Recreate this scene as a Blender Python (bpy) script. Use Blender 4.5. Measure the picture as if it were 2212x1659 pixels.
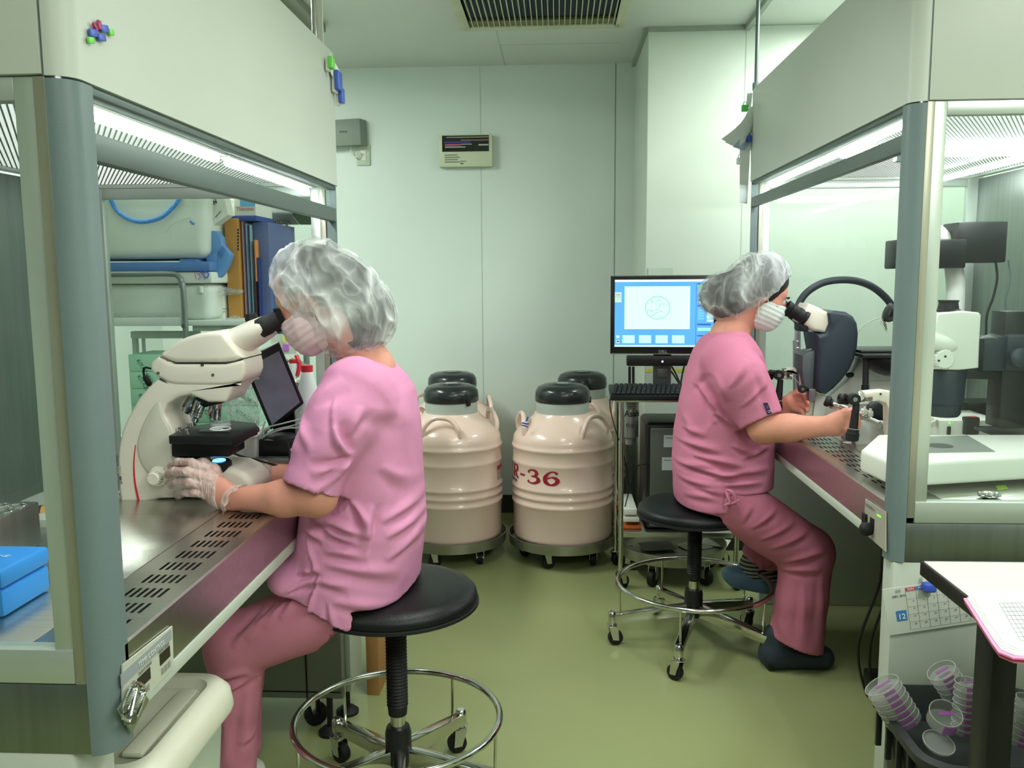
import bpy, bmesh, math, random
import numpy as np
from mathutils import Vector, Matrix, noise as mnoise
for o in list(bpy.data.objects): bpy.data.objects.remove(o)
SC = bpy.context.scene
COL = SC.collection
random.seed(7); RNG = np.random.default_rng(7)
PI = math.pi
# ------------------------------------------------------------ camera
F_PX, CX, CY, CAM_H = 1865.0, 1106.0, 829.5, 1.3
def _n(v): v = np.array(v, float); return v/np.linalg.norm(v)
_Y = _n([99, 229.5, -F_PX]); _Z = -_n([101, -15260, -F_PX]); _Z = _n(_Z-_Z.dot(_Y)*_Y); _X = np.cross(_Y, _Z)
ROT = np.array([_X, _Y, _Z]); CAMP = np.array([0, 0, CAM_H])
cam = bpy.data.cameras.new('camera'); cam_o = bpy.data.objects.new('camera', cam); COL.objects.link(cam_o)
cam.sensor_width = 36; cam.lens = F_PX/2212*36; cam.clip_start = 0.02
cam_o.matrix_world = Matrix.Translation(CAMP) @ Matrix(ROT.tolist()).to_4x4()
SC.camera = cam_o
def P(px, py, X=None, Y=None, Z=None):
    """world point that the photo pixel shows, on a real plane"""
    d = ROT @ np.array([px-CX, CY-py, -F_PX])
    t = (X-CAMP[0])/d[0] if X is not None else (Y-CAMP[1])/d[1] if Y is not None else (Z-CAMP[2])/d[2]
    return Vector((CAMP+t*d).tolist())
# ------------------------------------------------------------ light
SC.view_settings.view_transform = 'Standard'; SC.view_settings.look = 'None'
SC.view_settings.gamma = 1; SC.view_settings.use_curve_mapping = False
SC.view_settings.exposure = 0.0
W = bpy.data.worlds.new('world'); SC.world = W; W.use_nodes = True
W.node_tree.nodes['Background'].inputs[0].default_value = (0.8, 1.0, 0.85, 1)
W.node_tree.nodes['Background'].inputs[1].default_value = 0.05
def area(name, loc, size, power, col=(1, 1, 1), rot=(0, 0, 0), spread=180):
    l = bpy.data.lights.new(name, 'AREA'); l.shape = 'RECTANGLE'; l.size, l.size_y = size; l.energy = power; l.color = col
    l.spread = math.radians(spread)
    o = bpy.data.objects.new(name, l); o.location = loc; o.rotation_euler = rot; COL.objects.link(o); return o
TUBE = (0.95, 1.0, 0.945)
area('room_and_fill_light', (1.25, 3.15, 2.39), (0.25, 1.2), 40, TUBE)
area('room_and_fill_light', (1.25, 0.2, 2.39), (0.3, 1.2), 42, TUBE)
area('room_and_fill_light', (0.2, -0.7, 2.39), (1.2, 0.6), 30, TUBE)
area('room_and_fill_light', (0.05, 1.9, 2.39), (0.3, 1.2), 10, TUBE, spread=115)  # added fill over the aisle, spread narrowed to spare the hood faces
area('room_and_fill_light', (-1.65, 3.1, 2.39), (0.25, 1.0), 42, TUBE)  # added fill, brightens the foam boxes; no lit fixture known here
# ------------------------------------------------------------ materials
def lin(c):
    return tuple((v/255/12.92 if v/255 <= 0.04045 else ((v/255+0.055)/1.055)**2.4) for v in c)+(1,)
MATS = {}
def mat(name, rgb, rough=0.5, metal=0.0, var=0.06, scale=6, bump=0.0, bscale=40, emit=0, alpha=1, trans=0, coat=0, stretch=None, spec=0.5, ior=1.45, sss=0):
    if name in MATS: return MATS[name]
    m = bpy.data.materials.new(name); m.use_nodes = True; nt = m.node_tree; N = nt.nodes; L = nt.links
    b = N['Principled BSDF']; c = lin(rgb)
    b.inputs['Roughness'].default_value = rough; b.inputs['Metallic'].default_value = metal
    b.inputs['Specular IOR Level'].default_value = spec; b.inputs['IOR'].default_value = ior
    if coat: b.inputs['Coat Weight'].default_value = coat; b.inputs['Coat Roughness'].default_value = 0.08
    if trans: b.inputs['Transmission Weight'].default_value = trans
    if alpha < 1: b.inputs['Alpha'].default_value = alpha
    if sss: b.inputs['Subsurface Weight'].default_value = sss; b.inputs['Subsurface Radius'].default_value = (0.012, 0.005, 0.003); b.inputs['Subsurface Scale'].default_value = 0.6
    tc = N.new('ShaderNodeTexCoord'); mp = N.new('ShaderNodeMapping'); L.new(tc.outputs['Object'], mp.inputs[0])
    if stretch: mp.inputs['Scale'].default_value = stretch
    nz = N.new('ShaderNodeTexNoise'); nz.inputs['Scale'].default_value = scale; nz.inputs['Detail'].default_value = 3
    L.new(mp.outputs[0], nz.inputs['Vector'])
    rp = N.new('ShaderNodeValToRGB'); L.new(nz.outputs['Fac'], rp.inputs[0])
    rp.color_ramp.elements[0].position = 0.3; rp.color_ramp.elements[1].position = 0.7
    rp.color_ramp.elements[0].color = tuple(v*(1-var) for v in c[:3])+(1,); rp.color_ramp.elements[1].color = tuple(min(1, v*(1+var)) for v in c[:3])+(1,)
    L.new(rp.outputs[0], b.inputs['Base Color'])
    if bump:
        n2 = N.new('ShaderNodeTexNoise'); n2.inputs['Scale'].default_value = bscale; n2.inputs['Detail'].default_value = 4
        L.new(mp.outputs[0], n2.inputs['Vector'])
        bp = N.new('ShaderNodeBump'); bp.inputs['Strength'].default_value = bump; bp.inputs['Distance'].default_value = 0.01
        L.new(n2.outputs['Fac'], bp.inputs['Height']); L.new(bp.outputs[0], b.inputs['Normal'])
    if emit:
        L.new(rp.outputs[0], b.inputs['Emission Color']); b.inputs['Emission Strength'].default_value = emit
    MATS[name] = m; return m
def sheer(name, rgb, op_lo, op_hi, scale=14, rough=0.7, ridge=True, bump=0.5, bscale=30):
    """thin see-through film or non-woven cloth: real transparency, whiter along its crinkles"""
    m = mat(name, rgb, rough, 0, 0.03, 6, bump, bscale, spec=0.25); nt = m.node_tree; N = nt.nodes; L = nt.links
    b = N['Principled BSDF']; out = N['Material Output']
    tc = N.new('ShaderNodeTexCoord'); mp = N.new('ShaderNodeMapping'); mp.inputs['Rotation'].default_value = (0.3, 0.7, 0.2); mp.inputs['Scale'].default_value = (1, 1, 0.45)
    L.new(tc.outputs['Object'], mp.inputs[0]); prev = None
    def mth(op, a, b2=None):
        q = N.new('ShaderNodeMath'); q.operation = op; q.use_clamp = op == 'POWER'
        (L.new(a, q.inputs[0]) if not isinstance(a, (int, float)) else setattr(q.inputs[0], 'default_value', a))
        if b2 is not None: (L.new(b2, q.inputs[1]) if not isinstance(b2, (int, float)) else setattr(q.inputs[1], 'default_value', b2))
        return q.outputs[0]
    for k, (sc_, pw) in enumerate(((scale, 7), (scale*2.3, 5), (scale*0.5, 3))):
        nz = N.new('ShaderNodeTexNoise'); nz.inputs['Scale'].default_value = sc_; nz.inputs['Detail'].default_value = 2; nz.inputs['Distortion'].default_value = 1.2
        L.new(mp.outputs[0], nz.inputs['Vector'])
        r = mth('POWER', mth('SUBTRACT', 1.0, mth('MULTIPLY', mth('ABSOLUTE', mth('SUBTRACT', nz.outputs['Fac'], 0.5)), 2.4)), float(pw))
        prev = r if prev is None else mth('ADD', prev, mth('MULTIPLY', r, 0.5))
    mr = N.new('ShaderNodeMapRange'); L.new(prev, mr.inputs[0]); mr.inputs[1].default_value = 0.35; mr.inputs[2].default_value = 1.9
    mr.inputs[3].default_value = op_lo; mr.inputs[4].default_value = op_hi
    bp = N.new('ShaderNodeBump'); bp.inputs['Strength'].default_value = bump; bp.inputs['Distance'].default_value = 0.006
    L.new(prev, bp.inputs['Height']); L.new(bp.outputs[0], b.inputs['Normal'])
    tr = N.new('ShaderNodeBsdfTransparent'); mx = N.new('ShaderNodeMixShader')
    L.new(mr.outputs[0], mx.inputs[0]); L.new(tr.outputs[0], mx.inputs[1]); L.new(b.outputs[0], mx.inputs[2]); L.new(mx.outputs[0], out.inputs[0])
    return m
def glass(name, rgb=(247, 251, 249), op=0.08):
    if name in MATS: return MATS[name]
    m = bpy.data.materials.new(name); m.use_nodes = True; nt = m.node_tree; N = nt.nodes; L = nt.links
    N.remove(N['Principled BSDF']); out = N['Material Output']
    tr = N.new('ShaderNodeBsdfTransparent'); tr.inputs[0].default_value = lin(rgb)
    gl = N.new('ShaderNodeBsdfGlossy'); gl.inputs['Roughness'].default_value = 0.02
    fr = N.new('ShaderNodeFresnel'); ge = N.new('ShaderNodeNewGeometry'); mr = N.new('ShaderNodeMapRange'); mr.inputs[3].default_value = 1.3; mr.inputs[4].default_value = 1/1.3; L.new(ge.outputs['Backfacing'], mr.inputs[0]); L.new(mr.outputs[0], fr.inputs[0])
    mx = N.new('ShaderNodeMixShader'); L.new(fr.outputs[0], mx.inputs[0]); L.new(tr.outputs[0], mx.inputs[1]); L.new(gl.outputs[0], mx.inputs[2])
    L.new(mx.outputs[0], out.inputs[0]); MATS[name] = m; return m
# ------------------------------------------------------------ mesh helpers
BASE = {}
def obj(name, bm, m, parent=None, smooth=True, auto=40):
    me = bpy.data.meshes.new(name)
    if isinstance(bm, bmesh.types.BMesh):
        bmesh.ops.remove_doubles(bm, verts=bm.verts, dist=1e-6)
        bmesh.ops.recalc_face_normals(bm, faces=bm.faces)
        bm.to_mesh(me); bm.free()
    else:
        v, f = bm; me.from_pydata([tuple(p) for p in v], [], [tuple(q) for q in f]); me.update()
    o = bpy.data.objects.new(name, me); COL.objects.link(o)
    for mm in (m if isinstance(m, (list, tuple)) else [m]): me.materials.append(mm)
    if smooth:
        me.polygons.foreach_set('use_smooth', [True]*len(me.polygons))
        if auto < 180: me.set_sharp_from_angle(angle=math.radians(auto))
    if parent is not None:
        o.parent = parent; b = BASE.get(parent.name, Vector((0, 0, 0))); BASE[o.name] = b
        if b.length > 0: me.transform(Matrix.Translation(-b))
    return o
def thing(name, label, cat, loc=(0, 0, 0), group=None, rotz=0):
    o = bpy.data.objects.new(name, None); COL.objects.link(o); o.location = loc; o.rotation_euler = (0, 0, rotz); o.empty_display_size = 0.05
    o['label'] = label; o['category'] = cat
    if group: o['group'] = group
    BASE[o.name] = Vector(loc)
    return o
def tag(o, label, cat, group=None, kind=None):
    o['label'] = label; o['category'] = cat
    if group: o['group'] = group
    if kind: o['kind'] = kind
    return o
def struct(name, bm, m, smooth=False):
    o = obj(name, bm, m, None, smooth); o['kind'] = 'structure'; return o
def dup(root, loc, label=None, rotz=None, group=None):
    r = root.copy(); COL.objects.link(r); r.location = loc
    if rotz is not None: r.rotation_euler = (0, 0, rotz)
    if label: r['label'] = label
    if group: r['group'] = group
    for ch in list(root.children):
        c = ch.copy(); COL.objects.link(c); c.parent = r
        for g in list(ch.children):
            d = g.copy(); COL.objects.link(d); d.parent = c
    return r
def B(): return bmesh.new()
def box(bm, x0, x1, y0, y1, z0, z1, bev=0, seg=2, M=None):
    r = bmesh.ops.create_cube(bm, size=1)
    T = Matrix.Translation(((x0+x1)/2, (y0+y1)/2, (z0+z1)/2)) @ Matrix.Diagonal((abs(x1-x0), abs(y1-y0), abs(z1-z0), 1))
    bmesh.ops.transform(bm, matrix=T, verts=r['verts'])
    vs = r['verts']
    if bev:
        es = list({e for v in vs for e in v.link_edges})
        q = bmesh.ops.bevel(bm, geom=es, offset=bev, segments=seg, affect='EDGES', profile=0.5)
        vs = list({v for f in q['faces'] for v in f.verts}) + [v for v in vs if v.is_valid]
        vs = list(set(vs))
    if M is not None: bmesh.ops.transform(bm, matrix=M, verts=vs)
    return vs
def prism(bm, pts, d, bev=0, seg=2):
    """closed outline pts (3-D) extruded by vector d"""
    vs = [bm.verts.new(p) for p in pts]; f = bm.faces.new(vs)
    r = bmesh.ops.extrude_face_region(bm, geom=[f]); nv = [g for g in r['geom'] if isinstance(g, bmesh.types.BMVert)]
    bmesh.ops.translate(bm, vec=Vector(d), verts=nv)
    allv = vs+nv
    if bev:
        es = list({e for v in allv for e in v.link_edges if len(e.link_faces) == 2 and e.calc_face_angle(0) > 0.5})
        bmesh.ops.bevel(bm, geom=es, offset=bev, segments=seg, affect='EDGES', profile=0.5)
def xz(pts, y, px=True, Yp=None):
    """photo pixels of a side-on outline -> points on the plane Y=y"""
    return [P(a, b, Y=(Yp or y))*1.0 for a, b in pts]
def frame(d):
    d = Vector(d).normalized(); u = Vector((0, 0, 1)) if abs(d.z) < 0.9 else Vector((1, 0, 0))
    a = d.cross(u).normalized(); return a, d.cross(a).normalized(), d
def catmull(pts, n=8, closed=False):
    pts = [Vector(p) for p in pts]; N = len(pts); out = []
    rng = N if closed else N-1
    for i in range(rng):
        p0 = pts[(i-1) % N] if closed or i > 0 else pts[0]*2-pts[1]
        p1 = pts[i]; p2 = pts[(i+1) % N]
        p3 = pts[(i+2) % N] if closed or i+2 < N else p2*2-p1
        for k in range(n):
            t = k/n
            out.append(0.5*((2*p1)+(p2-p0)*t+(2*p0-5*p1+4*p2-p3)*t*t+(3*p1-p0-3*p2+p3)*t**3))
    if not closed: out.append(pts[-1])
    return out
def tube(bm, pts, r, n=10, closed=False, cap=True):
    pts = [Vector(p) for p in pts]; N = len(pts)
    rs = r if isinstance(r, (list, tuple)) else [r]*N
    if len(rs) != N: rs = [float(np.interp(i/(N-1), np.linspace(0, 1, len(rs)), rs)) for i in range(N)]
    rings = []; a = None
    for i, p in enumerate(pts):
        if closed: d = pts[(i+1) % N]-pts[i-1]
        else: d = pts[min(i+1, N-1)]-pts[max(i-1, 0)]
        if d.length < 1e-9: d = Vector((0, 0, 1))
        d.normalize()
        if a is None: a, b, _ = frame(d)
        else:
            a = (a-d*a.dot(d)); a.normalize(); b = d.cross(a)
        rings.append([bm.verts.new(p+(a*math.cos(2*PI*k/n)+b*math.sin(2*PI*k/n))*rs[i]) for k in range(n)])
    for i in range(N if closed else N-1):
        A, C = rings[i], rings[(i+1) % N]
        for k in range(n): bm.faces.new((A[k], A[(k+1) % n], C[(k+1) % n], C[k]))
    if cap and not closed:
        bm.faces.new(rings[0][::-1]); bm.faces.new(rings[-1])
def lathe(bm, prof, c=(0, 0, 0), axis=(0, 0, 1), n=32, cap=True):
    """prof: list of (radius, height along axis)"""
    a, b, d = frame(axis); c = Vector(c); rings = []
    for r, h in prof:
        rings.append([bm.verts.new(c+d*h+(a*math.cos(2*PI*k/n)+b*math.sin(2*PI*k/n))*max(r, 1e-4)) for k in range(n)])
    for A, C in zip(rings, rings[1:]):
        for k in range(n): bm.faces.new((A[k], A[(k+1) % n], C[(k+1) % n], C[k]))
    if cap: bm.faces.new(rings[0][::-1]); bm.faces.new(rings[-1])
def cyl(bm, p0, p1, r0, r1=None, n=20):
    p0 = Vector(p0); p1 = Vector(p1); r1 = r0 if r1 is None else r1
    lathe(bm, [(r0, 0), (r1, (p1-p0).length)], p0, p1-p0, n)
def ring(c, r, n=40, axis=(0, 0, 1)):
    a, b, d = frame(axis); c = Vector(c)
    return [c+(a*math.cos(2*PI*k/n)+b*math.sin(2*PI*k/n))*r for k in range(n)]
def text(body, size, origin, xdir, ydir, m, parent, depth=0.0006, name='lettering', bold=0.0, align='LEFT', bend=None):
    cu = bpy.data.curves.new(name, 'FONT'); cu.body = body; cu.size = size; cu.extrude = depth/2; cu.offset = bold; cu.align_x = align; cu.resolution_u = 4
    to = bpy.data.objects.new('tmp', cu); COL.objects.link(to)
    dg = bpy.context.evaluated_depsgraph_get(); me = bpy.data.meshes.new_from_object(to.evaluated_get(dg))
    bpy.data.objects.remove(to); bpy.data.curves.remove(cu)
    bm = B(); bm.from_mesh(me); bpy.data.meshes.remove(me)
    X = Vector(xdir).normalized(); Y = Vector(ydir); Y = (Y-X*Y.dot(X)).normalized(); Z = X.cross(Y)
    M = Matrix((X, Y, Z)).transposed().to_4x4(); M.translation = Vector(origin or (0, 0, 0))+Z*depth/2
    if bend is None: bmesh.ops.transform(bm, matrix=M, verts=bm.verts)
    else:
        for v in bm.verts: v.co = bend(v.co)
    return obj(name, bm, m, parent, smooth=False)
def quad(bm, a, b, c, d): bm.faces.new([bm.verts.new(p) for p in (a, b, c, d)])
def slab(bm, a, b, c, d, t):
    """thin sheet on corners a b c d, thickness vector t"""
    prism(bm, [Vector(a), Vector(b), Vector(c), Vector(d)], t)
# ------------------------------------------------------------ organic surfaces: distance field + surface nets
class Field:
    def __init__(s, lo, hi, h):
        s.lo = np.array(lo, float); s.h = h; s.n = (np.ceil((np.array(hi)-s.lo)/h)).astype(int)+1
        s.V = np.full(s.n, 0.05, np.float32)
        s.ax = [s.lo[i]+h*np.arange(s.n[i]) for i in range(3)]
    def win(s, lo, hi):
        a = np.maximum(0, np.floor((np.array(lo)-s.lo)/s.h).astype(int)); b = np.minimum(s.n, np.ceil((np.array(hi)-s.lo)/s.h).astype(int)+1)
        b = np.maximum(a, b)
        sl = tuple(slice(a[i], b[i]) for i in range(3))
        g = np.meshgrid(*[s.ax[i][sl[i]] for i in range(3)], indexing='ij')
        return sl, g
    def mix(s, sl, d, k, op='add'):
        A = s.V[sl]; d = d.astype(np.float32)
        if op == 'sub': d = -d; h = np.clip(0.5-0.5*(d-A)/max(k, 1e-5), 0, 1) if False else None
        if op == 'add':
            if k > 0: h = np.clip(0.5+0.5*(A-d)/k, 0, 1); s.V[sl] = A*(1-h)+d*h-k*h*(1-h)
            else: s.V[sl] = np.minimum(A, d)
        else:
            s.V[sl] = np.maximum(A, d)
    def cone(s, a, b, r0, r1=None, k=0.02, sq=None, op='add'):
        a = np.array(a, float); b = np.array(b, float); r1 = r0 if r1 is None else r1; R = max(r0, r1)+k+2*s.h+(0.02 if sq else 0)
        sl, (x, y, z) = s.win(np.minimum(a, b)-R, np.maximum(a, b)+R)
        if x.size == 0: return
        ab = b-a; L2 = max(ab.dot(ab), 1e-9)
        q = [x-a[0], y-a[1], z-a[2]]
        t = np.clip((q[0]*ab[0]+q[1]*ab[1]+q[2]*ab[2])/L2, 0, 1)
        e = [q[i]-t*ab[i] for i in range(3)]
        if sq:
            nv, f = sq; nv = np.array(nv, float)/np.linalg.norm(nv); dn = (e[0]*nv[0]+e[1]*nv[1]+e[2]*nv[2])*(f-1)
            e = [e[i]+dn*nv[i] for i in range(3)]
        d = np.sqrt(e[0]**2+e[1]**2+e[2]**2)-(r0+(r1-r0)*t)
        s.mix(sl, d, k, op)
    def chain(s, pts, rs, k=0.02, sq=None):
        for i in range(len(pts)-1): s.cone(pts[i], pts[i+1], rs[i], rs[i+1], k, sq)
    def ell(s, c, r, M=None, k=0.02, op='add'):
        c = np.array(c, float); r = np.array(r, float); R = r.max()+k+2*s.h
        sl, (x, y, z) = s.win(c-R, c+R)
        q = np.stack([x-c[0], y-c[1], z-c[2]], -1)
        if M is not None: q = q @ np.array(M, float)      # columns of M are the local axes
        u = np.linalg.norm(q/r, axis=-1); g = np.linalg.norm(q/r**2, axis=-1)
        s.mix(sl, u*(u-1)/np.maximum(g, 1e-6), k, op)
    def column(s, rows, k=0.02, p=2.3, rot=0, op='add'):
        """stack of ellipses along z: rows of (z, cx, cy, half_x, half_y), turned by rot"""
        rows = sorted(rows); R = np.array(rows); z0, z1 = R[0, 0], R[-1, 0]; m = 0.05
        w = max(R[:, 3].max(), R[:, 4].max())+m
        sl, (x, y, z) = s.win((R[:, 1].min()-w, R[:, 2].min()-w, z0-m), (R[:, 1].max()+w, R[:, 2].max()+w, z1+m))
        zz = s.ax[2][sl[2]]
        cxs, cys, a, b = [np.interp(zz, R[:, 0], R[:, i]) for i in (1, 2, 3, 4)]
        dx, dy = x-cxs, y-cys; c, sn = math.cos(rot), math.sin(rot)
        u, v = dx*c+dy*sn, -dx*sn+dy*c
        rr = (np.abs(u/a)**p+np.abs(v/b)**p)**(1/p)
        d = (rr-1)*np.minimum(a, b)
        d = np.maximum(d, np.maximum(z0-z, z-z1))
        s.mix(sl, d, k, op)
    def cut(s, pt, nrm):
        """keep the side the normal points away from"""
        nrm = np.array(nrm, float); nrm /= np.linalg.norm(nrm); pt = np.array(pt, float)
        x, y, z = np.meshgrid(*s.ax, indexing='ij', sparse=True)
        s.V = np.maximum(s.V, ((x-pt[0])*nrm[0]+(y-pt[1])*nrm[1]+(z-pt[2])*nrm[2]).astype(np.float32))
    def mesh(s):
        V = s.V; V[0] = V[-1] = 1; V[:, 0] = V[:, -1] = 1; V[:, :, 0] = V[:, :, -1] = 1
        S = V < 0; c = np.zeros(np.array(V.shape)-1, np.uint8)
        offs = [(i, j, k) for i in (0, 1) for j in (0, 1) for k in (0, 1)]
        nx, ny, nz = c.shape
        for i, j, k in offs: c += S[i:i+nx, j:j+ny, k:k+nz]
        act = np.argwhere((c > 0) & (c < 8)); idx = np.full(c.shape, -1, np.int32); idx[tuple(act.T)] = np.arange(len(act))
        acc = np.zeros((len(act), 3)); cnt = np.zeros(len(act))
        for a in offs:
            for ax in range(3):
                if a[ax]: continue
                b = list(a); b[ax] = 1
                va = V[tuple((act+a).T)]; vb = V[tuple((act+b).T)]; m = (va < 0) != (vb < 0)
                t = np.where(m, va/np.where(m, va-vb, 1), 0); pt = np.repeat([a], len(act), 0).astype(float); pt[:, ax] += t
                acc[m] += pt[m]; cnt += m
        vert = s.lo+s.h*(act+acc/cnt[:, None]); faces = []
        for ax in range(3):
            u, v = (ax+1) % 3, (ax+2) % 3
            sl0 = [slice(None)]*3; sl1 = [slice(None)]*3; sl0[ax] = slice(0, -1); sl1[ax] = slice(1, None)
            A = S[tuple(sl0)]; Bb = S[tuple(sl1)]; e = np.argwhere(A != Bb); e = e[(e[:, u] > 0) & (e[:, v] > 0)]
            f = A[tuple(e.T)]
            q = []
            for du, dv in ((1, 1), (0, 1), (0, 0), (1, 0)):
                w = e.copy(); w[:, u] -= du; w[:, v] -= dv; q.append(idx[tuple(w.T)])
            q = np.stack(q, 1); q[~f] = q[~f][:, ::-1]; faces.append(q)
        return vert, np.concatenate(faces)
def vnormals(v, f):
    n = np.zeros_like(v); a = v[f[:, 2]]-v[f[:, 0]]; b = v[f[:, 3]]-v[f[:, 1]]; c = np.cross(a, b)
    for i in range(4): np.add.at(n, f[:, i], c)
    return n/np.maximum(np.linalg.norm(n, axis=1, keepdims=True), 1e-12)
def relax(v, f, it=2, w=0.5):
    for _ in range(it):
        s = np.zeros_like(v); c = np.zeros(len(v))
        for i in range(4):
            for j in (1, 3):
                np.add.at(s, f[:, i], v[f[:, (i+j) % 4]]); np.add.at(c, f[:, i], 1)
        v = v*(1-w)+w*s/c[:, None]
    return v
def _hash(i, j, k):
    h = (i*374761393+j*668265263+k*2147483647+1274126177) & 0xffffffff
    h = ((h ^ (h >> 13))*1274126177) & 0xffffffff
    return ((h ^ (h >> 16)) & 0xffff)/65535.0
def vnoise(p):
    q = np.floor(p).astype(np.int64); f = p-q; f = f*f*(3-2*f); r = 0
    for a in (0, 1):
        for b in (0, 1):
            for c in (0, 1):
                w = (f[:, 0] if a else 1-f[:, 0])*(f[:, 1] if b else 1-f[:, 1])*(f[:, 2] if c else 1-f[:, 2])
                r = r+w*_hash(q[:, 0]+a, q[:, 1]+b, q[:, 2]+c)
    return r
def creases(v, n, lines, side=None):
    """raise and groove cloth along fold lines: (A, B, width, height) in the X-Z plane; side=(y0, y1) limits them"""
    d = np.zeros(len(v))
    for ln in lines:
        A, Bp, w, hgt = ln[:4]; bow = ln[4] if len(ln) > 4 else 0
        a = np.array([A[0], A[2]]); b = np.array([Bp[0], Bp[2]]); ab = b-a; L = np.linalg.norm(ab); u = ab/L; nn = np.array([-u[1], u[0]])
        q = v[:, [0, 2]]-a; t = q@u/L; s = q@nn-bow*4*np.clip(t, 0, 1)*(1-np.clip(t, 0, 1))
        env = np.clip(1-np.abs(t-0.5)*2, 0, 1); env = np.where((t > 0) & (t < 1), env**0.6, 0)
        ww = w*(0.6+0.6*np.clip(t, 0, 1))
        pr = np.exp(-(s/ww)**2)-0.8*np.exp(-((s+1.7*ww)/ww)**2)
        d += hgt*env*pr
    d *= np.clip(0.15-n[:, 1]*1.5, 0, 1)
    if side is not None:
        y0, y1 = side; d *= np.clip((y1-v[:, 1])/(y1-y0), 0, 1)
    return v+n*d[:, None]
# ============================================================ materials used in many places
M_wall = mat('wall_paint', (212, 224, 216), 0.32, var=0.03, scale=1.5, spec=0.4)
M_ceil = mat('ceiling_panel', (208, 214, 206), 0.5, var=0.03, scale=2)
M_hood = mat('hood_enamel', (190, 197, 186), 0.42, var=0.02, scale=3, bump=0.02, bscale=300)
M_post = mat('post_bluegrey', (108, 124, 124), 0.4, var=0.03, scale=5, bump=0.03, bscale=300)
M_steel = mat('stainless', (196, 196, 188), 0.27, 1.0, var=0.06, scale=4, bump=0.03, bscale=90, stretch=(1, 30, 30))
M_steelv = mat('stainless_panel', (142, 147, 144), 0.38, 1.0, var=0.08, scale=3, bump=0.03, bscale=60, stretch=(20, 20, 1))
M_alu = mat('aluminium', (186, 196, 186), 0.38, 0.55, var=0.03)
M_beige = mat('beige_aluminium', (160, 160, 142), 0.4, 0.5, var=0.04)
M_bar = mat('sash_grey', (100, 112, 108), 0.42, 0.4, var=0.05)
M_black = mat('black_plastic', (22, 24, 25), 0.38, var=0.1)
M_rub = mat('black_rubber', (16, 16, 17), 0.6, var=0.1)
M_chrome = mat('chrome', (205, 205, 200), 0.12, 1.0, var=0.03)
M_white = mat('white_plastic', (222, 224, 212), 0.35, var=0.02)
M_cream = mat('cream_enamel', (214, 210, 192), 0.32, var=0.02, coat=0.2)
M_dark = mat('dark_void', (14, 15, 15), 0.8)
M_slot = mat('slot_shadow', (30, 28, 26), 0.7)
M_slat = mat('diffuser_slat', (120, 124, 120), 0.5, var=0.02)
M_lamp = mat('lamp_glow', (245, 250, 255), 0.5, emit=34)
M_glass = glass('clear_glass')
M_paper = mat('paper', (226, 228, 218), 0.8, var=0.02)
M_ink = mat('dark_ink', (48, 50, 52), 0.8)
M_blue = mat('blue_clip', (58, 84, 190), 0.4)
# ============================================================ the room
H_CEIL = 2.41
bm = B(); box(bm, -2.2, 1.9, -1.8, 4.75, -0.05, 0)
M_floor = mat('green_vinyl', (146, 154, 106), 0.30, var=0.05, scale=1.2, bump=0.04, bscale=25, spec=0.45)
struct('floor', bm, M_floor)
bm = B()
box(bm, -2.2, 1.9, -1.8, 4.75, H_CEIL, H_CEIL+0.05)
struct('ceiling', bm, M_ceil)
bm = B(); box(bm, -2.2, 0.41, 4.7, 4.75, 0, H_CEIL); wb = struct('wall_back', bm, M_wall)
bm = B(); box(bm, -2.25, -2.2, -1.8, 4.75, 0, H_CEIL); struct('wall_left', bm, M_wall)
bm = B(); box(bm, 1.9, 1.95, -1.8, 4.75, 0, H_CEIL); struct('wall_right', bm, mat('wall_white', (214, 222, 206), 0.4, var=0.02, scale=2))
bm = B(); box(bm, -2.2, 1.9, -1.85, -1.8, 0, H_CEIL); struct('wall_front', bm, mat('wall_front_grey', (104, 114, 108), 0.6))
bm = B(); box(bm, 0.405, 1.9, 4.06, 4.75, 0, H_CEIL-0.0, 0.004); struct('wall_alcove', bm, mat('wall_panel_pale', (204, 214, 202), 0.3, var=0.03, scale=2))
def strip(name, x0, x1, y0, y1, z0, z1, m): bm = B(); box(bm, x0, x1, y0, y1, z0, z1); return struct(name, bm, m)
M_seam = mat('seam_filler', (184, 198, 188), 0.5); M_line = mat('seam_dark', (130, 146, 136), 0.6); M_trim = mat('trim_grey', (150, 160, 148), 0.45)
strip('trim_1', -0.412, -0.408, 4.6985, 4.7, 0.1, H_CEIL, M_seam)
strip('trim_2', 0.30, 0.304, 4.6985, 4.7, 0.1, H_CEIL, M_line)
strip('trim_3', 0.385, 0.405, 4.06, 4.7, H_CEIL-0.02, H_CEIL, M_trim)
strip('trim_4', 0.405, 0.85, 4.045, 4.06, H_CEIL-0.02, H_CEIL, M_trim)
strip('trim_5', 0.83, 0.85, 3.2, 4.05, H_CEIL-0.025, H_CEIL, M_trim)
strip('trim_6', 0.838, 0.842, 4.0585, 4.06, 0.1, H_CEIL-0.02, M_seam)
strip('trim_7', -0.28, 0.30, 4.3, 4.303, H_CEIL-0.0015, H_CEIL, M_seam)
strip('trim_8', -0.28, -0.277, 3.95, 4.7, H_CEIL-0.0015, H_CEIL, M_seam)
strip('baseboard_back', -2.2, 0.405, 4.69, 4.7, 0, 0.1, mat('baseboard_dark', (40, 46, 42), 0.4))
strip('baseboard_right', 0.405, 1.9, 4.05, 4.06, 0, 0.1, MATS['baseboard_dark'])
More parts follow.
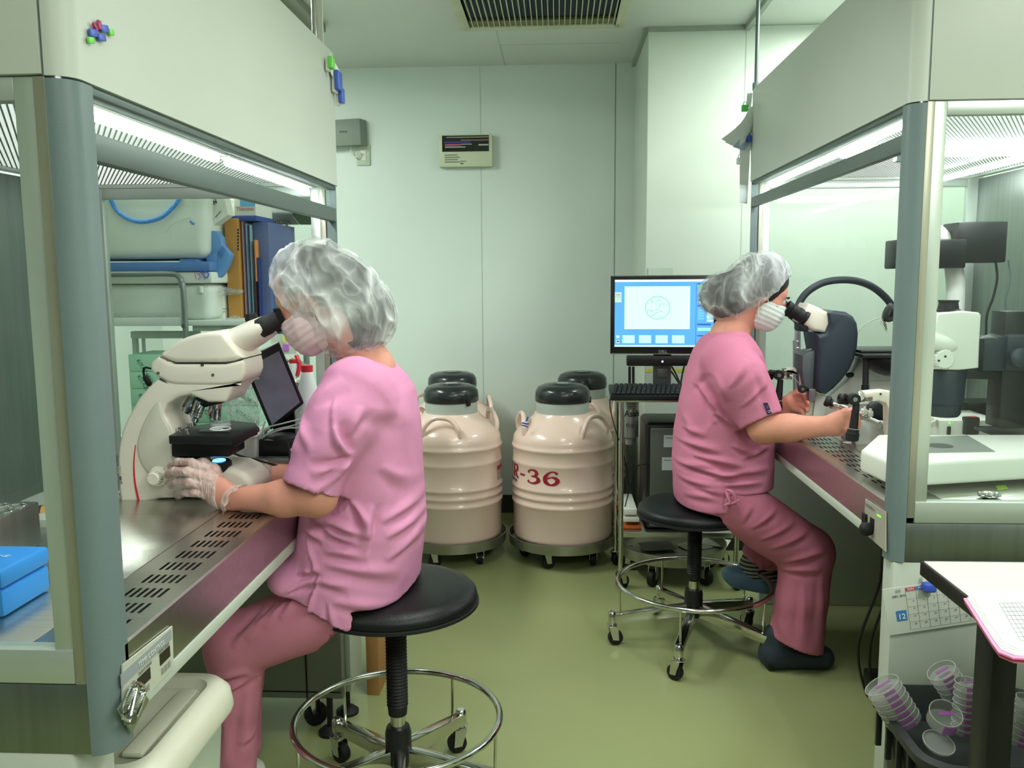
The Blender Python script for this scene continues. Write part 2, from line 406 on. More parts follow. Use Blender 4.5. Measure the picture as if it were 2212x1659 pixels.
# ceiling air-conditioning grille
g = thing('ceiling_vent', 'square cream ceiling air grille with long thin slats over the aisle', 'vent', (-0.07, 3.6, H_CEIL))
bm = B()
for x0, x1, y0, y1 in ((-0.43, -0.385, 3.2, 3.98), (0.25, 0.295, 3.2, 3.98), (-0.385, 0.25, 3.935, 3.98), (-0.385, 0.25, 3.2, 3.25)):
    box(bm, x0, x1, y0, y1, H_CEIL-0.022, H_CEIL, 0.003)
M_vent = mat('vent_cream', (196, 200, 172), 0.5)
obj('frame', bm, M_vent, g)
bm = B(); box(bm, -0.385, 0.25, 3.25, 3.935, H_CEIL-0.003, H_CEIL-0.001); obj('filter', bm, mat('filter_blue', (44, 54, 76), 0.7), g)
bm = B(); box(bm, -0.385, 0.25, 3.86, 3.935, H_CEIL-0.014, H_CEIL-0.0035); obj('inner_rim', bm, mat('vent_olive', (120, 120, 84), 0.6), g)
for i in range(27):
    x = -0.37+i*0.0235; bm = B(); box(bm, x-0.0018, x+0.0018, 3.25, 3.935, H_CEIL-0.019, H_CEIL-0.005); obj('slat', bm, M_vent, g)
bm = B(); cyl(bm, (0.262, 3.93, H_CEIL-0.03), (0.262, 3.93, H_CEIL-0.02), 0.006); obj('latch', bm, M_chrome, g)
# ceiling lamp fixture, unlit, above the left cabinet
g = thing('ceiling_light', 'unlit twin tube ceiling lamp above the left cabinet', 'lamp', (-1.1, 3.3, H_CEIL))
bm = B(); box(bm, -1.28, -1.02, 2.7, 3.92, H_CEIL-0.03, H_CEIL, 0.004); obj('housing', bm, mat('lamp_grey', (140, 148, 134), 0.5), g)
bm = B(); prism(bm, [(-1.24, 2.72, H_CEIL-0.03), (-1.06, 2.72, H_CEIL-0.03), (-1.1, 2.72, H_CEIL-0.06), (-1.2, 2.72, H_CEIL-0.06)], (0, 1.17, 0)); obj('reflector', bm, mat('lamp_olive', (122, 130, 108), 0.4), g)
for x in (-1.215, -1.085):
    bm = B(); cyl(bm, (x, 2.74, H_CEIL-0.055), (x, 3.87, H_CEIL-0.055), 0.013, n=12); obj('tube', bm, mat('tube_off', (170, 178, 160), 0.3), g)
# intercom on the back wall
x0, z1, x1, z0 = -0.628, 2.053, -0.345, 1.887
g = thing('wall_intercom', 'white wall intercom with a glossy black screen on the back wall', 'intercom', ((x0+x1)/2, 4.7, z0))
bm = B(); box(bm, x0, x1, 4.655, 4.7, z0, z1, 0.004); obj('case', bm, mat('intercom_case', (196, 206, 176), 0.4), g)
bm = B(); box(bm, x0+0.018, x1-0.018, 4.652, 4.656, z0+0.078, z1-0.006); obj('screen', bm, mat('glossy_black', (20, 22, 22), 0.08, coat=1), g)
for i, (u0, u1, w0, w1, c) in enumerate(((.1, .99, .86, .92, (150, 150, 130)), (.28, .98, .93, .99, (36, 34, 30)), (.05, .62, .53, .64, (58, 56, 130)), (.06, .4, .36, .48, (168, 90, 110)), (.4, .64, .43, .47, (200, 205, 190)), (.06, .5, .24, .32, (150, 160, 150)), (.4, .99, .66, .74, (120, 104, 96)), (.78, .99, .36, .44, (190, 190, 178)))):
    a, b_, w, h = x0+0.018, x1-x0-0.036, z0+0.078, z1-z0-0.084
    bm = B(); box(bm, a+b_*u0, a+b_*u1, 4.6512, 4.652, w+h*w0, w+h*w1); obj('painted_reflection', bm, mat('reflection_tint%d' % i, c, 0.4), g)  # coloured bars paint the reflections in the glossy black screen
bm = B()
for k in range(4): box(bm, x0+0.03, x0+0.10+0.01*(k % 2), 4.654, 4.655, z0+0.058-0.012*k, z0+0.063-0.012*k)
box(bm, x0+0.112, x0+0.145, 4.654, 4.655, z0+0.026, z0+0.03); box(bm, x0+0.112, x0+0.13, 4.654, 4.655, z0+0.012, z0+0.02)
obj('print', bm, mat('print_grey', (110, 118, 98), 0.7), g)
# router box and socket
g = thing('wireless_router', 'grey square box on the back wall beside the left cabinet', 'router', (-1.1, 4.7, 2.0))
bm = B(); prism(bm, [(-1.22, 4.7, 2.14), (-1.22, 4.62, 2.13), (-1.04, 4.62, 2.138), (-1.02, 4.69, 2.14)], (0.004, 0, -0.135), 0.003); obj('case', bm, mat('router_grey', (132, 142, 132), 0.5), g)
text('WAVE', 0.016, (-1.15, 4.6195, 2.065), (1, 0, 0), (0, 0, 1), M_ink, g)
g = thing('wall_socket', 'white cable socket plate below the grey router', 'socket', (-1.05, 4.7, 1.91))
bm = B(); box(bm, -1.077, -1.004, 4.69, 4.7, 1.905, 2.01, 0.003); obj('plate', bm, mat('plate_white', (184, 200, 178), 0.5), g)
bm = B(); box(bm, -1.055, -1.026, 4.687, 4.691, 1.93, 1.985, 0.002); obj('insert', bm, M_white, g)
bm = B(); tube(bm, catmull([(-1.10, 4.68, 2.005), (-1.10, 4.67, 1.965), (-1.07, 4.66, 1.945), (-1.05, 4.675, 1.965), (-1.04, 4.686, 1.96)], 6), 0.004); tag(obj('router_cable', bm, M_white), 'short white cable from the router to the socket plate', 'cable')
# ============================================================ clean benches
def slot_plate(bm, X0, X1, slots, y0, y1, z, t, s):
    """sheet with real slots: list of (row y, n slots, x start, pitch, width, length)"""
    xs = {X0, X1}; ys = {y0, y1}
    for (yr, n, xs0, p, w, L) in slots:
        ys |= {round(yr-L/2, 5), round(yr+L/2, 5)}
        for i in range(n): xs |= {round(xs0+i*p, 5), round(xs0+i*p+w, 5)}
    xs = sorted(xs); ys = sorted(ys); holes = set()
    for (yr, n, xs0, p, w, L) in slots:
        for i in range(n): holes.add((round(xs0+i*p, 5), round(yr-L/2, 5)))
    V = {}
    def v(x, y):
        if (x, y) not in V: V[(x, y)] = bm.verts.new((s*x, y, z))
        return V[(x, y)]
    for i in range(len(xs)-1):
        for j in range(len(ys)-1):
            if (xs[i], ys[j]) in holes: continue
            bm.faces.new((v(xs[i], ys[j]), v(xs[i+1], ys[j]), v(xs[i+1], ys[j+1]), v(xs[i], ys[j+1])))
    r = bmesh.ops.extrude_face_region(bm, geom=bm.faces[:]); bmesh.ops.translate(bm, vec=(0, 0, -t), verts=[q for q in r['geom'] if isinstance(q, bmesh.types.BMVert)])
def arc(cx, cy, r, a0, a1, n=8): return [(cx+r*math.cos(a0+(a1-a0)*k/n), cy+r*math.sin(a0+(a1-a0)*k/n)) for k in range(n+1)]
def cabinet(name, label, s, a, y0, y1, zb, zs, zh, zt, zc, depth, col_w, rows, lit):
    g = thing(name, label, 'clean bench', (s*(a+depth/2), (y0+y1)/2, 0))
    bx = lambda bm, u0, u1, *r, **k: box(bm, min(s*u0, s*u1), max(s*u0, s*u1), *r, **k)
    r = 0.032; ub = a+depth
    # hood skin wraps round both corners
    pl = [(a+r, y0)] + [(a+r-r*math.sin(t), y0+r-r*math.cos(t)) for t in np.linspace(0, PI/2, 9)] + [(a+r-r*math.cos(t), y1-r+r*math.sin(t)) for t in np.linspace(0, PI/2, 9)] + [(a+r, y1)]
    inn = [(a+r, y1-0.02), (a+0.02, y1-r), (a+0.02, y0+r), (a+r, y0+0.02)]
    bm = B(); prism(bm, [(s*x, y, zh) for x, y in pl+inn], (0, 0, zt-zh)); obj('hood_front', bm, M_hood, g, auto=50)
    bm = B(); bx(bm, a+r+0.004, ub, y0, y0+0.02, zh+0.002, zt, 0.001); obj('hood_side', bm, M_hood, g)
    bm = B(); bx(bm, a+r+0.004, ub, y1-0.02, y1, zh+0.002, zt, 0.001); obj('hood_side', bm, M_hood, g)
    bm = B(); bx(bm, a+0.02, ub, y0+0.02, y1-0.02, zt-0.02, zt-0.002); bx(bm, a+r, a+r+0.004, y0+0.003, y0+0.02, zh, zt); obj('hood_top', bm, M_post, g)
    bm = B(); bx(bm, a+0.006, a+0.03, y0+r, y1-r, zh-0.012, zh+0.004, 0.002); obj('hood_lip', bm, M_bar, g)
    # corner posts
    for k, (yn, yy) in enumerate(((y0, 1), (y1, -1))):
        w = col_w if k == 0 else 0.035; d = 0 if k == 0 else 0.004
        pl = [(a+d+r-r*math.sin(t), yn+yy*(r-r*math.cos(t))) for t in np.linspace(0, PI/2, 9)]+[(a+d, yn+yy*w), (a+0.03, yn+yy*w), (a+r, yn+yy*(w-0.01)), (a+r, yn+yy*0.001)]
        bm = B(); prism(bm, [(s*x, y, zc) for x, y in pl], (0, 0, zh-zc-0.003)); obj('corner_post', bm, M_post, g, auto=50)
    # side windows with frames
    for k, yn in enumerate((y0+0.004, y1-0.03)):
        t = 0.026
        bm = B(); bx(bm, a+r+0.002, a+r+0.018, yn, yn+t, zc+0.1, zh, 0.001); obj('edge_strip', bm, M_beige, g)
        bm = B(); bx(bm, a+r+0.018, a+r+0.044, yn+0.002, yn+t, zb-0.04, zh, 0.001); obj('window_stile', bm, M_alu, g)
        bm = B(); bx(bm, ub-0.06, ub-0.02, yn+0.002, yn+t, zb-0.04, zh, 0.001); obj('window_stile', bm, M_alu, g)
        bm = B(); bx(bm, a+r+0.044, ub-0.06, yn+0.002, yn+t, zh-0.028, zh, 0.001); obj('window_rail', bm, M_alu, g)
        bm = B(); bx(bm, a+r+0.018, ub-0.02, yn-0.001, yn+t, zb-0.04, zb+0.008, 0.002); obj('window_rail', bm, M_alu, g)
        bm = B(); bx(bm, a+r+0.044, ub-0.06, yn+0.012, yn+0.016, zb+0.008, zh-0.028); obj('window_pane', bm, M_glass, g)
        bm = B(); bx(bm, a+r+0.002, ub, yn, yn+t, zc, zb-0.041, 0.001); obj('lower_panel', bm, M_steelv, g)
    # interior
    bm = B(); bx(bm, ub-0.02, ub, y0+0.005, y1-0.005, zb-0.04, zh); obj('back_panel', bm, M_steelv, g)
    bm = B(); bx(bm, a+0.03, ub-0.02, y0+0.03, y1-0.03, zh+0.012, zh+0.02); obj('plenum_glow', bm, mat('added_glow', (232, 238, 232), 0.6, emit=0.85), g)  # sheet glows with no lamp behind it, added to brighten the diffuser
    # diffuser slats, laid diagonally
    x0, x1, Y0, Y1 = a+0.085, ub-0.05, y0+0.03, y1-0.03; sl = -1.7 if s < 0 else 1.7
    X0, X1 = sorted((s*x0, s*x1)); pitch = 0.026
    c0 = [Y - sl*X for X in (X0, X1) for Y in (Y0, Y1)]; c = min(c0)+pitch; vec = Vector((1, sl, 0)).normalized(); nn = Vector((-vec.y, vec.x, 0))
    while c < max(c0):
        xa, xb = X0, X1; ya, yb = sorted(((c+sl*xa), (c+sl*xb)))
        px = [X for X in (X0, X1) if Y0 <= c+sl*X <= Y1]+[(Y-c)/sl for Y in (Y0, Y1) if X0 < (Y-c)/sl < X1]
        if len(px) >= 2 and max(px)-min(px) > 0.01:
            p0 = Vector((min(px), c+sl*min(px), zh+0.0106)); p1 = Vector((max(px), c+sl*max(px), zh+0.0106))
            bm = B(); prism(bm, [p0-nn*0.0015, p1-nn*0.0015, p1+nn*0.0015, p0+nn*0.0015], (0, 0, 0.0009)); obj('slat', bm, M_slat, g, smooth=False)
        c += 0.0185
    for u in ((a+0.055, a+0.083), (ub-0.05, ub-0.02)):
        bm = B(); bx(bm, u[0], u[1], y0+0.03, y1-0.03, zh+0.004, zh+0.012); obj('diffuser_rim', bm, M_alu, g)
    for uu, ya, yb in lit:
        bm = B(); cyl(bm, (s*uu, ya, zh-0.013), (s*uu, yb, zh-0.013), 0.008, n=12); obj('lamp_tube', bm, M_lamp, g)
        bm = B(); bx(bm, uu-0.014, uu+0.014, ya-0.02, yb+0.02, zh-0.005, zh-0.001); obj('lamp_holder', bm, M_white, g)
    # sash: pane and its grey bottom bar
    bm = B(); bx(bm, a+0.012, a+0.016, y0+0.02, y1-0.03, zh-0.062, zh); obj('sash_pane', bm, M_glass, g)
    bm = B(); bx(bm, a+0.004, a+0.024, y0+0.035, y1-0.03, zh-0.096, zh-0.06, 0.002); obj('sash_bar', bm, M_bar, g)
    # work surface: lip, slotted strip, plate
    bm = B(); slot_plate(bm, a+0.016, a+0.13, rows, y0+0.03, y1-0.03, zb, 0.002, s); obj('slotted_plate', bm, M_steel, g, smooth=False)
    bm = B(); bx(bm, a+0.016, a+0.13, y0+0.03, y1-0.03, zb-0.03, zb-0.026); obj('drain_tray', bm, M_slot, g)  # tray coloured dark: shade inside the slots put into its colour
    bm = B(); bx(bm, a+0.131, ub-0.02, y0+0.03, y1-0.03, zb-0.02, zb+0.001, 0.001); obj('work_plate', bm, M_steel, g)
    bm = B(); prism(bm, [(s*(a), y0+0.045, zb-0.002), (s*(a+0.002), y0+0.045, zb+0.002), (s*(a+0.015), y0+0.045, zb+0.002), (s*(a+0.015), y0+0.045, zb-0.01), (s*(a+0.006), y0+0.045, zb-0.01), (s*(a+0.006), y0+0.045, zs+0.024), (s*(a), y0+0.045, zs+0.024)], (0, y1-y0-0.075, 0)); obj('front_apron', bm, M_steel, g, auto=20)
    bm = B(); bx(bm, a-0.002, ub, y0+0.03, y1, zs, zs+0.023, 0.001); obj('base_board', bm, M_hood, g)
    return g
def rows_for(ys, n, x0, p, w, L): return [(y, n, x0, p, w, L) for y in ys]
ysL = [1.18+0.0645*i for i in range(18)]
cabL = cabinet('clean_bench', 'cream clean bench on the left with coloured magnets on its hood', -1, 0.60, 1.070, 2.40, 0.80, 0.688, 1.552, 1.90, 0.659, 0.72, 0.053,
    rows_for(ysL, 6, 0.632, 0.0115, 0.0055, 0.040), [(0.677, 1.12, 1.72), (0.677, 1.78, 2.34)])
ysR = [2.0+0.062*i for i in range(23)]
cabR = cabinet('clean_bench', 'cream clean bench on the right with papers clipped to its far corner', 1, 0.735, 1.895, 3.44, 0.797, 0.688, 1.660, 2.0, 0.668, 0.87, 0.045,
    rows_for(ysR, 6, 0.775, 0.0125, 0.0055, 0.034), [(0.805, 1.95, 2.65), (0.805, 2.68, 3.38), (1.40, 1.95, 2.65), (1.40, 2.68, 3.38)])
bm = B(); box(bm, 0.82, 1.55, 2.655, 2.675, 1.653, 1.672); cyl(bm, (0.83, 2.65, 1.648), (1.4, 2.65, 1.648), 0.005, n=8); obj('cross_lamp', bm, M_lamp, cabR)
bm = B(); box(bm, 0.985, 1.03, 2.63, 2.66, 1.63, 1.66, 0.002); obj('lamp_clip', bm, M_post, cabR)
# bases
def base_panel(g, x0, x1, y0, y1, z1):
    bm = B(); box(bm, x0, x1, y0, y1, 0.10, z1, 0.004); obj('base_cabinet', bm, M_hood, g)
    for x in (x0+0.05, x1-0.05):
        for y in (y0+0.04, y1-0.04):
            if y1-y0 < 0.1: y = (y0+y1)/2
            bm = B(); cyl(bm, (x, y, 0.0), (x, y, 0.012), 0.034, 0.028, 20); cyl(bm, (x, y, 0.012), (x, y, 0.10), 0.008, n=10); obj('levelling_foot', bm, M_rub, g)
bm = B(); box(bm, -1.28, -0.66, 1.075, 1.18, 0.0, 0.687, 0.006); obj('base_cabinet', bm, M_hood, cabL)
bm = B(); box(bm, 0.745, 1.57, 1.90, 1.96, 0.0, 0.667, 0.004); obj('base_cabinet', bm, M_hood, cabR)
bm = B(); box(bm, 0.80, 1.57, 3.36, 3.43, 0.0, 0.687, 0.004); obj('base_cabinet', bm, M_hood, cabR)
bm = B(); box(bm, 1.50, 1.57, 1.96, 3.36, 0.0, 0.687); obj('base_back', bm, mat('base_dark', (60, 66, 62), 0.6), cabR)
# far pedestal of the left bench, a grey cabinet standing on feet and castors
g = thing('instrument_cabinet', 'grey metal floor cabinet on feet under the left bench far end', 'cabinet', (-0.95, 2.45, 0))
M_ped = mat('pedestal_grey', (120, 126, 116), 0.4, var=0.03)
bm = B(); box(bm, -1.25, -0.615, 2.315, 2.50, 0.105, 0.655, 0.004); obj('body', bm, M_ped, g)
bm = B(); box(bm, -0.72, -0.716, 2.312, 2.315, 0.11, 0.65); box(bm, -1.25, -0.62, 2.313, 2.315, 0.125, 0.128); obj('panel_joint', bm, M_dark, g)
bm = B(); box(bm, -0.616, -0.598, 2.35, 2.49, 0.11, 0.655, 0.004); obj('side_panel', bm, M_hood, g)
bm = B(); box(bm, -0.70, -0.62, 2.305, 2.309, 0.32, 0.36); obj('name_plate', bm, mat('plate_grey', (90, 100, 96), 0.5), g)
for x, y in ((-0.655, 2.30), (-0.635, 2.42), (-1.15, 2.33)):
    bm = B(); lathe(bm, [(0.034, 0), (0.034, 0.008), (0.02, 0.02), (0.009, 0.024), (0.009, 0.11)], (x, y+0.02, 0)); obj('levelling_foot', bm, M_rub, g)
def castor(g, x, y, r=0.03, h=0.1, ang=0.0, name='castor', fork=M_chrome):
    d = Vector((math.cos(ang), math.sin(ang), 0)); n = Vector((-d.y, d.x, 0)); c = Vector((x, y, r))+d*0.012
    bm = B(); lathe(bm, [(r*0.5, -0.012), (r*0.93, -0.012), (r, -0.008), (r, 0.008), (r*0.93, 0.012), (r*0.5, 0.012)], c, n, 24); o = obj(name, bm, M_rub, g)
    bm = B()
    for k in (-1, 1): prism(bm, [c+n*0.015*k+d*0.010+Vector((0, 0, -0.006)), c+n*0.015*k-d*0.012+Vector((0, 0, -0.004)), Vector((x, y, h-0.008))+n*0.015*k-d*0.014, Vector((x, y, h-0.008))+n*0.015*k+d*0.018], n*0.003*k)
    box(bm, x-0.017, x+0.017, y-0.017, y+0.017, h-0.010, h-0.004, 0.002); cyl(bm, (x, y, h-0.006), (x, y, h+0.012), 0.010, n=12)
    lathe(bm, [(0.006, -0.017), (0.006, 0.017)], c, n, 10)
    obj('fork', bm, fork, o)
    return o
castor(g, -0.72, 2.36, 0.034, 0.105, 0.6)
castor(g, -0.95, 2.36, 0.034, 0.105, 0.2)
bm = B(); box(bm, -0.60, -0.56, 2.55, 2.75, 0.0, 0.40, 0.003); tag(obj('cardboard_box', bm, mat('cardboard', (176, 128, 78), 0.7)), 'brown cardboard box standing behind the grey floor cabinet', 'box')
# ---- control panel and spring latch on the left bench
def on_apron(px, py): return P(px, py, X=-0.5985)
a_, b_, c_, d_ = [on_apron(*q) for q in ((262, 1436), (369, 1352), (372, 1442), (262, 1555))]
bm = B(); slab(bm, a_, b_, c_, d_, (0.0025, 0, 0)); cp = obj('control_panel', bm, mat('panel_face', (190, 192, 176), 0.5), cabL)
bm = B()
def apq(bm, u0, u1, w0, w1, t=0.001):
    o = d_; ux = (c_-d_); uz = Vector((0, 0, 1)); L = ux.length; hh = (b_-c_).length
    q = [o+ux*u+uz*hh*w+Vector((0.0026, 0, 0)) for u, w in ((u0, w0), (u1, w0), (u1, w1), (u0, w1))]
    slab(bm, *q, (t, 0, 0))
apq(bm, 0.0, 0.98, 0.72, 0.98); obj('label_band', bm, mat('panel_band', (150, 156, 158), 0.5), cp)
bm = B(); apq(bm, 0.28, 0.52, 0.30, 0.56); obj('display', bm, mat('display_dark', (34, 28, 26), 0.2), cp); bm = B(); apq(bm, 0.72, 0.93, 0.36, 0.62); obj('display', bm, MATS['display_dark'], cp)
for u in (0.36, 0.44, 0.74, 0.81, 0.88):
    bm = B(); apq(bm, u, u+0.045, 0.08 if u < 0.6 else 0.12, 0.22 if u < 0.6 else 0.27); obj('button', bm, mat('button_grey', (140, 142, 132), 0.5), cp)
text('TEMP CONTROL', 0.011, d_+(c_-d_)*0.30+Vector((0.0038, 0, 0.052)), (0, 1, 0), (0, 0, 1), mat('pale_print', (206, 210, 204), 0.5), cp)
text('FRONT STAGE', 0.006, d_+(c_-d_)*0.30+Vector((0.0038, 0, 0.041)), (0, 1, 0), (0, 0, 1), mat('grey_print', (120, 122, 118), 0.5), cp)
text('REAR STAGE', 0.006, d_+(c_-d_)*0.70+Vector((0.0038, 0, 0.044)), (0, 1, 0), (0, 0, 1), MATS['grey_print'], cp)
bm = B(); q = [P(*t, X=-0.595) for t in ((287, 1470), (252, 1533), (281, 1583), (318, 1512))]
slab(bm, *q, (0.003, 0, 0)); lt = obj('spring_latch', bm, M_steel, cabL)
bm = B()
for (p0, p1) in (((290, 1482), (268, 1535)), ((308, 1492), (286, 1542))):
    A, C = P(*p0, X=-0.586), P(*p1, X=-0.586); n = 60
    tube(bm, [A+(C-A)*(k/n)+Vector((0.005*math.cos(k*1.25), 0.005*math.sin(k*1.25), 0)) for k in range(n+1)], 0.0013, 5)
obj('coil_spring', bm, M_chrome, lt)
bm = B(); A, C = P(296, 1488, X=-0.582), P(280, 1560, X=-0.582); tube(bm, [A, C], 0.0022, 8); C2 = P(270, 1545, X=-0.582)
tube(bm, catmull([P(286, 1478, X=-0.583), P(314, 1490, X=-0.583), P(290, 1556, X=-0.583), P(262, 1540, X=-0.583)], 4, True), 0.0022, 6, closed=True); obj('latch_wire', bm, M_chrome, lt)
bm = B(); C = P(278, 1552, X=-0.587); cyl(bm, C, C+Vector((0.008, 0, 0)), 0.008, n=16); obj('latch_screw', bm, M_steelv, lt)
# control panel of the right bench
bm = B(); pR = lambda px, py: P(px, py, X=0.7335)
slab(bm, pR(1871, 1077), pR(1915, 1106), pR(1915, 1192), pR(1867, 1150), (-0.002, 0, 0)); cp = obj('control_panel', bm, mat('panel_face2', (170, 166, 152), 0.5), cabR)
bm = B(); slab(bm, pR(1869, 1107), pR(1876, 1112), pR(1876, 1137), pR(1868, 1131), (-0.008, 0, 0)); obj('rocker_switch', bm, M_black, cp)
bm = B(); slab(bm, pR(1883, 1117), pR(1891, 1122), pR(1890, 1146), pR(1882, 1139), (-0.004, 0, 0)); obj('socket_slot', bm, M_black, cp)
bm = B(); A = pR(1885, 1143); lathe(bm, [(0.012, 0), (0.016, 0.01), (0.016, 0.022), (0.009, 0.028)], A, (-1, 0, 0), 20); obj('plug', bm, M_rub, cp)
bm = B(); slab(bm, pR(1897, 1110), pR(1905, 1115), pR(1905, 1119), pR(1897, 1114), (-0.003, 0, 0)); obj('power_light', bm, mat('green_led', (120, 220, 60), 0.5, emit=1.2), cp)
text('CLEAN BENCH', 0.009, pR(1872, 1090)+Vector((-0.0035, 0, 0)), (0, -1, 0), (0, 0, 1), MATS['grey_print'], cp)
# hanger rods between hoods and ceiling
for x, y, z0, lab in ((-0.652, 2.385, 1.896, 'thin chrome rod from the ceiling to the left hood corner'), (0.748, 3.42, 1.997, 'thin grey rod from the ceiling to the right hood corner')):
    g = thing('support_rod', lab, 'rod', (x, y, z0))
    bm = B(); cyl(bm, (x, y, z0), (x, y, H_CEIL), 0.007, n=14); obj('rod', bm, M_chrome if x < 0 else M_bar, g)
    if x < 0:
        bm = B(); box(bm, x+0.008, x+0.022, y, y+0.008, z0, H_CEIL); obj('cable_duct', bm, M_white, g)
        bm = B(); box(bm, x+0.016, x+0.034, y, y+0.012, 2.06, 2.12); box(bm, x+0.016, x+0.034, y, y+0.012, 2.2, 2.3); obj('duct_cover', bm, M_white, g)
    bm = B(); box(bm, x-0.012, x+0.012, y-0.012, y+0.01, z0, z0+0.03, 0.003); obj('clamp', bm, M_bar, g)
# magnets on the left hood
def mag(px, py, w, h, rgb, lab, rot=0.2, X=-0.598, name='magnet', t=0.004):
    c = P(px, py, X=X); bm = B(); box(bm, 0, t, -w/2, w/2, -h/2, h/2, 0.0015, M=Matrix.Translation(c) @ Matrix.Rotation(rot, 4, 'X'))
    return tag(obj(name, bm, mat('mag%d%d%d' % rgb, rgb, 0.4)), lab, 'magnet', 'magnets on the left hood')
BL, GR, MG = (72, 100, 196), (120, 214, 90), (176, 60, 110)
mag(222, 62, .019, .0095, BL, 'upper right blue magnet of the cluster on the left hood')
mag(198, 71, .019, .0095, BL, 'leftmost blue magnet of the cluster on the left hood')
mag(216, 81, .019, .0095, BL, 'lowest blue magnet of the cluster on the left hood')
mag(237, 70, .013, .008, GR, 'green magnet at the right of the cluster on the left hood')
mag(193, 87, .014, .008, GR, 'green magnet at the bottom left of the cluster on the left hood')
mag(211, 54, .008, .012, MG, 'tall thin magenta magnet at the top of the hood cluster', 0.0)
mag(202, 58, .012, .005, MG, 'small magenta magnet at the top left of the hood cluster', -0.6)
for px, py, w, h, rgb, lab in ((711, 136, .03, .03, GR, 'green clip on paper at the far corner of the left hood'), (726, 175, .045, .05, BL, 'upper blue clip at the far corner of the left hood'), (733, 207, .03, .04, BL, 'lower blue clip at the far corner of the left hood')):
    g = thing('bulldog_clip', lab, 'clip', P(px, py, X=-0.59), 'clips on the left hood corner')
    c = P(px, py, X=-0.59); bm = B(); box(bm, c.x, c.x+0.012, c.y-w/2, c.y+w/2, c.z-h/2, c.z+h/2, 0.003, M=None); obj('jaw', bm, mat('clip%d%d%d' % rgb, rgb, 0.35), g)
    bm = B(); box(bm, c.x-0.008, c.x+0.001, c.y-w/2+0.004, c.y+w/2-0.004, c.z-h/2-0.006, c.z+h/2-0.006, 0.002); obj('back_plate', bm, M_white, g)
bm = B(); c = P(718, 146, X=-0.595); slab(bm, c+Vector((0, -.03, .03)), c+Vector((0.01, .03, .0)), c+Vector((0.01, .04, -.05)), c+Vector((0, -.02, -.02)), (0.001, 0, 0)); tag(obj('paper_slip', bm, M_paper), 'small curled white paper under the green clip on the left hood', 'paper')
# ============================================================ liquid nitrogen tanks
M_tank = mat('tank_enamel', (228, 202, 188), 0.25, var=0.03, scale=4, coat=0.4, bump=0.02, bscale=30)
M_lid = mat('lid_plastic', (38, 42, 44), 0.22, var=0.06)
M_collar = mat('collar_grey', (176, 186, 180), 0.4)
M_pan = mat('pan_steel', (160, 160, 146), 0.3, 0.8, var=0.1)
def tank(x, y, label, hand, R=0.229, zt=0.0):
    g = thing('nitrogen_tank', label, 'tank', (x, y, 0.105), 'cream nitrogen tanks by the back wall')
    c = (x, y, 0)
    prof = [(0.02, 0.112), (R-0.02, 0.112), (R-0.004, 0.12), (R, 0.135)]
    for z in (0.288, 0.325, 0.362, 0.474, 0.542):
        t = 0.006 if z != 0.474 else 0.003
        prof += [(R, z-0.011), (R+t*0.75, z-0.006), (R+t, z), (R+t*0.75, z+0.006), (R, z+0.011)]
    prof += [(R, 0.565), (R-0.006, 0.590), (R-0.025, 0.617), (R-0.065, 0.650), (0.135, 0.676), (0.128, 0.69), (0.02, 0.69)]
    bm = B(); lathe(bm, prof, c, n=64); obj('body', bm, M_tank, g, auto=60)
    bm = B(); lathe(bm, [(0.02, 0.685), (0.118, 0.685), (0.121, 0.70), (0.121, 0.738), (0.02, 0.738)], c, n=48); obj('collar', bm, M_collar, g)
    bm = B(); lathe(bm, [(0.02, 0.737), (0.119, 0.737), (0.126, 0.742), (0.127, 0.762), (0.124, 0.788), (0.112, 0.806), (0.088, 0.816), (0.045, 0.820), (0.044, 0.822), (0.001, 0.822)], c, n=48); l = obj('lid', bm, M_lid, g, auto=60)
    bm = B(); lathe(bm, [(0.001, 0.8205), (0.026, 0.8205), (0.026, 0.8235), (0.001, 0.8235)], c, n=32); b = obj('lid_badge', bm, mat('badge', (150, 156, 154), 0.4), l)
    text('MVE', 0.014, (x-0.013, y-0.005, 0.8235), (1, 0, 0), (0, 1, 0), M_ink, l)
    a = math.radians(hand[0]+52); d = Vector((math.cos(a), math.sin(a), 0)); bm = B()
    box(bm, -0.012, 0.006, -0.01, 0.01, -0.014, 0.014, 0.002, M=Matrix.Translation(Vector((x, y, 0.742))+d*0.126) @ Matrix.Rotation(a, 4, 'Z')); obj('lid_latch', bm, M_black, g)
    for h in hand:
        a = math.radians(h); d = Vector((math.cos(a), math.sin(a), 0)); n = Vector((-d.y, d.x, 0)); o = Vector((x, y, 0))
        pts = catmull([o+d*0.19+n*-0.085+Vector((0, 0, 0.600)), o+d*0.196+n*-0.078+Vector((0, 0, 0.640)), o+d*0.190+n*-0.045+Vector((0, 0, 0.678)), o+d*0.188+Vector((0, 0, 0.688)), o+d*0.190+n*0.045+Vector((0, 0, 0.678)), o+d*0.196+n*0.078+Vector((0, 0, 0.640)), o+d*0.19+n*0.085+Vector((0, 0, 0.600))], 6)
        bm = B(); tube(bm, pts, 0.011, 12); obj('handle', bm, M_tank, g)
    # wheeled pan
    q = thing('tank_dolly', 'steel pan on castors under the '+label.replace('cream ', ''), 'dolly', (x, y, 0), 'steel dollies under the tanks')
    bm = B(); lathe(bm, [(0.001, 0.088), (R+0.01, 0.088), (R+0.014, 0.09), (R+0.020, 0.128), (R+0.024, 0.128), (R+0.019, 0.084), (R+0.01, 0.080), (0.001, 0.080)], c, n=56, cap=False); obj('pan', bm, M_pan, q)
    for k in range(5):
        a = math.radians(-114+72*k); castor(q, x+0.185*math.cos(a), y+0.185*math.sin(a), 0.031, 0.083, a+2.4)
    return g
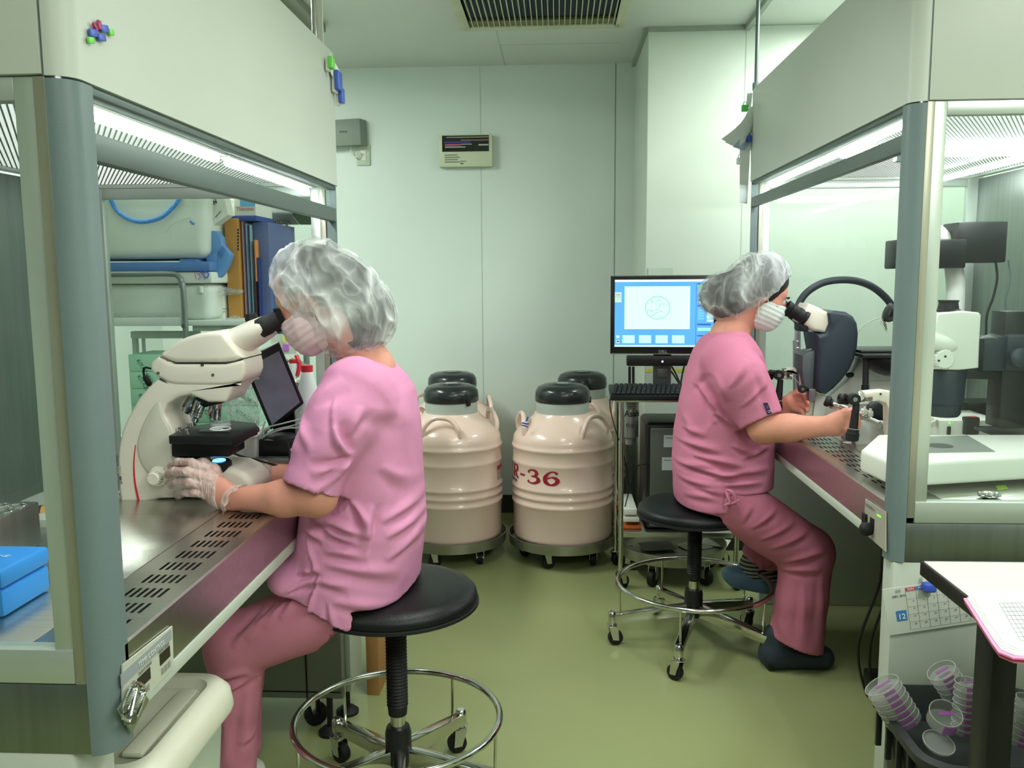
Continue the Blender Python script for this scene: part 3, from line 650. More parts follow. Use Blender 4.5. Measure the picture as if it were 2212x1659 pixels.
t1 = tank(0.022, 3.93, 'front cream nitrogen tank on the right lettered R-36', (-42, 75, 192))
t2 = tank(-0.492, 3.93, 'front cream nitrogen tank on the left beside the pink sleeve', (-97, 20, 155))
tank(0.125, 4.432, 'rear nitrogen tank half hidden behind the tank lettered R-36', (-20, -90, 160))
tank(-0.548, 4.436, 'rear nitrogen tank half hidden behind the front left tank', (10, -90, 160))
M_red = mat('red_print', (150, 32, 52), 0.4)
def onT(x0, y0, R, th0, kx, z0, rise=0.0):
    def f(c):
        s = c.x*kx; th = th0+s/R
        return Vector((x0+math.cos(th)*(R+c.z), y0+math.sin(th)*(R+c.z), z0+c.y+rise*s))
    return f
def tank_text(g, x0, y0, body, size, kx, th_deg, z0, m, bold, rise=0, R=0.2298):
    text(body, size, None, (1, 0, 0), (0, 1, 0), m, g, 0.0008, bold=bold, bend=onT(x0, y0, R, math.radians(th_deg), kx, z0, rise))
def glyph(g, strokes, x0, y0, th_deg, z0, m, w, h, R=0.2298):
    """thick-and-thin serif figure: strokes of centre points with widths, on the tank wall"""
    for st in strokes:
        pts = [Vector((a*w, b*h, 0)) for a, b, _ in st]; ws = [c for _, _, c in st]
        P2 = catmull(pts, 8); W = [float(np.interp(i/(len(P2)-1)*(len(ws)-1), range(len(ws)), ws)) for i in range(len(P2))]
        bm = B(); L = []; f = onT(x0, y0, R, math.radians(th_deg), 1.0, z0)
        for i, p in enumerate(P2):
            d = (P2[min(i+1, len(P2)-1)]-P2[max(i-1, 0)]).normalized(); n = Vector((-d.y, d.x, 0))*W[i]/2
            L.append([bm.verts.new(f(q+Vector((0, 0, zz)))) for q, zz in ((p+n, 0.0008), (p-n, 0.0008))])
        for a, b in zip(L, L[1:]): bm.faces.new((a[0], a[1], b[1], b[0]))
        obj('lettering', bm, m, g, smooth=False)
S = 0.058
glyph(t1, [[(0.12, .80, .014), (0.3, 1.0, .006), (0.62, .98, .012), (0.74, .78, .019), (0.6, .58, .009), (0.36, .53, .005)], [(0.36, .53, .005), (0.7, .50, .010), (0.86, .27, .021), (0.62, .03, .010), (0.28, .0, .006), (0.08, .16, .013)]], 0.022, 3.93, -134, 0.398, M_red, 0.075, S)
glyph(t1, [[(0.86, .84, .013), (0.66, 1.0, .006), (0.40, .92, .008), (0.17, .55, .020), (0.2, .2, .019), (0.48, .0, .007), (0.74, .1, .014), (0.86, .32, .021), (0.72, .54, .013), (0.5, .58, .005), (0.27, .46, .006)]], 0.022, 3.93, -113, 0.398, M_red, 0.08, S)
glyph(t1, [[(0, .42, .009), (1, .42, .009)]], 0.022, 3.93, -146, 0.402, M_red, 0.034, S)
glyph(t1, [[(0.22, 0, .018), (0.22, 1, .018)], [(0.0, 0.03, .005), (0.48, 0.03, .005)], [(0.0, 0.98, .005), (0.5, 0.98, .005), (.85, .9, .016), (.86, .62, .018), (.6, .5, .006), (.2, .5, .004)], [(.5, .5, .012), (.8, .1, .016), (1.1, 0.02, .006)]], 0.022, 3.93, -166, 0.405, M_red, 0.06, S)
glyph(t1, [[(0.0, 1, .016), (1, 0, .016)], [(1, 1, .006), (0, 0, .006)]], 0.022, 3.93, -188, 0.408, M_red, 0.06, S)
tank_text(t1, 0.022, 3.93, 'DISTRIBUTORS', 0.017, 1.0, -182, 0.383, mat('navy_print', (60, 70, 110), 0.5), 0.0)
bm = B(); c = Vector((-0.105, 3.74, 0.625))
for p in ((1128, 912, 1143, 915, 1141, 918, 1126, 915), (1139, 900, 1142, 900, 1139, 910, 1135, 910), (1127, 917, 1141, 920, 1140, 923, 1125, 919)):
    slab(bm, *[P(p[i], p[i+1], Y=3.762) for i in (0, 2, 4, 6)], (0, -0.001, 0))
tag(obj('blue_tape', bm, mat('tape_blue', (60, 90, 170), 0.5)), 'small blue tape label on the shoulder of the right front tank', 'label')
f = onT(-0.492, 3.93, 0.2298, 0, 1, 0)
def tank_label(g, x0, y0, th0, th1, z0, z1, m, nm='warning_label'):
    bm = B(); n = 6
    for k in range(n):
        a, b = [math.radians(th0+(th1-th0)*q/n) for q in (k, k+1)]; R = 0.2302
        bm.faces.new([bm.verts.new((x0+R*math.cos(t), y0+R*math.sin(t), z)) for t, z in ((a, z0), (b, z0), (b, z1), (a, z1))])
    obj(nm, bm, m, g)
tank_label(t2, -0.492, 3.93, -20, 2, 0.43, 0.45, mat('label_red', (170, 70, 70), 0.5)); tank_label(t2, -0.492, 3.93, -20, 2, 0.385, 0.43, mat('label_grey', (176, 172, 164), 0.5))
bm = B(); c = P(1052, 911, Y=3.95); box(bm, c.x-0.012, c.x+0.010, 3.94, 3.946, c.z-0.02, c.z+0.012, 0.002); tag(obj('paper_tag', bm, mat('tag_cream', (212, 210, 180), 0.6)), 'small cream tag at the shoulder of the left front tank', 'tag')
# an empty dolly pan with papers under the cart
g = thing('tank_dolly', 'empty round steel pan dolly holding papers under the trolley', 'dolly', (0.50, 3.72, 0), 'steel dollies under the tanks')
bm = B(); lathe(bm, [(0.001, 0.108), (0.222, 0.108), (0.232, 0.15), (0.237, 0.15), (0.227, 0.10), (0.001, 0.10)], (0.50, 3.72, 0), n=48, cap=False); obj('pan', bm, M_pan, g)
for k in range(5): a = 0.4+k*2*PI/5; castor(g, 0.50+0.18*math.cos(a), 3.72+0.18*math.sin(a), 0.036, 0.1, a)
for i, (px, py, ang, sz) in enumerate(((1500, 1178, .5, .13), (1545, 1172, -.4, .12), (1420, 1182, .2, .15))):
    c = P(px, py, Z=0.115); bm = B(); box(bm, -sz/2, sz/2, -0.05, 0.05, 0, 0.0015, M=Matrix.Translation((c.x, c.y, 0.112+0.004*i)) @ Matrix.Rotation(ang, 4, 'Z') @ Matrix.Rotation(0.06, 4, 'X'))
    tag(obj('paper_sheet', bm, M_paper if i < 2 else mat('paper_dull', (150, 150, 146), 0.7)), ('white paper sheet lying right of the stool post in the round pan', 'cream paper sheet at the right rim of the round pan', 'dull grey sheet spread left of the stool post in the round pan')[i], 'paper')
# ============================================================ stools
M_vinyl = mat('black_vinyl', (17, 19, 21), 0.4, var=0.12, scale=9, bump=0.12, bscale=260, spec=0.35)
def stool(x, y, zs, a0, label, ring_r=0.255):
    g = thing('lab_stool', label, 'stool', (x, y, 0), 'black round lab stools'); c = (x, y, 0); o = Vector(c)
    r = 0.2
    bm = B(); lathe(bm, [(0.001, zs-0.052), (r-0.03, zs-0.052), (r-0.008, zs-0.044), (r, zs-0.03), (r-0.003, zs-0.016), (r-0.014, zs-0.006), (r-0.04, zs), (0.08, zs+0.002), (0.001, zs+0.002)], c, n=56, cap=False); s = obj('seat', bm, M_vinyl, g, auto=60)
    bm = B(); lathe(bm, [(r-0.010, zs-0.046), (r+0.0025, zs-0.043), (r+0.002, zs-0.036), (r-0.004, zs-0.034)], c, n=56, cap=False); obj('piping', bm, M_rub, s)
    bm = B(); prof = [(0.024, zs-0.05)]; z = zs-0.055; zb = 0.262
    while z > zb:
        prof += [(0.0262, z), (0.0225, z-0.004)]; z -= 0.0085
    prof += [(0.024, zb-0.004), (0.0225, zb-0.02), (0.02, zb-0.02)]
    lathe(bm, prof, c, n=28); obj('bellows', bm, M_rub, g)
    bm = B(); lathe(bm, [(0.018, 0.17), (0.018, 0.25)], c, n=20); obj('gas_lift', bm, M_chrome, g)
    bm = B(); lathe(bm, [(0.028, 0.11), (0.032, 0.125), (0.032, 0.195), (0.028, 0.21), (0.019, 0.212)], c, n=28); obj('hub', bm, M_black, g)
    bm = B(); tube(bm, ring((x, y, 0.232), ring_r, 64), 0.0085, 12, closed=True); obj('foot_ring', bm, M_chrome, g)
    for k in range(5):
        a = math.radians(a0+72*k); d = Vector((math.cos(a), math.sin(a), 0)); n = Vector((-d.y, d.x, 0))
        bm = B()
        prism(bm, [o+d*0.02+n*0.018+Vector((0, 0, .158)), o+d*0.285+n*0.012+Vector((0, 0, .112)), o+d*0.285+n*0.012+Vector((0, 0, .082)), o+d*0.02+n*0.018+Vector((0, 0, .112))], -n*0.030, 0.003)
        lathe(bm, [(0.012, 0.078), (0.015, 0.085), (0.015, 0.116), (0.010, 0.122)], o+d*0.285, n=14); obj('base_arm', bm, M_chrome, g)
        bm = B(); cyl(bm, o+d*(ring_r-0.008)+Vector((0, 0, 0.115)), o+d*(ring_r-0.004)+Vector((0, 0, 0.228)), 0.004, n=8); obj('ring_strut', bm, M_chrome, g)
        castor(g, x+0.285*d.x, y+0.285*d.y, 0.0265, 0.078, a+1.3+k, 'wheel')
    return g
stool(-0.392, 1.985, 0.568, -8, 'black round stool carrying the woman at the left bench', 0.25)
stool(0.478, 2.960, 0.52, 36, 'black round stool carrying the woman at the right bench', 0.265)
# ============================================================ trolley with the computer
g = thing('steel_trolley', 'chrome trolley that carries the monitor, keyboard and computer tower', 'trolley', (0.5, 3.75, 0))
bm = B(); box(bm, 0.235, 0.76, 3.50, 3.84, 0.795, 0.822, 0.002); obj('top_shelf', bm, M_steel, g)
bm = B(); box(bm, 0.262, 0.75, 3.52, 3.83, 0.222, 0.245, 0.002); obj('lower_shelf', bm, M_steel, g)
for x in (0.262, 0.74):
    for y in (3.52, 3.82):
        bm = B(); cyl(bm, (x, y, 0.075), (x, y, 0.80), 0.0105, n=14); obj('leg', bm, M_chrome, g)
        castor(g, x, y, 0.03, 0.075, 0.7, 'castor')
g = thing('computer_monitor', 'black framed monitor showing a round embryo image on blue', 'monitor', (0.435, 3.6, 0.825))
ma = Matrix.Translation((0.437, 3.60, 1.145)) @ Matrix.Rotation(math.radians(-4), 4, 'Z') @ Matrix.Rotation(math.radians(-1.5), 4, 'X')
mw, mh = 0.438, 0.325
def mbox(bm, u0, u1, w0, w1, t0, t1, bev=0):
    box(bm, (u0-0.5)*mw, (u1-0.5)*mw, t0, t1, (w0-0.5)*mh, (w1-0.5)*mh, bev, M=ma)
bm = B(); mbox(bm, 0, 1, 0, 1, -0.008, 0.03, 0.003); fr = obj('bezel', bm, M_black, g)
bm = B(); mbox(bm, 0.0, 1, 0.988, 1.0, -0.0095, -0.005); mbox(bm, 0, 1, 0, 0.012, -0.0095, -0.005); obj('silver_edge', bm, M_steelv, fr)
bm = B(); mbox(bm, 0.04, 0.96, 0.095, 0.945, -0.0088, -0.0078); sc = obj('screen', bm, mat('screen_blue', (92, 172, 236), 0.4, var=0.03, emit=0.62), g)
sw = lambda u: 0.04+0.92*u
sh = lambda w: 0.095+0.85*w
def ui(name, u0, u1, w0, w1, rgb, e=0.72, t=0):
    bm = B(); mbox(bm, sw(u0), sw(u1), sh(w0), sh(w1), -0.0094-t, -0.0088-t); return obj(name, bm, mat('ui_%d_%d_%d' % rgb, rgb, 0.5, var=0, emit=e), sc)
ui('menu_bar', 0, 1, 0.968, 1, (225, 250, 255)); ui('task_bar', 0, 0.84, 0.0, 0.025, (205, 240, 250))
ui('image_panel', 0.10, 0.76, 0.265, 0.90, (208, 255, 238))
for k in range(4): ui('thumbnail', 0.082+0.168*k, 0.205+0.168*k, 0.055, 0.172, (190, 250, 236))
ui('side_panel', 0.82, 0.825, 0.04, 0.95, (60, 110, 200)); ui('icon', 0.018, 0.05, 0.13, 0.17, (190, 240, 240)); ui('icon', 0.018, 0.05, 0.055, 0.10, (215, 245, 250))
ui('icon', 0.022, 0.046, 0.07, 0.09, (40, 60, 110), 0.3, 0.0007)
ui('palette', 0.0, 0.068, 0.665, 0.815, (180, 214, 206)); ui('palette_row', 0.012, 0.058, 0.775, 0.785, (150, 110, 130), .4, .0007); ui('palette_row', 0.012, 0.058, 0.74, 0.75, (196, 170, 180), .4, .0007)
for w0, w1, u1, rgb in ((0.925, 0.945, 0.97, (50, 80, 180)), (0.875, 0.915, 0.97, (120, 210, 130)), (0.60, 0.62, 0.97, (50, 80, 180)), (0.325, 0.345, 0.97, (50, 80, 180)), (0.16, 0.175, 0.97, (50, 80, 180))):
    ui('panel_title', 0.835, u1, w0, w1, rgb, 0.6)
for w in (0.54, 0.50, 0.46, 0.42): ui('button', 0.84, 0.90, w-0.012, w+0.014, (110, 190, 240)); 
for w0, w1 in ((0.80, 0.865), (0.645, 0.675)): ui('field', 0.845, 0.885, w0, w1, (190, 236, 232))
for w in (0.755, 0.695): ui('field_dark', 0.845, 0.875, w-0.01, w+0.01, (36, 46, 60), 0.3)
ui('list_box', 0.93, 0.99, 0.42, 0.53, (208, 246, 240)); ui('list_box', 0.93, 0.99, 0.375, 0.405, (208, 246, 240)); ui('list_box', 0.84, 0.97, 0.24, 0.285, (150, 225, 210))
M_ering = mat('embryo_line', (96, 170, 130), 0.5, var=0, emit=0.35)
bm = B(); cen = ma @ Vector(((sw(0.435)-0.5)*mw, -0.0098, (sh(0.585)-0.5)*mh)); ux = (ma.to_3x3() @ Vector((1, 0, 0))); uz = (ma.to_3x3() @ Vector((0, 0, 1)))
tube(bm, [cen+(ux*math.cos(t)*0.050+uz*math.sin(t)*0.047) for t in np.linspace(0, 2*PI, 64, endpoint=False)], 0.0009, 5, closed=True)
tube(bm, [cen+(ux*math.cos(t)*(0.045+0.002*math.sin(7*t))+uz*math.sin(t)*(0.042+0.002*math.cos(5*t))) for t in np.linspace(0, 2*PI, 64, endpoint=False)], 0.0003, 4, closed=True); obj('embryo_outline', bm, M_ering, sc)
bm = B()
for k in range(46):
    a, r_ = random.random()*6.28, 0.041*math.sqrt(random.random()); c = cen+ux*math.cos(a)*r_+uz*math.sin(a)*r_; q = 0.002+0.004*random.random()
    bm.faces.new([bm.verts.new(c+ux*q*math.cos(t)+uz*q*math.sin(t)*0.7) for t in (0, 1, 2, 3, 4, 5)])
o = obj('embryo_cells', bm, mat('embryo_pale', (176, 232, 204), 0.5, var=0, emit=0.62), sc, smooth=False); o['kind'] = 'stuff'
text('DELL', 0.016, ma @ Vector((-0.02, -0.0085, -0.5*mh+0.006)), ux, uz, mat('logo_silver', (150, 156, 156), 0.4), g, bold=0.0003)
bm = B(); box(bm, 0.285, 0.60, 3.575, 3.62, 0.935, 0.977, 0.006); tag_o = obj('speaker_bar', bm, M_black, g)
bm = B(); c = P(1431, 781, Y=3.574); lathe(bm, [(0.001, 0), (0.004, 0), (0.004, 0.002), (0.001, 0.002)], c, (0, -1, 0), 12); obj('power_light', bm, mat('blue_led', (150, 160, 255), 0.4, emit=5), tag_o)
bm = B(); box(bm, 0.40, 0.475, 3.63, 3.65, 0.83, 1.10, 0.004); box(bm, 0.415, 0.46, 3.626, 3.632, 0.88, 0.92, 0.003); obj('stand_neck', bm, mat('stand_silver', (120, 124, 122), 0.4, 0.6), g)
bm = B(); box(bm, 0.33, 0.55, 3.55, 3.76, 0.823, 0.835, 0.006); obj('stand_base', bm, M_black, g)
g = thing('keyboard', 'black computer keyboard standing on the trolley edge', 'keyboard', (0.42, 3.5, 0.823))
K = Matrix.Translation((0.425, 3.50, 0.846)) @ Matrix.Rotation(math.radians(11), 4, 'X')
bm = B(); box(bm, -0.215, 0.215, -0.075, 0.075, -0.022, 0.0, 0.004, M=K); obj('case', bm, mat('keyboard_black', (26, 30, 34), 0.4), g)
kb = B(); box(kb, -0.008, 0.008, -0.008, 0.008, 0, 0.010, 0.0025); km = None
for r_ in range(6):
    for c_ in range(21):
        if c_ in (15,) : continue
        p = K @ Vector((-0.203+0.0195*c_+(0.004*r_ if c_ < 15 else 0), -0.06+0.022*r_, 0.0))
        if km is None:
            k0 = obj('key', kb, mat('key_black', (30, 33, 36), 0.45), g); km = k0.data; k0.rotation_euler = K.to_euler()
            k0.data.transform(Matrix.Translation(BASE[g.name])); k0.location = p-BASE[g.name]
        else:
            k1 = k0.copy(); COL.objects.link(k1); k1.location = p-BASE[g.name]
g = thing('computer_tower', 'black and grey computer tower with white stickers on the trolley shelf', 'computer', (0.5, 3.7, 0.246))
bm = B(); box(bm, 0.365, 0.57, 3.56, 3.83, 0.247, 0.70, 0.02, 4); obj('case', bm, M_black, g)
bm = B(); box(bm, 0.383, 0.555, 3.55, 3.562, 0.262, 0.682, 0.008, 3); obj('front_panel', bm, mat('tower_grey', (98, 104, 98), 0.4, 0.3), g)
for (px0, py0, px1, py1) in ((1434, 940, 1462, 966), (1430, 988, 1460, 1016)):
    A, C = P(px0, py0, Y=3.549), P(px1, py1, Y=3.549); bm = B(); box(bm, A.x, C.x, 3.5485, 3.55, C.z, A.z); st = obj('sticker', bm, mat('sticker_pale', (190, 200, 200), 0.6), g)
    bm = B(); box(bm, A.x+0.008, C.x-0.006, 3.548, 3.5486, A.z-0.013, A.z-0.011); obj('sticker_line', bm, M_ink, st)
bm = B(); tube(bm, catmull([P(1402, 1005, Y=3.57), P(1392, 1003, Y=3.5), P(1375, 1010, Y=3.52), P(1362, 1050, Y=3.55), P(1350, 1095, Y=3.6), P(1345, 1120, Y=3.62)], 8), 0.0025, 8); tag(obj('usb_cable', bm, M_rub), 'thin black cable plugged into the left of the computer tower', 'cable')
bm = B(); tube(bm, catmull([P(1319, 850, Y=3.49), P(1318, 880, Y=3.48), P(1330, 930, Y=3.5), P(1348, 985, Y=3.56), P(1356, 1040, Y=3.6), P(1362, 1060, Y=3.7)], 8), 0.0022, 8); tag(obj('keyboard_cable', bm, M_rub), 'thin black cable hanging from the left end of the keyboard', 'cable')
bm = B()
for a, b in ((1440, 1468), (1450, 1470), (1478, 1470)): tube(bm, catmull([P(a, 790, Y=3.66), P((a+b)/2, 808, Y=3.66), P(b, 830, Y=3.64)], 6), 0.0035, 8)
for x in (1360, 1368): tube(bm, [P(x, 792, Y=3.8), P(x, 840, Y=3.8)], 0.006, 8)
tag(obj('monitor_cables', bm, M_rub), 'black cables hanging under the monitor behind the keyboard', 'cables', kind='stuff')
# notice sheet with a yellow band and a faint note on the alcove wall
bm = B(); A, C = P(1395, 788, Y=4.055), P(1500, 838, Y=4.055); box(bm, A.x, C.x, 4.052, 4.056, C.z, A.z); n_ = tag(obj('wall_notice', bm, mat('notice_pale', (180, 190, 180), 0.6)), 'pale notice with a yellow band on the wall below the monitor', 'notice')
bm = B(); A, C = P(1395, 797, Y=4.05), P(1500, 804, Y=4.05); box(bm, A.x, C.x, 4.051, 4.052, C.z, A.z); obj('yellow_band', bm, mat('yellow_band', (196, 186, 80), 0.6), n_)
bm = B(); A, C = P(1400, 579, Y=4.056), P(1453, 610, Y=4.056); box(bm, A.x, C.x, 4.056, 4.0585, C.z, A.z); tag(obj('wall_note', bm, mat('note_pale', (190, 204, 190), 0.6)), 'pale paper note on the wall just above the monitor', 'note')
# grey bottle hanging at the trolley side
g = thing('spray_can', 'silver can lettered Asahi hanging inside the trolley frame', 'can', P(1362, 940, Y=3.62))
c = P(1361, 945, Y=3.62); bm = B(); lathe(bm, [(0.008, -0.03), (0.02, -0.028), (0.02, -0.005), (0.034, 0.005), (0.035, 0.155), (0.030, 0.165), (0.01, 0.17)], c, n=28); obj('body', bm, mat('can_silver', (150, 154, 150), 0.35, 0.7), g)
text('Asahi', 0.036, None, (1, 0, 0), (0, 1, 0), M_ink, g, 0.0006, bold=0.0008, bend=onT(c.x, c.y, 0.0358, math.radians(-138), 1.0, c.z+0.095))
text('FUJI', 0.022, None, (1, 0, 0), (0, 1, 0), M_ink, g, 0.0006, bend=onT(c.x, c.y, 0.0358, math.radians(-125), 1.0, c.z+0.05))
# papers standing beside the tower on the shelf
for i, (py, m, lab, th) in enumerate(((1112, mat('orange_file', (190, 96, 40), 0.5), 'orange folder edge low on the trolley shelf', 0.012), (1098, M_paper, 'lower white document stack left of the computer tower', 0.02), (1078, M_paper, 'upper white document stack left of the computer tower', 0.025))):
    A = P(1350, py+8, Y=3.56); bm = B(); box(bm, 0.272, 0.352-0.01*i, 3.56, 3.82, 0.247+0.03*i, 0.247+0.03*i+th, 0.001); tag(obj('document_stack', bm, m), lab, 'papers')
# ============================================================ left background: desk, shelves and what stands on them
g = thing('side_desk', 'black topped side desk behind the woman at the left bench', 'desk', (-1.0, 3.4, 0))
bm = B(); box(bm, -1.5, -0.60, 3.10, 3.66, 0.745, 0.79, 0.003); obj('desk_top', bm, M_black, g)
bm = B(); box(bm, -1.45, -0.64, 3.05, 3.6, 0.72, 0.745); obj('apron', bm, M_collar, g)
for x in (-1.44, -0.66):
    for y in (3.06, 3.6): bm = B(); box(bm, x-0.02, x+0.02, y-0.02, y+0.02, 0, 0.745); obj('leg', bm, M_collar, g)
c = P(886, 852, Z=0.79); bm = B(); box(bm, -0.635, -0.585-0.03, 3.48, 3.55, 0.790, 0.7935); tag(obj('sticky_note_pad', bm, mat('note_yellow', (214, 210, 110), 0.6)), 'yellow sticky note pad on the black desk edge', 'note')
def pbox(name, label, cat, x0, y0, x1, y1, Y, d, m, bev=0.004, group=None, rot=0, parent=None):
    A, C = P(x0, y0, Y=Y), P(x1, y1, Y=Y); w, h = (C.x-A.x), (A.z-C.z); bm = B()
    cc = Vector(((A.x+C.x)/2, Y, (A.z+C.z)/2)); box(bm, -w/2, w/2, 0, d, -h/2, h/2, bev, M=Matrix.Translation(cc) @ Matrix.Rotation(rot, 4, 'Y'))
    o = obj(name, bm, m, parent)
    return tag(o, label, cat, group) if label else o
g = thing('storage_rack', 'grey tube framed rack with white boxes beyond the left bench window', 'rack', (-1.1, 2.8, 0))
M_tube = mat('rack_tube', (128, 138, 134), 0.4, 0.4); M_rail = mat('rack_rail', (212, 220, 212), 0.45)
bm = B(); A = P(392, 600, Y=2.56); zt_ = P(330, 592, Y=2.56).z
tube(bm, catmull([(-1.75, 2.56, zt_), (-1.3, 2.56, zt_), (A.x-0.035, 2.56, zt_), (A.x-0.006, 2.56, zt_-0.012), (A.x, 2.56, zt_-0.04), (A.x+0.004, 2.56, zt_-0.15), (A.x+0.006, 2.56, 0.0)], 8), 0.0085, 12); obj('end_frame', bm, M_tube, g)
zs1 = P(300, 696, Y=2.56).z
bm = B(); box(bm, -1.75, A.x-0.008, 2.562, 2.57, zs1-0.012, zs1+0.014, 0.002); box(bm, A.x+0.008, -0.98, 2.60, 2.608, zs1-0.03, zs1-0.006, 0.002); obj('shelf_rail', bm, M_rail, g)
bm = B(); box(bm, -1.75, -0.87, 2.572, 2.98, zs1-0.012, zs1+0.004, 0.002); obj('shelf', bm, M_rail, g)
bm = B(); cyl(bm, (A.x+0.004, 2.55, zs1-0.012), (A.x+0.004, 2.545, zs1-0.012), 0.006, n=12); obj('screw', bm, M_chrome, g)
bm = B(); box(bm, -1.75, -0.87, 2.57, 2.98, 0.735, 0.752, 0.002); obj('lower_shelf', bm, M_rail, g)
for x in (-1.72, -0.885):
    bm = B(); cyl(bm, (x, 2.99, 0), (x, 2.99, 1.25), 0.011, n=12); obj('rear_post', bm, M_tube, g)
g = thing('white_frame_stand', 'white painted metal stand under the rack shelf', 'stand', (-1.2, 2.75, 0.753))
for (a, b, c, d) in ((281, 716, 393, 731), (398, 716, 427, 731)): pbox('top_rail', None, None, a, b, c, d, 2.72, 0.03, M_rail, 0.003, parent=g)
pbox('upright', None, None, 284, 731, 304, 905, 2.722, 0.02, M_rail, 0.002, parent=g); pbox('upright', None, None, 306, 731, 317, 905, 2.735, 0.02, M_rail, 0.002, parent=g)
M_foam = mat('styrofoam', (216, 222, 212), 0.6, var=0.02, bump=0.08, bscale=120)
def foam(label, x1, y0, y1, Y, d, taper=0.015):
    A, C = P(x1, y0, Y=Y), P(x1, y1, Y=Y); X0 = -1.62; bm = B(); w = A.x-X0; h = A.z-C.z
    vs = box(bm, X0, A.x, Y, Y+d, C.z, A.z, 0.03, 5)
    for v in bm.verts:
        t = (v.co.z-C.z)/h; v.co.x = X0+w/2+(v.co.x-X0-w/2)*(1-taper*2*(1-t)); v.co.y = Y+d/2+(v.co.y-Y-d/2)*(1-taper*3*(1-t))
    return bm, A, C
g = thing('foam_box', 'large white foam box with a blue rope handle on top', 'box', P(345, 560, Y=2.6), 'white foam boxes')
bm, A, C = foam('', 440, 410, 558, 2.585, 0.38); obj('body', bm, M_foam, g)
bm = B(); zz = P(300, 450, Y=2.58).z; tube(bm, catmull([P(236, 425, Y=2.575), P(252, 455, Y=2.572), P(280, 474, Y=2.570), P(310, 479, Y=2.570), P(345, 471, Y=2.572), P(370, 452, Y=2.574), P(384, 434, Y=2.575), P(388, 415, Y=2.585)], 8), 0.0062, 8)
M_rope = mat('blue_rope', (70, 146, 226), 0.6, bump=0.6, bscale=160); obj('rope_handle', bm, M_rope, g)
bm = B()
for p in ((412, 474), (416, 482), (413, 487)): bmesh.ops.create_icosphere(bm, subdivisions=2, radius=0.008, matrix=Matrix.Translation(P(*p, Y=2.60)))
tube(bm, catmull([P(411, 470, Y=2.60), P(413, 480, Y=2.59), P(420, 484, Y=2.59)], 4), 0.004, 8); obj('rope_knot', bm, M_rope, g)
bm = B(); tube(bm, catmull([P(412, 470, Y=2.586), P(385, 478, Y=2.583), P(368, 488, Y=2.583), P(360, 503, Y=2.584)], 6), 0.0008, 5); obj('scratch', bm, M_seam, g)
bm = B(); X0 = -1.62; A, C = P(457, 565, Y=2.6), P(457, 586, Y=2.6); box(bm, X0, A.x, 2.585, 2.985, C.z, A.z, 0.006, 2)
box(bm, A.x-0.10, A.x-0.045, 2.60, 2.70, A.z-0.002, A.z+0.008, 0.003)
lidb = tag(obj('box_lid', bm, mat('lid_blue', (84, 126, 186), 0.5)), 'blue lid lying between the two white foam boxes', 'lid')
bm = B(); tube(bm, catmull([P(433, 585, Y=2.583), P(440, 596, Y=2.581), P(447, 600, Y=2.581), P(450, 590, Y=2.582)], 5, True), 0.0018, 6, closed=True); obj('lid_string', bm, mat('string_blue', (60, 100, 190), 0.6), lidb)
g = thing('foam_box', 'lower white foam box standing on the rack shelf', 'box', P(345, 690, Y=2.6), 'white foam boxes')
bm, A, C = foam('', 453, 612, 693, 2.60, 0.36, 0.004); obj('body', bm, M_foam, g)
bm = B(); A, C = P(457, 587, Y=2.592), P(457, 612, Y=2.592); box(bm, -1.63, A.x, 2.592, 2.98, C.z, A.z, 0.006, 3); obj('rim', bm, M_foam, g)
bm = B(); tube(bm, [P(262+4*k, 684+1.6*math.sin(k*0.8), Y=2.598) for k in range(32)], 0.0012, 5); obj('dent_line', bm, M_seam, g)
bm = B(); 
for k, x in enumerate((421, 430, 440)): tube(bm, [P(x, 588, Y=2.591), P(x+3, 604, Y=2.591)] if k != 1 else catmull([P(x-3, 590, Y=2.591), P(x+3, 598, Y=2.591), P(x-2, 604, Y=2.591)], 4), 0.0016, 5)
obj('marker_writing', bm, mat('marker_pink', (206, 130, 190), 0.6), g)
bm = B(); tube(bm, [P(434, 618, Y=2.597), P(434, 632, Y=2.597)], 0.007, 8); obj('drip_mark', bm, M_foam, g)
# tilted shipping label card, small box, folders
g = thing('label_card', 'tilted white carton with printed label lines behind the foam box', 'carton', P(460, 500, Y=2.66))
bm = B(); slab(bm, P(425, 405, Y=2.66), P(478, 395, Y=2.66), P(492, 464, Y=2.66), P(432, 508, Y=2.66), (0, 0.05, 0)); o = obj('carton', bm, M_paper, g)
d = (P(492, 464, Y=2.66)-P(432, 508, Y=2.66)).normalized(); up = Vector((-d.z, 0, d.x))
text('W7TW', 0.017, P(441, 459, Y=2.6585), d, up, M_ink, g, bold=0.0005); text('NNT-P0-33 W3', 0.009, P(433, 452, Y=2.6585), d, up, M_ink, g)
for a, b in (((437, 468), (458, 450)), ((444, 489), (462, 472))):
    bm = B(); tube(bm, [P(*a, Y=2.659), P(*b, Y=2.659)], 0.0012, 5); obj('magenta_line', bm, mat('magenta', (196, 70, 160), 0.5), g)
bm = B(); slab(bm, P(440, 474, Y=2.659), P(452, 463, Y=2.659), P(458, 473, Y=2.659), P(447, 483, Y=2.659), (0, -0.0008, 0)); obj('grey_patch', bm, mat('grey_patch', (150, 152, 150), 0.6), g)
bm = B(); tube(bm, [P(465, 470, Y=2.659), P(477, 456, Y=2.659)], 0.001, 5); obj('print_line', bm, M_ink, g)
g = thing('reagent_carton', 'white and blue reagent carton standing on the folders', 'carton', P(528, 476, Y=2.74))
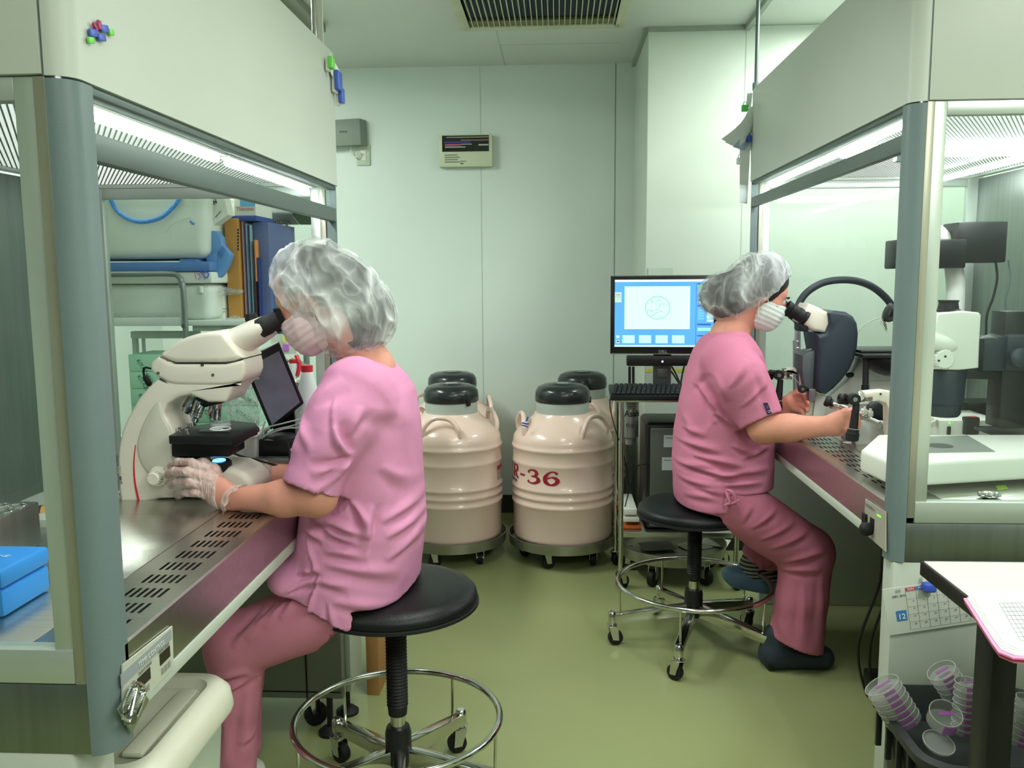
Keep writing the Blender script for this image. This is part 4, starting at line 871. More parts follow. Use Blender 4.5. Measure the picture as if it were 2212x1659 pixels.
pbox('box', None, None, 504, 410, 553, 466, 2.74, 0.16, M_paper, 0.002, parent=g); pbox('blue_base', None, None, 492, 466, 554, 477, 2.735, 0.17, mat('carton_blue', (56, 80, 150), 0.5), 0.002, parent=g); pbox('blue_patch', None, None, 518, 428, 551, 446, 2.739, 0.002, mat('patch_blue', (110, 180, 226), 0.5), 0, parent=g)
text('Thermo', 0.018, P(509, 455, Y=2.7385), (1, 0, 0), (0, 0, 1), mat('pink_print', (206, 110, 130), 0.5), g)
folders = [('document_box', 'orange brown cardboard magazine file on the rack', 484, 472, 523, 700, 2.72, 0.28, mat('file_brown', (196, 142, 72), 0.55), 0.0, 'file'),
 ('folder', 'dusty pink folder edge right of the brown file', 523, 477, 531, 700, 2.735, 0.24, mat('folder_pink', (178, 140, 152), 0.5), 0, 'folder'),
 ('folder', 'leftmost pale blue folder on the rack', 531, 482, 539, 700, 2.74, 0.24, mat('folder_blue', (130, 160, 190), 0.5), 0, 'folder'),
 ('folder', 'pale grey blue folder second from the pink one', 540, 485, 547, 700, 2.745, 0.24, mat('folder_greyblue', (150, 172, 184), 0.5), 0, 'folder'),
 ('notebook', 'thin orange notebook standing between folders', 548, 518, 556, 608, 2.74, 0.2, mat('note_orange', (216, 140, 80), 0.5), 0, 'notebook'),
 ('folder', 'dark maroon folder below the orange notebook', 549, 608, 557, 700, 2.742, 0.2, mat('folder_maroon', (70, 34, 44), 0.5), 0, 'folder'),
 ('folder', 'royal blue folder beside the maroon one', 557, 556, 563, 700, 2.74, 0.22, mat('folder_royal', (36, 56, 130), 0.5), 0, 'folder'),
 ('ring_binder', 'slate blue ring binder at the right end of the rack', 546, 480, 588, 700, 2.765, 0.28, mat('binder_slate', (92, 104, 150), 0.5), 0, 'binder'),
 ('teal_box', 'teal plastic box to the right of the ring binder', 588, 601, 622, 725, 2.80, 0.2, mat('teal', (64, 150, 176), 0.5), 0, 'box')]
for nm, lab, a, b, c, d, Y, dep, m, rt, cat in folders: o = pbox(nm, lab, cat, a, b, c, d, Y, dep, m, 0.002, rot=rt); 
bm = B(); c = P(518, 500, Y=2.719)
bm.free(); o_ = bpy.data.objects['document_box']
for k in range(7): pbox('spine_mark', None, None, 512.5, 494+7*k, 516, 499+7*k, 2.7195, 0.001, M_ink, 0, parent=o_)
g = thing('plastic_lid', 'light blue plastic lid leaning on the brown file', 'lid', P(465, 600, Y=2.64))  # leaning plastic lid
bm = B(); prism(bm, [P(*q, Y=2.64) for q in ((436, 512), (445, 505), (455, 498), (468, 499), (478, 512), (480, 530), (490, 540), (498, 550), (492, 570), (480, 592), (473, 600), (460, 598), (452, 580), (440, 550))], (0, 0.035, 0), 0.005, 3); obj('shell', bm, mat('lid_sky', (104, 152, 208), 0.45), g)
bm = B(); prism(bm, [P(*q, Y=2.637) for q in ((470, 545), (480, 530), (488, 540), (476, 558))], (0, 0.006, 0), 0.001); obj('raised_panel', bm, mat('lid_sky2', (80, 130, 196), 0.45), g)
bm = B(); prism(bm, [P(*q, Y=2.636) for q in ((442, 552), (470, 545), (462, 590), (456, 588))], (0, 0.006, 0), 0.002); obj('rib', bm, MATS['lid_sky'], g)
o = pbox('leaflet_box', 'white printed leaflet box with blue drops under the lid', 'box', 455, 640, 484, 697, 2.70, 0.06, M_paper, 0.001)
text('Box in Tool Dispenser', 0.0062, P(457, 668, Y=2.6985), (1, 0, 0), (0, 0, 1), M_ink, o); text('ONLY FOR DRY USE', 0.005, P(457, 675, Y=2.6985), (1, 0, 0), (0, 0, 1), M_ink, o)
for x, y in ((457, 657), (474, 657), (465, 650)): pbox('blue_drop', None, None, x, y-3, x+6, y+4 if y > 655 else y, 2.6992, 0.001, mat('drop_blue', (50, 110, 190), 0.5), 0, parent=o)
o = pbox('grey_carton', 'grey carton under the blue lid', 'carton', 450, 602, 474, 640, 2.72, 0.05, mat('carton_grey', (140, 146, 140), 0.6), 0.002)
M_bag = sheer('clear_bag', (225, 232, 226), 0.08, 0.55, 40, 0.15)
def bag(label, c, r, seed, m=M_bag, nm='plastic_bag'):
    bm = B(); bmesh.ops.create_icosphere(bm, subdivisions=4, radius=1)
    for v in bm.verts:
        n1 = mnoise.noise(v.co*1.6+Vector((seed, 0, 0))); n2 = abs(mnoise.noise(v.co*4+Vector((0, seed, 0))))
        v.co = Vector((v.co.x*r[0], v.co.y*r[1], v.co.z*r[2]))*(1+0.35*n1-0.3*n2)+Vector(c)
    return tag(obj(nm, bm, m, auto=25), label, 'bag')
bag('clear crumpled bag over the printed leaflet box', P(487, 630, Y=2.69), (.055, .03, .012), 1)
bag('clear crumpled bag above the microscope head', P(508, 705, Y=2.62), (.045, .04, .03), 4)
# ceiling-high items seen through the glass: hanging sign, dark rod
g = thing('hanging_sign', 'white framed sign hanging beyond the left bench window', 'sign', P(625, 470, Y=2.95))
pbox('frame', None, None, 572, 420, 686, 459, 2.95, 0.03, M_white, 0.003, parent=g); pbox('inner_line', None, None, 585, 425, 680, 446, 2.948, 0.003, mat('sign_grey', (166, 176, 170), 0.5), 0.001, parent=g)
bm = B(); slab(bm, P(574, 460, Y=2.955), P(628, 460, Y=2.955), P(646, 483, Y=3.05), P(596, 483, Y=3.05), (0, 0, -0.004)); o = obj('lower_flap', bm, mat('flap_grey', (158, 166, 160), 0.5), g)
bm = B(); slab(bm, P(630, 460, Y=2.955), P(678, 460, Y=2.955), P(678, 483, Y=3.05), P(648, 483, Y=3.05), (0, 0, -0.004)); obj('green_flap', bm, mat('flap_green', (84, 112, 74), 0.5), g)
text('RICOX', 0.02, P(592, 476, Y=3.0)+Vector((0, -0.012, 0)), (1, 0, 0), (0, .4, -1), M_ink, g)
o = pbox('wall_rail', 'narrow dark vertical rail on the wall beyond the left window', 'rail', 616, 470, 625, 640, 4.68, 0.02, M_black, 0.001)
# green cartons
M_mint = mat('mint_carton', (182, 230, 202), 0.5)
cb0 = None
for r_ in range(6):
    for c_ in range(2):
        zA = 0.7525+0.0535*r_; x0 = -1.33+0.205*c_
        g = thing('mint_carton', ('left' if c_ == 0 else 'right')+' mint green printed carton, '+('lowest', 'second from the bottom', 'third from the bottom', 'fourth from the bottom', 'second from the top', 'topmost')[r_]+' of its stack', 'carton', (x0+0.1, 2.68, zA), 'mint cartons behind the left microscope')
        bm = B(); box(bm, x0, x0+0.2, 2.60, 2.76, zA, zA+0.0525, 0.0015); obj('box', bm, M_mint, g)
        for k, t in enumerate(('KITAZATO', 'KITAZATO')): 
            text(t, 0.017, (x0+0.025+0.1*k, 2.5985, zA+0.038-0.004*((r_+k) % 2)), (0.5, 0, -0.86) if k == 0 else (0.86, 0, -0.5), (0.86, 0, 0.5) if k == 0 else (0.5, 0, .86), mat('green_print', (60, 130, 96), 0.5), g)
# ============================================================ on the left bench behind the microscope
g = thing('tablet_computer', 'black tablet screen leaning on its stand on the left bench', 'tablet', P(600, 985, Y=2.22))
q = [P(523, 782, Y=2.06), P(603, 740, Y=2.08), P(657, 872, Y=2.16), P(585, 930, Y=2.14)]
nrm = (q[1]-q[0]).cross(q[2]-q[1]).normalized()
if nrm.y > 0: nrm = -nrm
bm = B(); prism(bm, q, -nrm*0.014, 0.003); obj('case', bm, M_black, g)
cen = sum(q, Vector())/4; ss = [cen+(p-cen)*0.84+(q[1]-q[2]).normalized()*(-0.004) for p in q]
bm = B(); slab(bm, *[p+nrm*0.0006 for p in ss], nrm*0.0006); obj('screen', bm, mat('tablet_glass', (128, 138, 154), 0.3, var=0.15, scale=12, coat=0.3), g)
bm = B(); prism(bm, [cen-nrm*0.04+Vector((0.0, 0, -0.02)), cen-nrm*0.04+Vector((0.05, 0, -0.03)), P(640, 955, Y=2.24), P(590, 955, Y=2.24)], (0, 0.006, 0)); obj('stand', bm, M_black, g)
g = thing('black_device', 'flat black device with cables under the tablet', 'device', P(600, 986, Y=2.2))
pbox('body', None, None, 549, 950, 665, 988, 2.13, 0.12, M_black, 0.006, parent=g)
bm = B(); bmesh.ops.create_uvsphere(bm, u_segments=20, v_segments=12, radius=0.03, matrix=Matrix.Translation(P(612, 948, Y=2.16)) @ Matrix.Diagonal((1.5, 1, .6, 1))); obj('knob', bm, M_rub, g)
bm = B()
for k, pts in enumerate((((560, 945), (575, 925), (610, 915), (650, 905)), ((556, 950), (585, 936), (620, 925), (655, 925)), ((570, 942), (568, 925), (573, 910)), ((565, 948), (590, 930), (630, 920), (655, 912)))):
    tube(bm, catmull([P(a, b, Y=2.12+0.004*k) for a, b in pts], 6), 0.0022, 6)
tag(obj('loose_cables', bm, M_collar), 'tangle of thin grey cables over the black device', 'cables', kind='stuff')
bm = B(); tube(bm, catmull([P(495, 975, Y=2.0), P(520, 985, Y=2.02), P(560, 995, Y=2.05), P(600, 1006, Y=2.08), P(640, 1012, Y=2.1)], 6), 0.0025, 8); tag(obj('bench_cord', bm, M_rub), 'black cord running over the bench right of the microscope', 'cord')
g = thing('white_basket', 'small translucent white basket right of the microscope stage', 'basket', P(525, 1000, Y=2.12))
A, C = P(500, 935, Y=2.10), P(553, 998, Y=2.10); bm = B(); M_bask = mat('basket_white', (206, 216, 208), 0.4, alpha=0.85)
vs = box(bm, A.x, C.x, 2.10, 2.2, 0.803, A.z, 0.004)
for v in bm.verts:
    if v.co.z < A.z-0.02: v.co.x = (A.x+C.x)/2+(v.co.x-(A.x+C.x)/2)*0.86
obj('body', bm, M_bask, g); bm = B(); box(bm, A.x-0.004, C.x+0.004, 2.096, 2.204, A.z-0.012, A.z-0.004, 0.002); obj('rim', bm, M_white, g)
pbox('steel_tray', 'low steel tray rail behind the gloved hand', 'tray', 500, 990, 650, 1003, 2.09, 0.02, M_steelv, 0.001)
bag('crumpled clear film bag behind the tablet', P(528, 880, Y=2.27), (.052, .03, .085), 9)
M_squeeze = mat('squeeze_white', (206, 218, 212), 0.35, sss=0.0); M_cap = mat('red_cap', (186, 36, 50), 0.4)
def bottle(label, px, ybot, ytop, ycap, Y, r, group):
    lo, hi, cp_ = P(px, ybot, Y=Y), P(px, ytop, Y=Y), P(px, ycap, Y=Y); g = thing('squeeze_bottle', label, 'bottle', (lo.x, lo.y, 0.802), group); c = (lo.x, lo.y, 0); h = hi.z-0.802
    bm = B(); lathe(bm, [(0.001, 0.802), (r, 0.802), (r, 0.81), (r, 0.802+h*0.55), (r*0.75, 0.802+h*0.8), (r*0.42, hi.z), (0.001, hi.z)], c, n=32, cap=False); obj('body', bm, M_squeeze, g)
    bm = B(); lathe(bm, [(0.001, hi.z), (r*0.42, hi.z), (r*0.42, cp_.z), (0.001, cp_.z)], c, n=28, cap=False); obj('cap', bm, M_cap, g); return g, Vector(c), cp_.z
bottle('white squeeze bottle with a flat red cap beside the tablet', 670, 990, 803, 789, 2.22, 0.036, 'red capped bottles')
g, c, zc_ = bottle('white squeeze bottle with a red spout behind the face mask', 642, 960, 784, 776, 2.30, 0.032, 'red capped bottles')
bm = B(); p = P(652, 770, Y=2.3); tube(bm, [P(640, 768, Y=2.3), P(648, 788, Y=2.29), P(642, 812, Y=2.285)], 0.006, 8); obj('spout', bm, M_cap, g)
g = thing('steel_cup', 'small steel cup between the bottles and the tablet', 'cup', P(638, 850, Y=2.25)); c = P(636, 850, Y=2.25)
bm = B(); lathe(bm, [(0.02, 0.802-c.z), (0.024, 0.802-c.z), (0.028, 0.03), (0.031, 0.032), (0.029, 0.034), (0.025, 0.03), (0.02, -0.02)], c, n=24); obj('cup', bm, M_steel, g)
bm = B(); rr = random.Random(3)
bmesh.ops.create_icosphere(bm, subdivisions=4, radius=0.035, matrix=Matrix.Translation(P(632, 795, Y=2.33)) @ Matrix.Diagonal((1.1, .5, .7, 1)))
for v in bm.verts: v.co += Vector((rr.uniform(-1, 1), rr.uniform(-1, 1), rr.uniform(-1, 1)))*0.0035
tag(obj('foil_ball', bm, M_chrome, auto=5), 'crumpled ball of aluminium foil beside the red spout', 'foil')
pbox('document_sheet', 'pale document with coloured tabs behind the tablet', 'paper', 585, 722, 640, 765, 2.36, 0.004, mat('paper_green', (190, 206, 190), 0.6), 0)
pbox('sticky_tab', 'purple sticky tab on the pale document', 'note', 611, 744, 624, 757, 2.355, 0.002, mat('tab_purple', (190, 110, 206), 0.5), 0)
pbox('sticky_tab', 'yellow sticky tab on the pale document', 'note', 610, 727, 616, 740, 2.353, 0.002, mat('tab_yellow', (216, 226, 90), 0.5), 0)
# things seen through the near window of the left bench
g = thing('tip_rack', 'steel rack with round wells in the left bench corner', 'rack', P(20, 1150, Y=1.35)) 
bm = B(); A = P(49, 1098, Y=1.5); zt_ = A.z; x1_, y1_ = A.x, 1.55
box(bm, x1_-0.25, x1_, 1.38, y1_, 0.803, zt_, 0.003); obj('case', bm, M_steelv, g)
for i in range(7):
    for j in range(4):
        bm = B(); tube(bm, ring((x1_-0.018-0.034*i, 1.40+0.038*j, zt_+0.001), 0.014, 16), 0.0022, 6, closed=True); obj('well', bm, M_chrome, g)
g = thing('blue_box', 'bright blue hinged plastic box on the left bench', 'box', P(20, 1290, Z=0.802))
M_bb = mat('box_azure', (40, 140, 226), 0.5); A = P(54, 1200, Y=1.25); 
bm = B(); box(bm, A.x-0.22, A.x, 1.19, 1.31, 0.803, 0.845, 0.006); obj('base', bm, M_bb, g)
bm = B(); box(bm, A.x-0.222, A.x+0.002, 1.188, 1.312, 0.847, 0.876, 0.007); obj('lid', bm, M_bb, g)
text('NALGENE', 0.014, (A.x-0.09, 1.25, 0.8765), (1, 0, 0), (0, 1, 0), mat('pale_azure', (190, 225, 250), 0.5), g)
g = thing('instrument_tray', 'grey tray holding brown rolls on the left bench', 'tray', P(90, 1145, Y=1.75))
C_ = P(117, 1146, Y=1.66); D_ = P(52, 1134, Y=1.66)
bm = B(); box(bm, D_.x-0.1, C_.x+0.02, 1.66, 1.9, C_.z, D_.z+0.012, 0.003); obj('tray', bm, mat('tray_grey', (180, 184, 174), 0.5), g)
M_roll = mat('brown_roll', (206, 154, 84), 0.5)
for k in range(4):
    c = P(80+18*k, 1112-6*k, Y=1.72+0.04*k); tg = thing('brown_roll', ('nearest brown cardboard roll in the grey tray', 'second brown roll from the near end of the tray', 'third brown roll from the near end of the tray', 'farthest brown cardboard roll in the tray')[k], 'roll', c, 'brown rolls in the tray')
    bm = B(); lathe(bm, [(0.012, 0), (0.018, 0), (0.018, 0.10), (0.012, 0.10)], c, (1, 0.25, 0.06), 20); obj('roll', bm, M_roll, tg)
    bm = B(); lathe(bm, [(0.0185, 0.001), (0.0195, 0.006), (0.0195, 0.010), (0.0185, 0.012)], c, (1, 0.25, 0.06), 20, cap=False); obj('rim', bm, M_rub if k == 0 else M_roll, tg)
# ============================================================ white lidded bin under the left bench
g = thing('waste_bin', 'white lidded plastic bin under the near end of the left bench', 'bin', (-0.72, 1.36, 0))
M_bin = mat('bin_white', (214, 214, 196), 0.4, var=0.02)
def rr_outline(x0, x1, y0, y1, z, r, n=6):
    p = []
    for cx_, cy_, a in ((x1-r, y0+r, -PI/2), (x1-r, y1-r, 0), (x0+r, y1-r, PI/2), (x0+r, y0+r, PI)):
        p += [Vector((cx_+r*math.cos(a+PI/2*k/n), cy_+r*math.sin(a+PI/2*k/n), z)) for k in range(n+1)]
    return p
def loft(bm, loops, cap0=True, cap1=True):
    R_ = [[bm.verts.new(p) for p in L] for L in loops]
    for A_, C_ in zip(R_, R_[1:]):
        n = len(A_)
        for k in range(n): bm.faces.new((A_[k], A_[(k+1) % n], C_[(k+1) % n], C_[k]))
    if cap0: bm.faces.new(R_[0][::-1])
    if cap1: bm.faces.new(R_[-1])
bx0, bx1, by0, by1 = -0.93, -0.612, 1.19, 1.56
bm = B(); loft(bm, [rr_outline(bx0+.05, bx1-.05, by0+.04, by1-.04, 0.0, .05), rr_outline(bx0+.018, bx1-.018, by0+.018, by1-.018, 0.48, .05), rr_outline(bx0+.012, bx1-.012, by0+.012, by1-.012, 0.482, .05), rr_outline(bx0+.012, bx1-.012, by0+.012, by1-.012, 0.50, .05)])
obj('bucket', bm, mat('bin_translucent', (196, 208, 190), 0.35, alpha=0.93), g)
bm = B(); loft(bm, [rr_outline(bx0, bx1, by0, by1, 0.497, .06), rr_outline(bx0-.002, bx1+.002, by0-.002, by1+.002, 0.505, .06), rr_outline(bx0+.002, bx1-.002, by0+.002, by1-.002, 0.535, .06), rr_outline(bx0+.014, bx1-.014, by0+.014, by1-.014, 0.55, .055), rr_outline(bx0+.038, bx1-.038, by0+.038, by1-.038, 0.552, .04), rr_outline(bx0+.045, bx1-.045, by0+.045, by1-.045, 0.536, .04)])
obj('lid', bm, M_bin, g, auto=60)
bm = B(); box(bm, bx1-0.09, bx1-0.055, by0+0.08, by1-0.07, 0.537, 0.547, 0.004); obj('hand_grip', bm, M_bin, g)
bm = B(); tube(bm, catmull([(bx1-.02, by1-0.10, 0.35), (bx1+.008, by1-0.09, 0.33), (bx1+.012, by1-0.07, 0.25), (bx1-.004, by1-0.07, 0.20)], 6), 0.012, 10); obj('side_clip', bm, M_bin, g)
# ============================================================ right foreground: table, clipboard, calendar, waste tub of dishes
g = thing('work_table', 'white topped table with black edge and leg at lower right', 'table', (1.1, 1.2, 0))
M_ttop = mat('table_white', (226, 226, 206), 0.35, var=0.015)
bm = B(); box(bm, 0.706, 1.7, 0.45, 1.652, 0.7285, 0.752); obj('table_top', bm, M_ttop, g)
bm = B(); box(bm, 0.700, 0.7058, 0.45, 1.656, 0.724, 0.752, 0.002); obj('edge_band', bm, M_black, g)
bm = B(); box(bm, 0.706, 1.7, 1.6523, 1.657, 0.7285, 0.752); obj('edge_band', bm, M_black, g)
for x, y in ((0.720, 1.40), (1.62, 1.36), (0.745, 0.55), (1.62, 0.55)):
    bm = B(); box(bm, x-0.018, x+0.022, y-0.03, y+0.03, 0.0, 0.728, 0.003); obj('leg', bm, M_black, g)
g = thing('document_folder', 'pink folder full of white sheets at the table edge', 'folder', P(2150, 1350, Z=0.757))
fq = [P(2084, 1292, Z=0.762), P(2400, 1280, Z=0.762), P(2500, 1440, Z=0.762), P(2190, 1420, Z=0.762), P(2160, 1408, Z=0.762), P(2145, 1388, Z=0.762)]
for k, (dz, m, nm) in enumerate(((-0.0085, mat('folder_rose', (226, 120, 160), 0.5), 'cover'), (-0.0045, mat('folder_red', (190, 60, 90), 0.5), 'cover'), (-0.001, mat('folder_rose2', (240, 150, 190), 0.5), 'cover'))):
    bm = B(); prism(bm, [p+Vector((-.002*k, -.002*k, dz)) for p in fq], (0, 0, 0.0025)); obj(nm, bm, m, g)
cen = sum(fq, Vector())/6
for k in range(4):
    bm = B(); prism(bm, [cen+(p-cen)*(0.97-0.008*k)+Vector((0.003*k, 0.004*k, 0.0018+0.0012*k)) for p in fq], (0, 0, 0.0009)); sh_ = obj('sheet', bm, mat('sheet_white', (236, 238, 232), 0.7), g)
bm = B(); zt2 = 0.7705
for k in range(12):
    a = P(2158+9*k, 1303, Z=zt2); b = P(2205+11*k, 1384, Z=zt2); tube(bm, [a, b], 0.0004, 4, cap=False)
for k in range(10):
    a = P(2158+5.2*k, 1303+9*k, Z=zt2); b = P(2300, 1300+9*k, Z=zt2); tube(bm, [a, b], 0.0004, 4, cap=False)
obj('table_grid', bm, mat('grid_grey', (120, 128, 128), 0.6), sh_)
# calendar on the side of the right bench
g = thing('wall_calendar', 'tilted December calendar clipped to the right bench side', 'calendar', P(2000, 1330, Y=1.885))
Yc = 1.893; cq = [P(1905, 1273, Y=Yc), P(2070, 1252, Y=Yc), P(2122, 1340, Y=Yc), P(1921, 1372, Y=Yc)]
cq = [P(1905, 1273, Y=Yc), P(2112, 1244, Y=Yc), P(2120, 1342, Y=Yc), P(1921, 1372, Y=Yc)]
bm = B(); slab(bm, *cq, (0, -0.002, 0)); obj('sheet', bm, mat('calendar_paper', (206, 210, 200), 0.6), g)
def cpt(u, w, dy=-0.0026): a = cq[3]+(cq[2]-cq[3])*u; b = cq[0]+(cq[1]-cq[0])*u; p = a+(b-a)*w; return p+Vector((0, dy, 0))
def cq4(u0, u1, w0, w1, m, nm, par=None):
    bm = B(); slab(bm, cpt(u0, w0), cpt(u1, w0), cpt(u1, w1), cpt(u0, w1), (0, -0.0006, 0)); return obj(nm, bm, m, par or g)
cu = (cpt(1, .5)-cpt(0, .5)).normalized(); cv = Vector((-cu.z, 0, cu.x))
cq4(0.235, 0.34, 0.90, 0.97, mat('cal_red', (206, 76, 96), 0.5), 'day_strip'); cq4(0.345, 0.45, 0.90, 0.97, mat('cal_blue', (84, 120, 196), 0.5), 'day_strip'); cq4(0.455, 1.0, 0.90, 0.97, MATS['cal_blue'], 'day_strip')
cq4(0.105, 0.215, 0.28, 0.50, mat('cal_azure', (60, 130, 190), 0.5), 'month_square'); text('12', 0.017, cpt(0.115, 0.325, -0.004), cu, cv, mat('cal_white', (230, 236, 236), 0.5), g, bold=0.0003)
text('SUN', 0.007, cpt(0.255, 0.915, -0.004), cu, cv, MATS['cal_white'], g); text('MON', 0.007, cpt(0.365, 0.915, -0.004), cu, cv, MATS['cal_white'], g)
text('DEC. 2012', 0.0065, cpt(0.09, 0.80, -0.004), cu, cv, M_ink, g); text('5/5', 0.009, cpt(0.13, 0.90, -0.004), cu, cv, mat('cal_grey', (120, 130, 140), 0.5), g)
bm = B()
for k in range(8): tube(bm, [cpt(0.235+0.108*k, 0.06), cpt(0.235+0.108*k, 0.90)], 0.0003, 4, cap=False)
for k in range(6): tube(bm, [cpt(0.235, 0.06+0.165*k), cpt(1, 0.06+0.165*k)], 0.0003, 4, cap=False)
obj('ruled_lines', bm, MATS['cal_grey'], g)
for r_ in range(5):
    for c_ in range(7):
        n_ = r_*7+c_-5
        if 1 <= n_ <= 31: text(str(n_), 0.005, cpt(0.30+0.108*c_-(0.01 if n_ > 9 else 0), 0.86-0.165*r_-0.03, -0.0035), cu, cv, MATS['cal_grey'] if c_ else MATS['cal_red'], g)
g = thing('bulldog_clip', 'blue clip holding the December calendar', 'clip', P(2006, 1265, Y=1.88)); c = P(2005, 1266, Y=1.885)
bm = B(); box(bm, c.x-0.014, c.x+0.012, 1.868, 1.89, c.z-0.010, c.z+0.010, 0.004, 3); obj('jaw', bm, M_blue, g); bm = B(); box(bm, c.x-0.012, c.x-0.005, 1.885, 1.892, c.z+0.004, c.z+0.022, 0.001); obj('back_plate', bm, M_white, g)
# waste tub
g = thing('waste_tub', 'dark plastic tub full of used culture dishes by the table leg', 'tub', (0.85, 1.62, 0))
tx0, tx1, ty0, ty1 = 0.668, 1.03, 1.50, 1.84
M_tub = mat('tub_dark', (40, 44, 46), 0.5, var=0.08)
bm = B(); loft(bm, [rr_outline(tx0+.05, tx1-.05, ty0+.05, ty1-.05, 0.0, .05), rr_outline(tx0+.022, tx1-.022, ty0+.022, ty1-.022, 0.385, .06), rr_outline(tx0+.022, tx1-.022, ty0+.022, ty1-.022, 0.39, .06), rr_outline(tx0, tx1, ty0, ty1, 0.392, .07), rr_outline(tx0-.002, tx1+.002, ty0-.002, ty1+.002, 0.41, .07), rr_outline(tx0+.012, tx1-.012, ty0+.012, ty1-.012, 0.415, .06), rr_outline(tx0+.03, tx1-.03, ty0+.03, ty1-.03, 0.392, .05), rr_outline(tx0+.045, tx1-.045, ty0+.045, ty1-.045, 0.35, .05)])
obj('tub', bm, M_tub, g, auto=50)
bm = B()
for k in range(5): box(bm, tx0+0.012, tx0+0.024, 1.56+0.055*k, 1.568+0.055*k, 0.30, 0.392, 0.001)
obj('rib', bm, M_tub, g)['kind'] = 'stuff'
M_dish = mat('dish_clear', (196, 200, 192), 0.12, alpha=0.24, var=0.05); M_purple = mat('dish_purple', (176, 84, 184), 0.4, alpha=0.5); M_rim = mat('dish_rim', (206, 210, 204), 0.2, alpha=0.6)
def dish(M, lab, r=0.030, h=0.013, mark=False):
    g = thing('culture_dish', lab, 'dish', (0, 0, 0), 'clear culture dishes in the tub'); g.matrix_world = M
    bm = B(); lathe(bm, [(0.001, 0), (r-0.001, 0), (r, 0.0015), (r, h), (r-0.0012, h), (r-0.0012, 0.002), (0.001, 0.002)], n=28, cap=False); obj('dish', bm, M_dish, g)
    bm = B(); tube(bm, ring((0, 0, h), r, 28), 0.0009, 5, closed=True); obj('rim', bm, M_rim, g)
    if mark:
        bm = B(); box(bm, -0.012, 0.012, -r-0.0006, -r+0.002, 0.003, h-0.003); obj('purple_mark', bm, M_purple, g)
        bm = B(); box(bm, -r*0.4, r*0.5, -0.004, 0.004, h-0.001, h+0.0004); obj('purple_mark', bm, M_purple, g)
    return g
def stack(c, tilt, n, lab, r=0.030, h=0.0115, marks=(0, 1), rz=0):
    T = Matrix.Translation(c) @ Matrix.Rotation(rz, 4, 'Z') @ Matrix.Rotation(tilt[0], 4, 'X') @ Matrix.Rotation(tilt[1], 4, 'Y')
    ords = ['lowest', 'second lowest'] + ['dish %s above the bottom one' % w for w in ('two', 'three', 'four', 'five', 'six', 'seven')]
    for k in range(n):
        l = (ords[k] if k < n-1 else 'topmost')+' of the '+lab
        l = l.replace('dish two above', 'third from below, above').replace('dish three above', 'fourth from below, above').replace('dish four above', 'fifth from below, above').replace('dish five above', 'sixth from below, above').replace('dish six above', 'seventh from below, above').replace('above the bottom one', '').replace(', ', '')
        l = 'clear dish, '+l
        if k == 0: d0 = dish(T, l, r, h, True)
        else:
            d_ = dup(d0, (0, 0, 0), l); d_.matrix_world = T @ Matrix.Translation((0, 0, k*(h+0.0008)))
stack(P(1955, 1560, Y=1.70), (-0.15, -0.55), 7, 'leaning purple marked stack', 0.036, 0.0118)
stack(P(2082, 1582, Y=1.66), (0, 0.02), 8, 'upright stack beside the table leg', 0.024, 0.0125)
stack(P(2068, 1500, Y=1.74), (0.0, -0.6), 5, 'stack leaning against the upright stack', 0.030, 0.0118)
stack(P(2192, 1600, Y=1.60), (0.1, 0.25), 7, 'stack right of the table leg', 0.027, 0.0118)
d_ = dish(Matrix.Translation(P(2035, 1560, Y=1.64)) @ Matrix.Rotation(0.5, 4, 'X'), 'single empty dish lying upright between the stacks', 0.030, 0.03, True)
d_ = dish(Matrix.Translation(P(2026, 1608, Y=1.60)) @ Matrix.Rotation(0.35, 4, 'X') @ Matrix.Rotation(0.12, 4, 'Y'), 'single shallow lid lying in front of the stacks', 0.029, 0.006)
g = thing('magnet_hook', 'small black hook on the cabinet side above the dishes', 'hook', P(2033, 1502, Y=1.895)); A, C = P(2022, 1496, Y=1.896), P(2044, 1506, Y=1.896)
bm = B(); box(bm, A.x, C.x, 1.885, 1.897, C.z, A.z, 0.002); obj('body', bm, M_black, g)
# ============================================================ left bench: upright microscope
def pillow(bm, pts, y0, d, r=0.01, n=3, smooth=0, closed=True):
    """side-on outline (3-D points sharing one Y) given thickness d with rounded rims"""
    if smooth: pts = catmull(pts, smooth, True)
    N = len(pts); c2 = [(p.x, p.z) for p in pts]; area_ = sum(c2[i-1][0]*c2[i][1]-c2[i][0]*c2[i-1][1] for i in range(N)); sg = 1 if area_ > 0 else -1
    nr = []
    for i in range(N):
        t = Vector((c2[(i+1) % N][0]-c2[i-1][0], c2[(i+1) % N][1]-c2[i-1][1])); t.normalize() if t.length else None
        nr.append(Vector((t.y, 0, -t.x))*sg)
    loops = []
    for k in range(n+1):
        a = PI/2*k/n; loops.append([Vector((p.x, y0+r*(1-math.sin(a)), p.z))-nr[i]*r*(1-math.cos(a)) for i, p in enumerate(pts)])
    loops = loops[::-1] if False else [[Vector((p.x, y0+r*(1-math.cos(PI/2*k/n)), p.z))-nr[i]*r*(1-math.sin(PI/2*k/n)) for i, p in enumerate(pts)] for k in range(n+1)]
    loops += [[Vector((p.x, y0+d-r*(1-math.cos(PI/2*(n-k)/n)), p.z))-nr[i]*r*(1-math.sin(PI/2*(n-k)/n)) for i, p in enumerate(pts)] for k in range(n+1)]
    loft(bm, loops)
def pp(pts, Y): return [P(a, b, Y=Y) for a, b in pts]
ms = thing('microscope', 'cream upright microscope used by the woman at the left bench', 'microscope', P(400, 1085, Y=1.95))
M_scope = mat('scope_cream', (226, 220, 204), 0.38, var=0.015, coat=0.15)
Y0 = 1.885
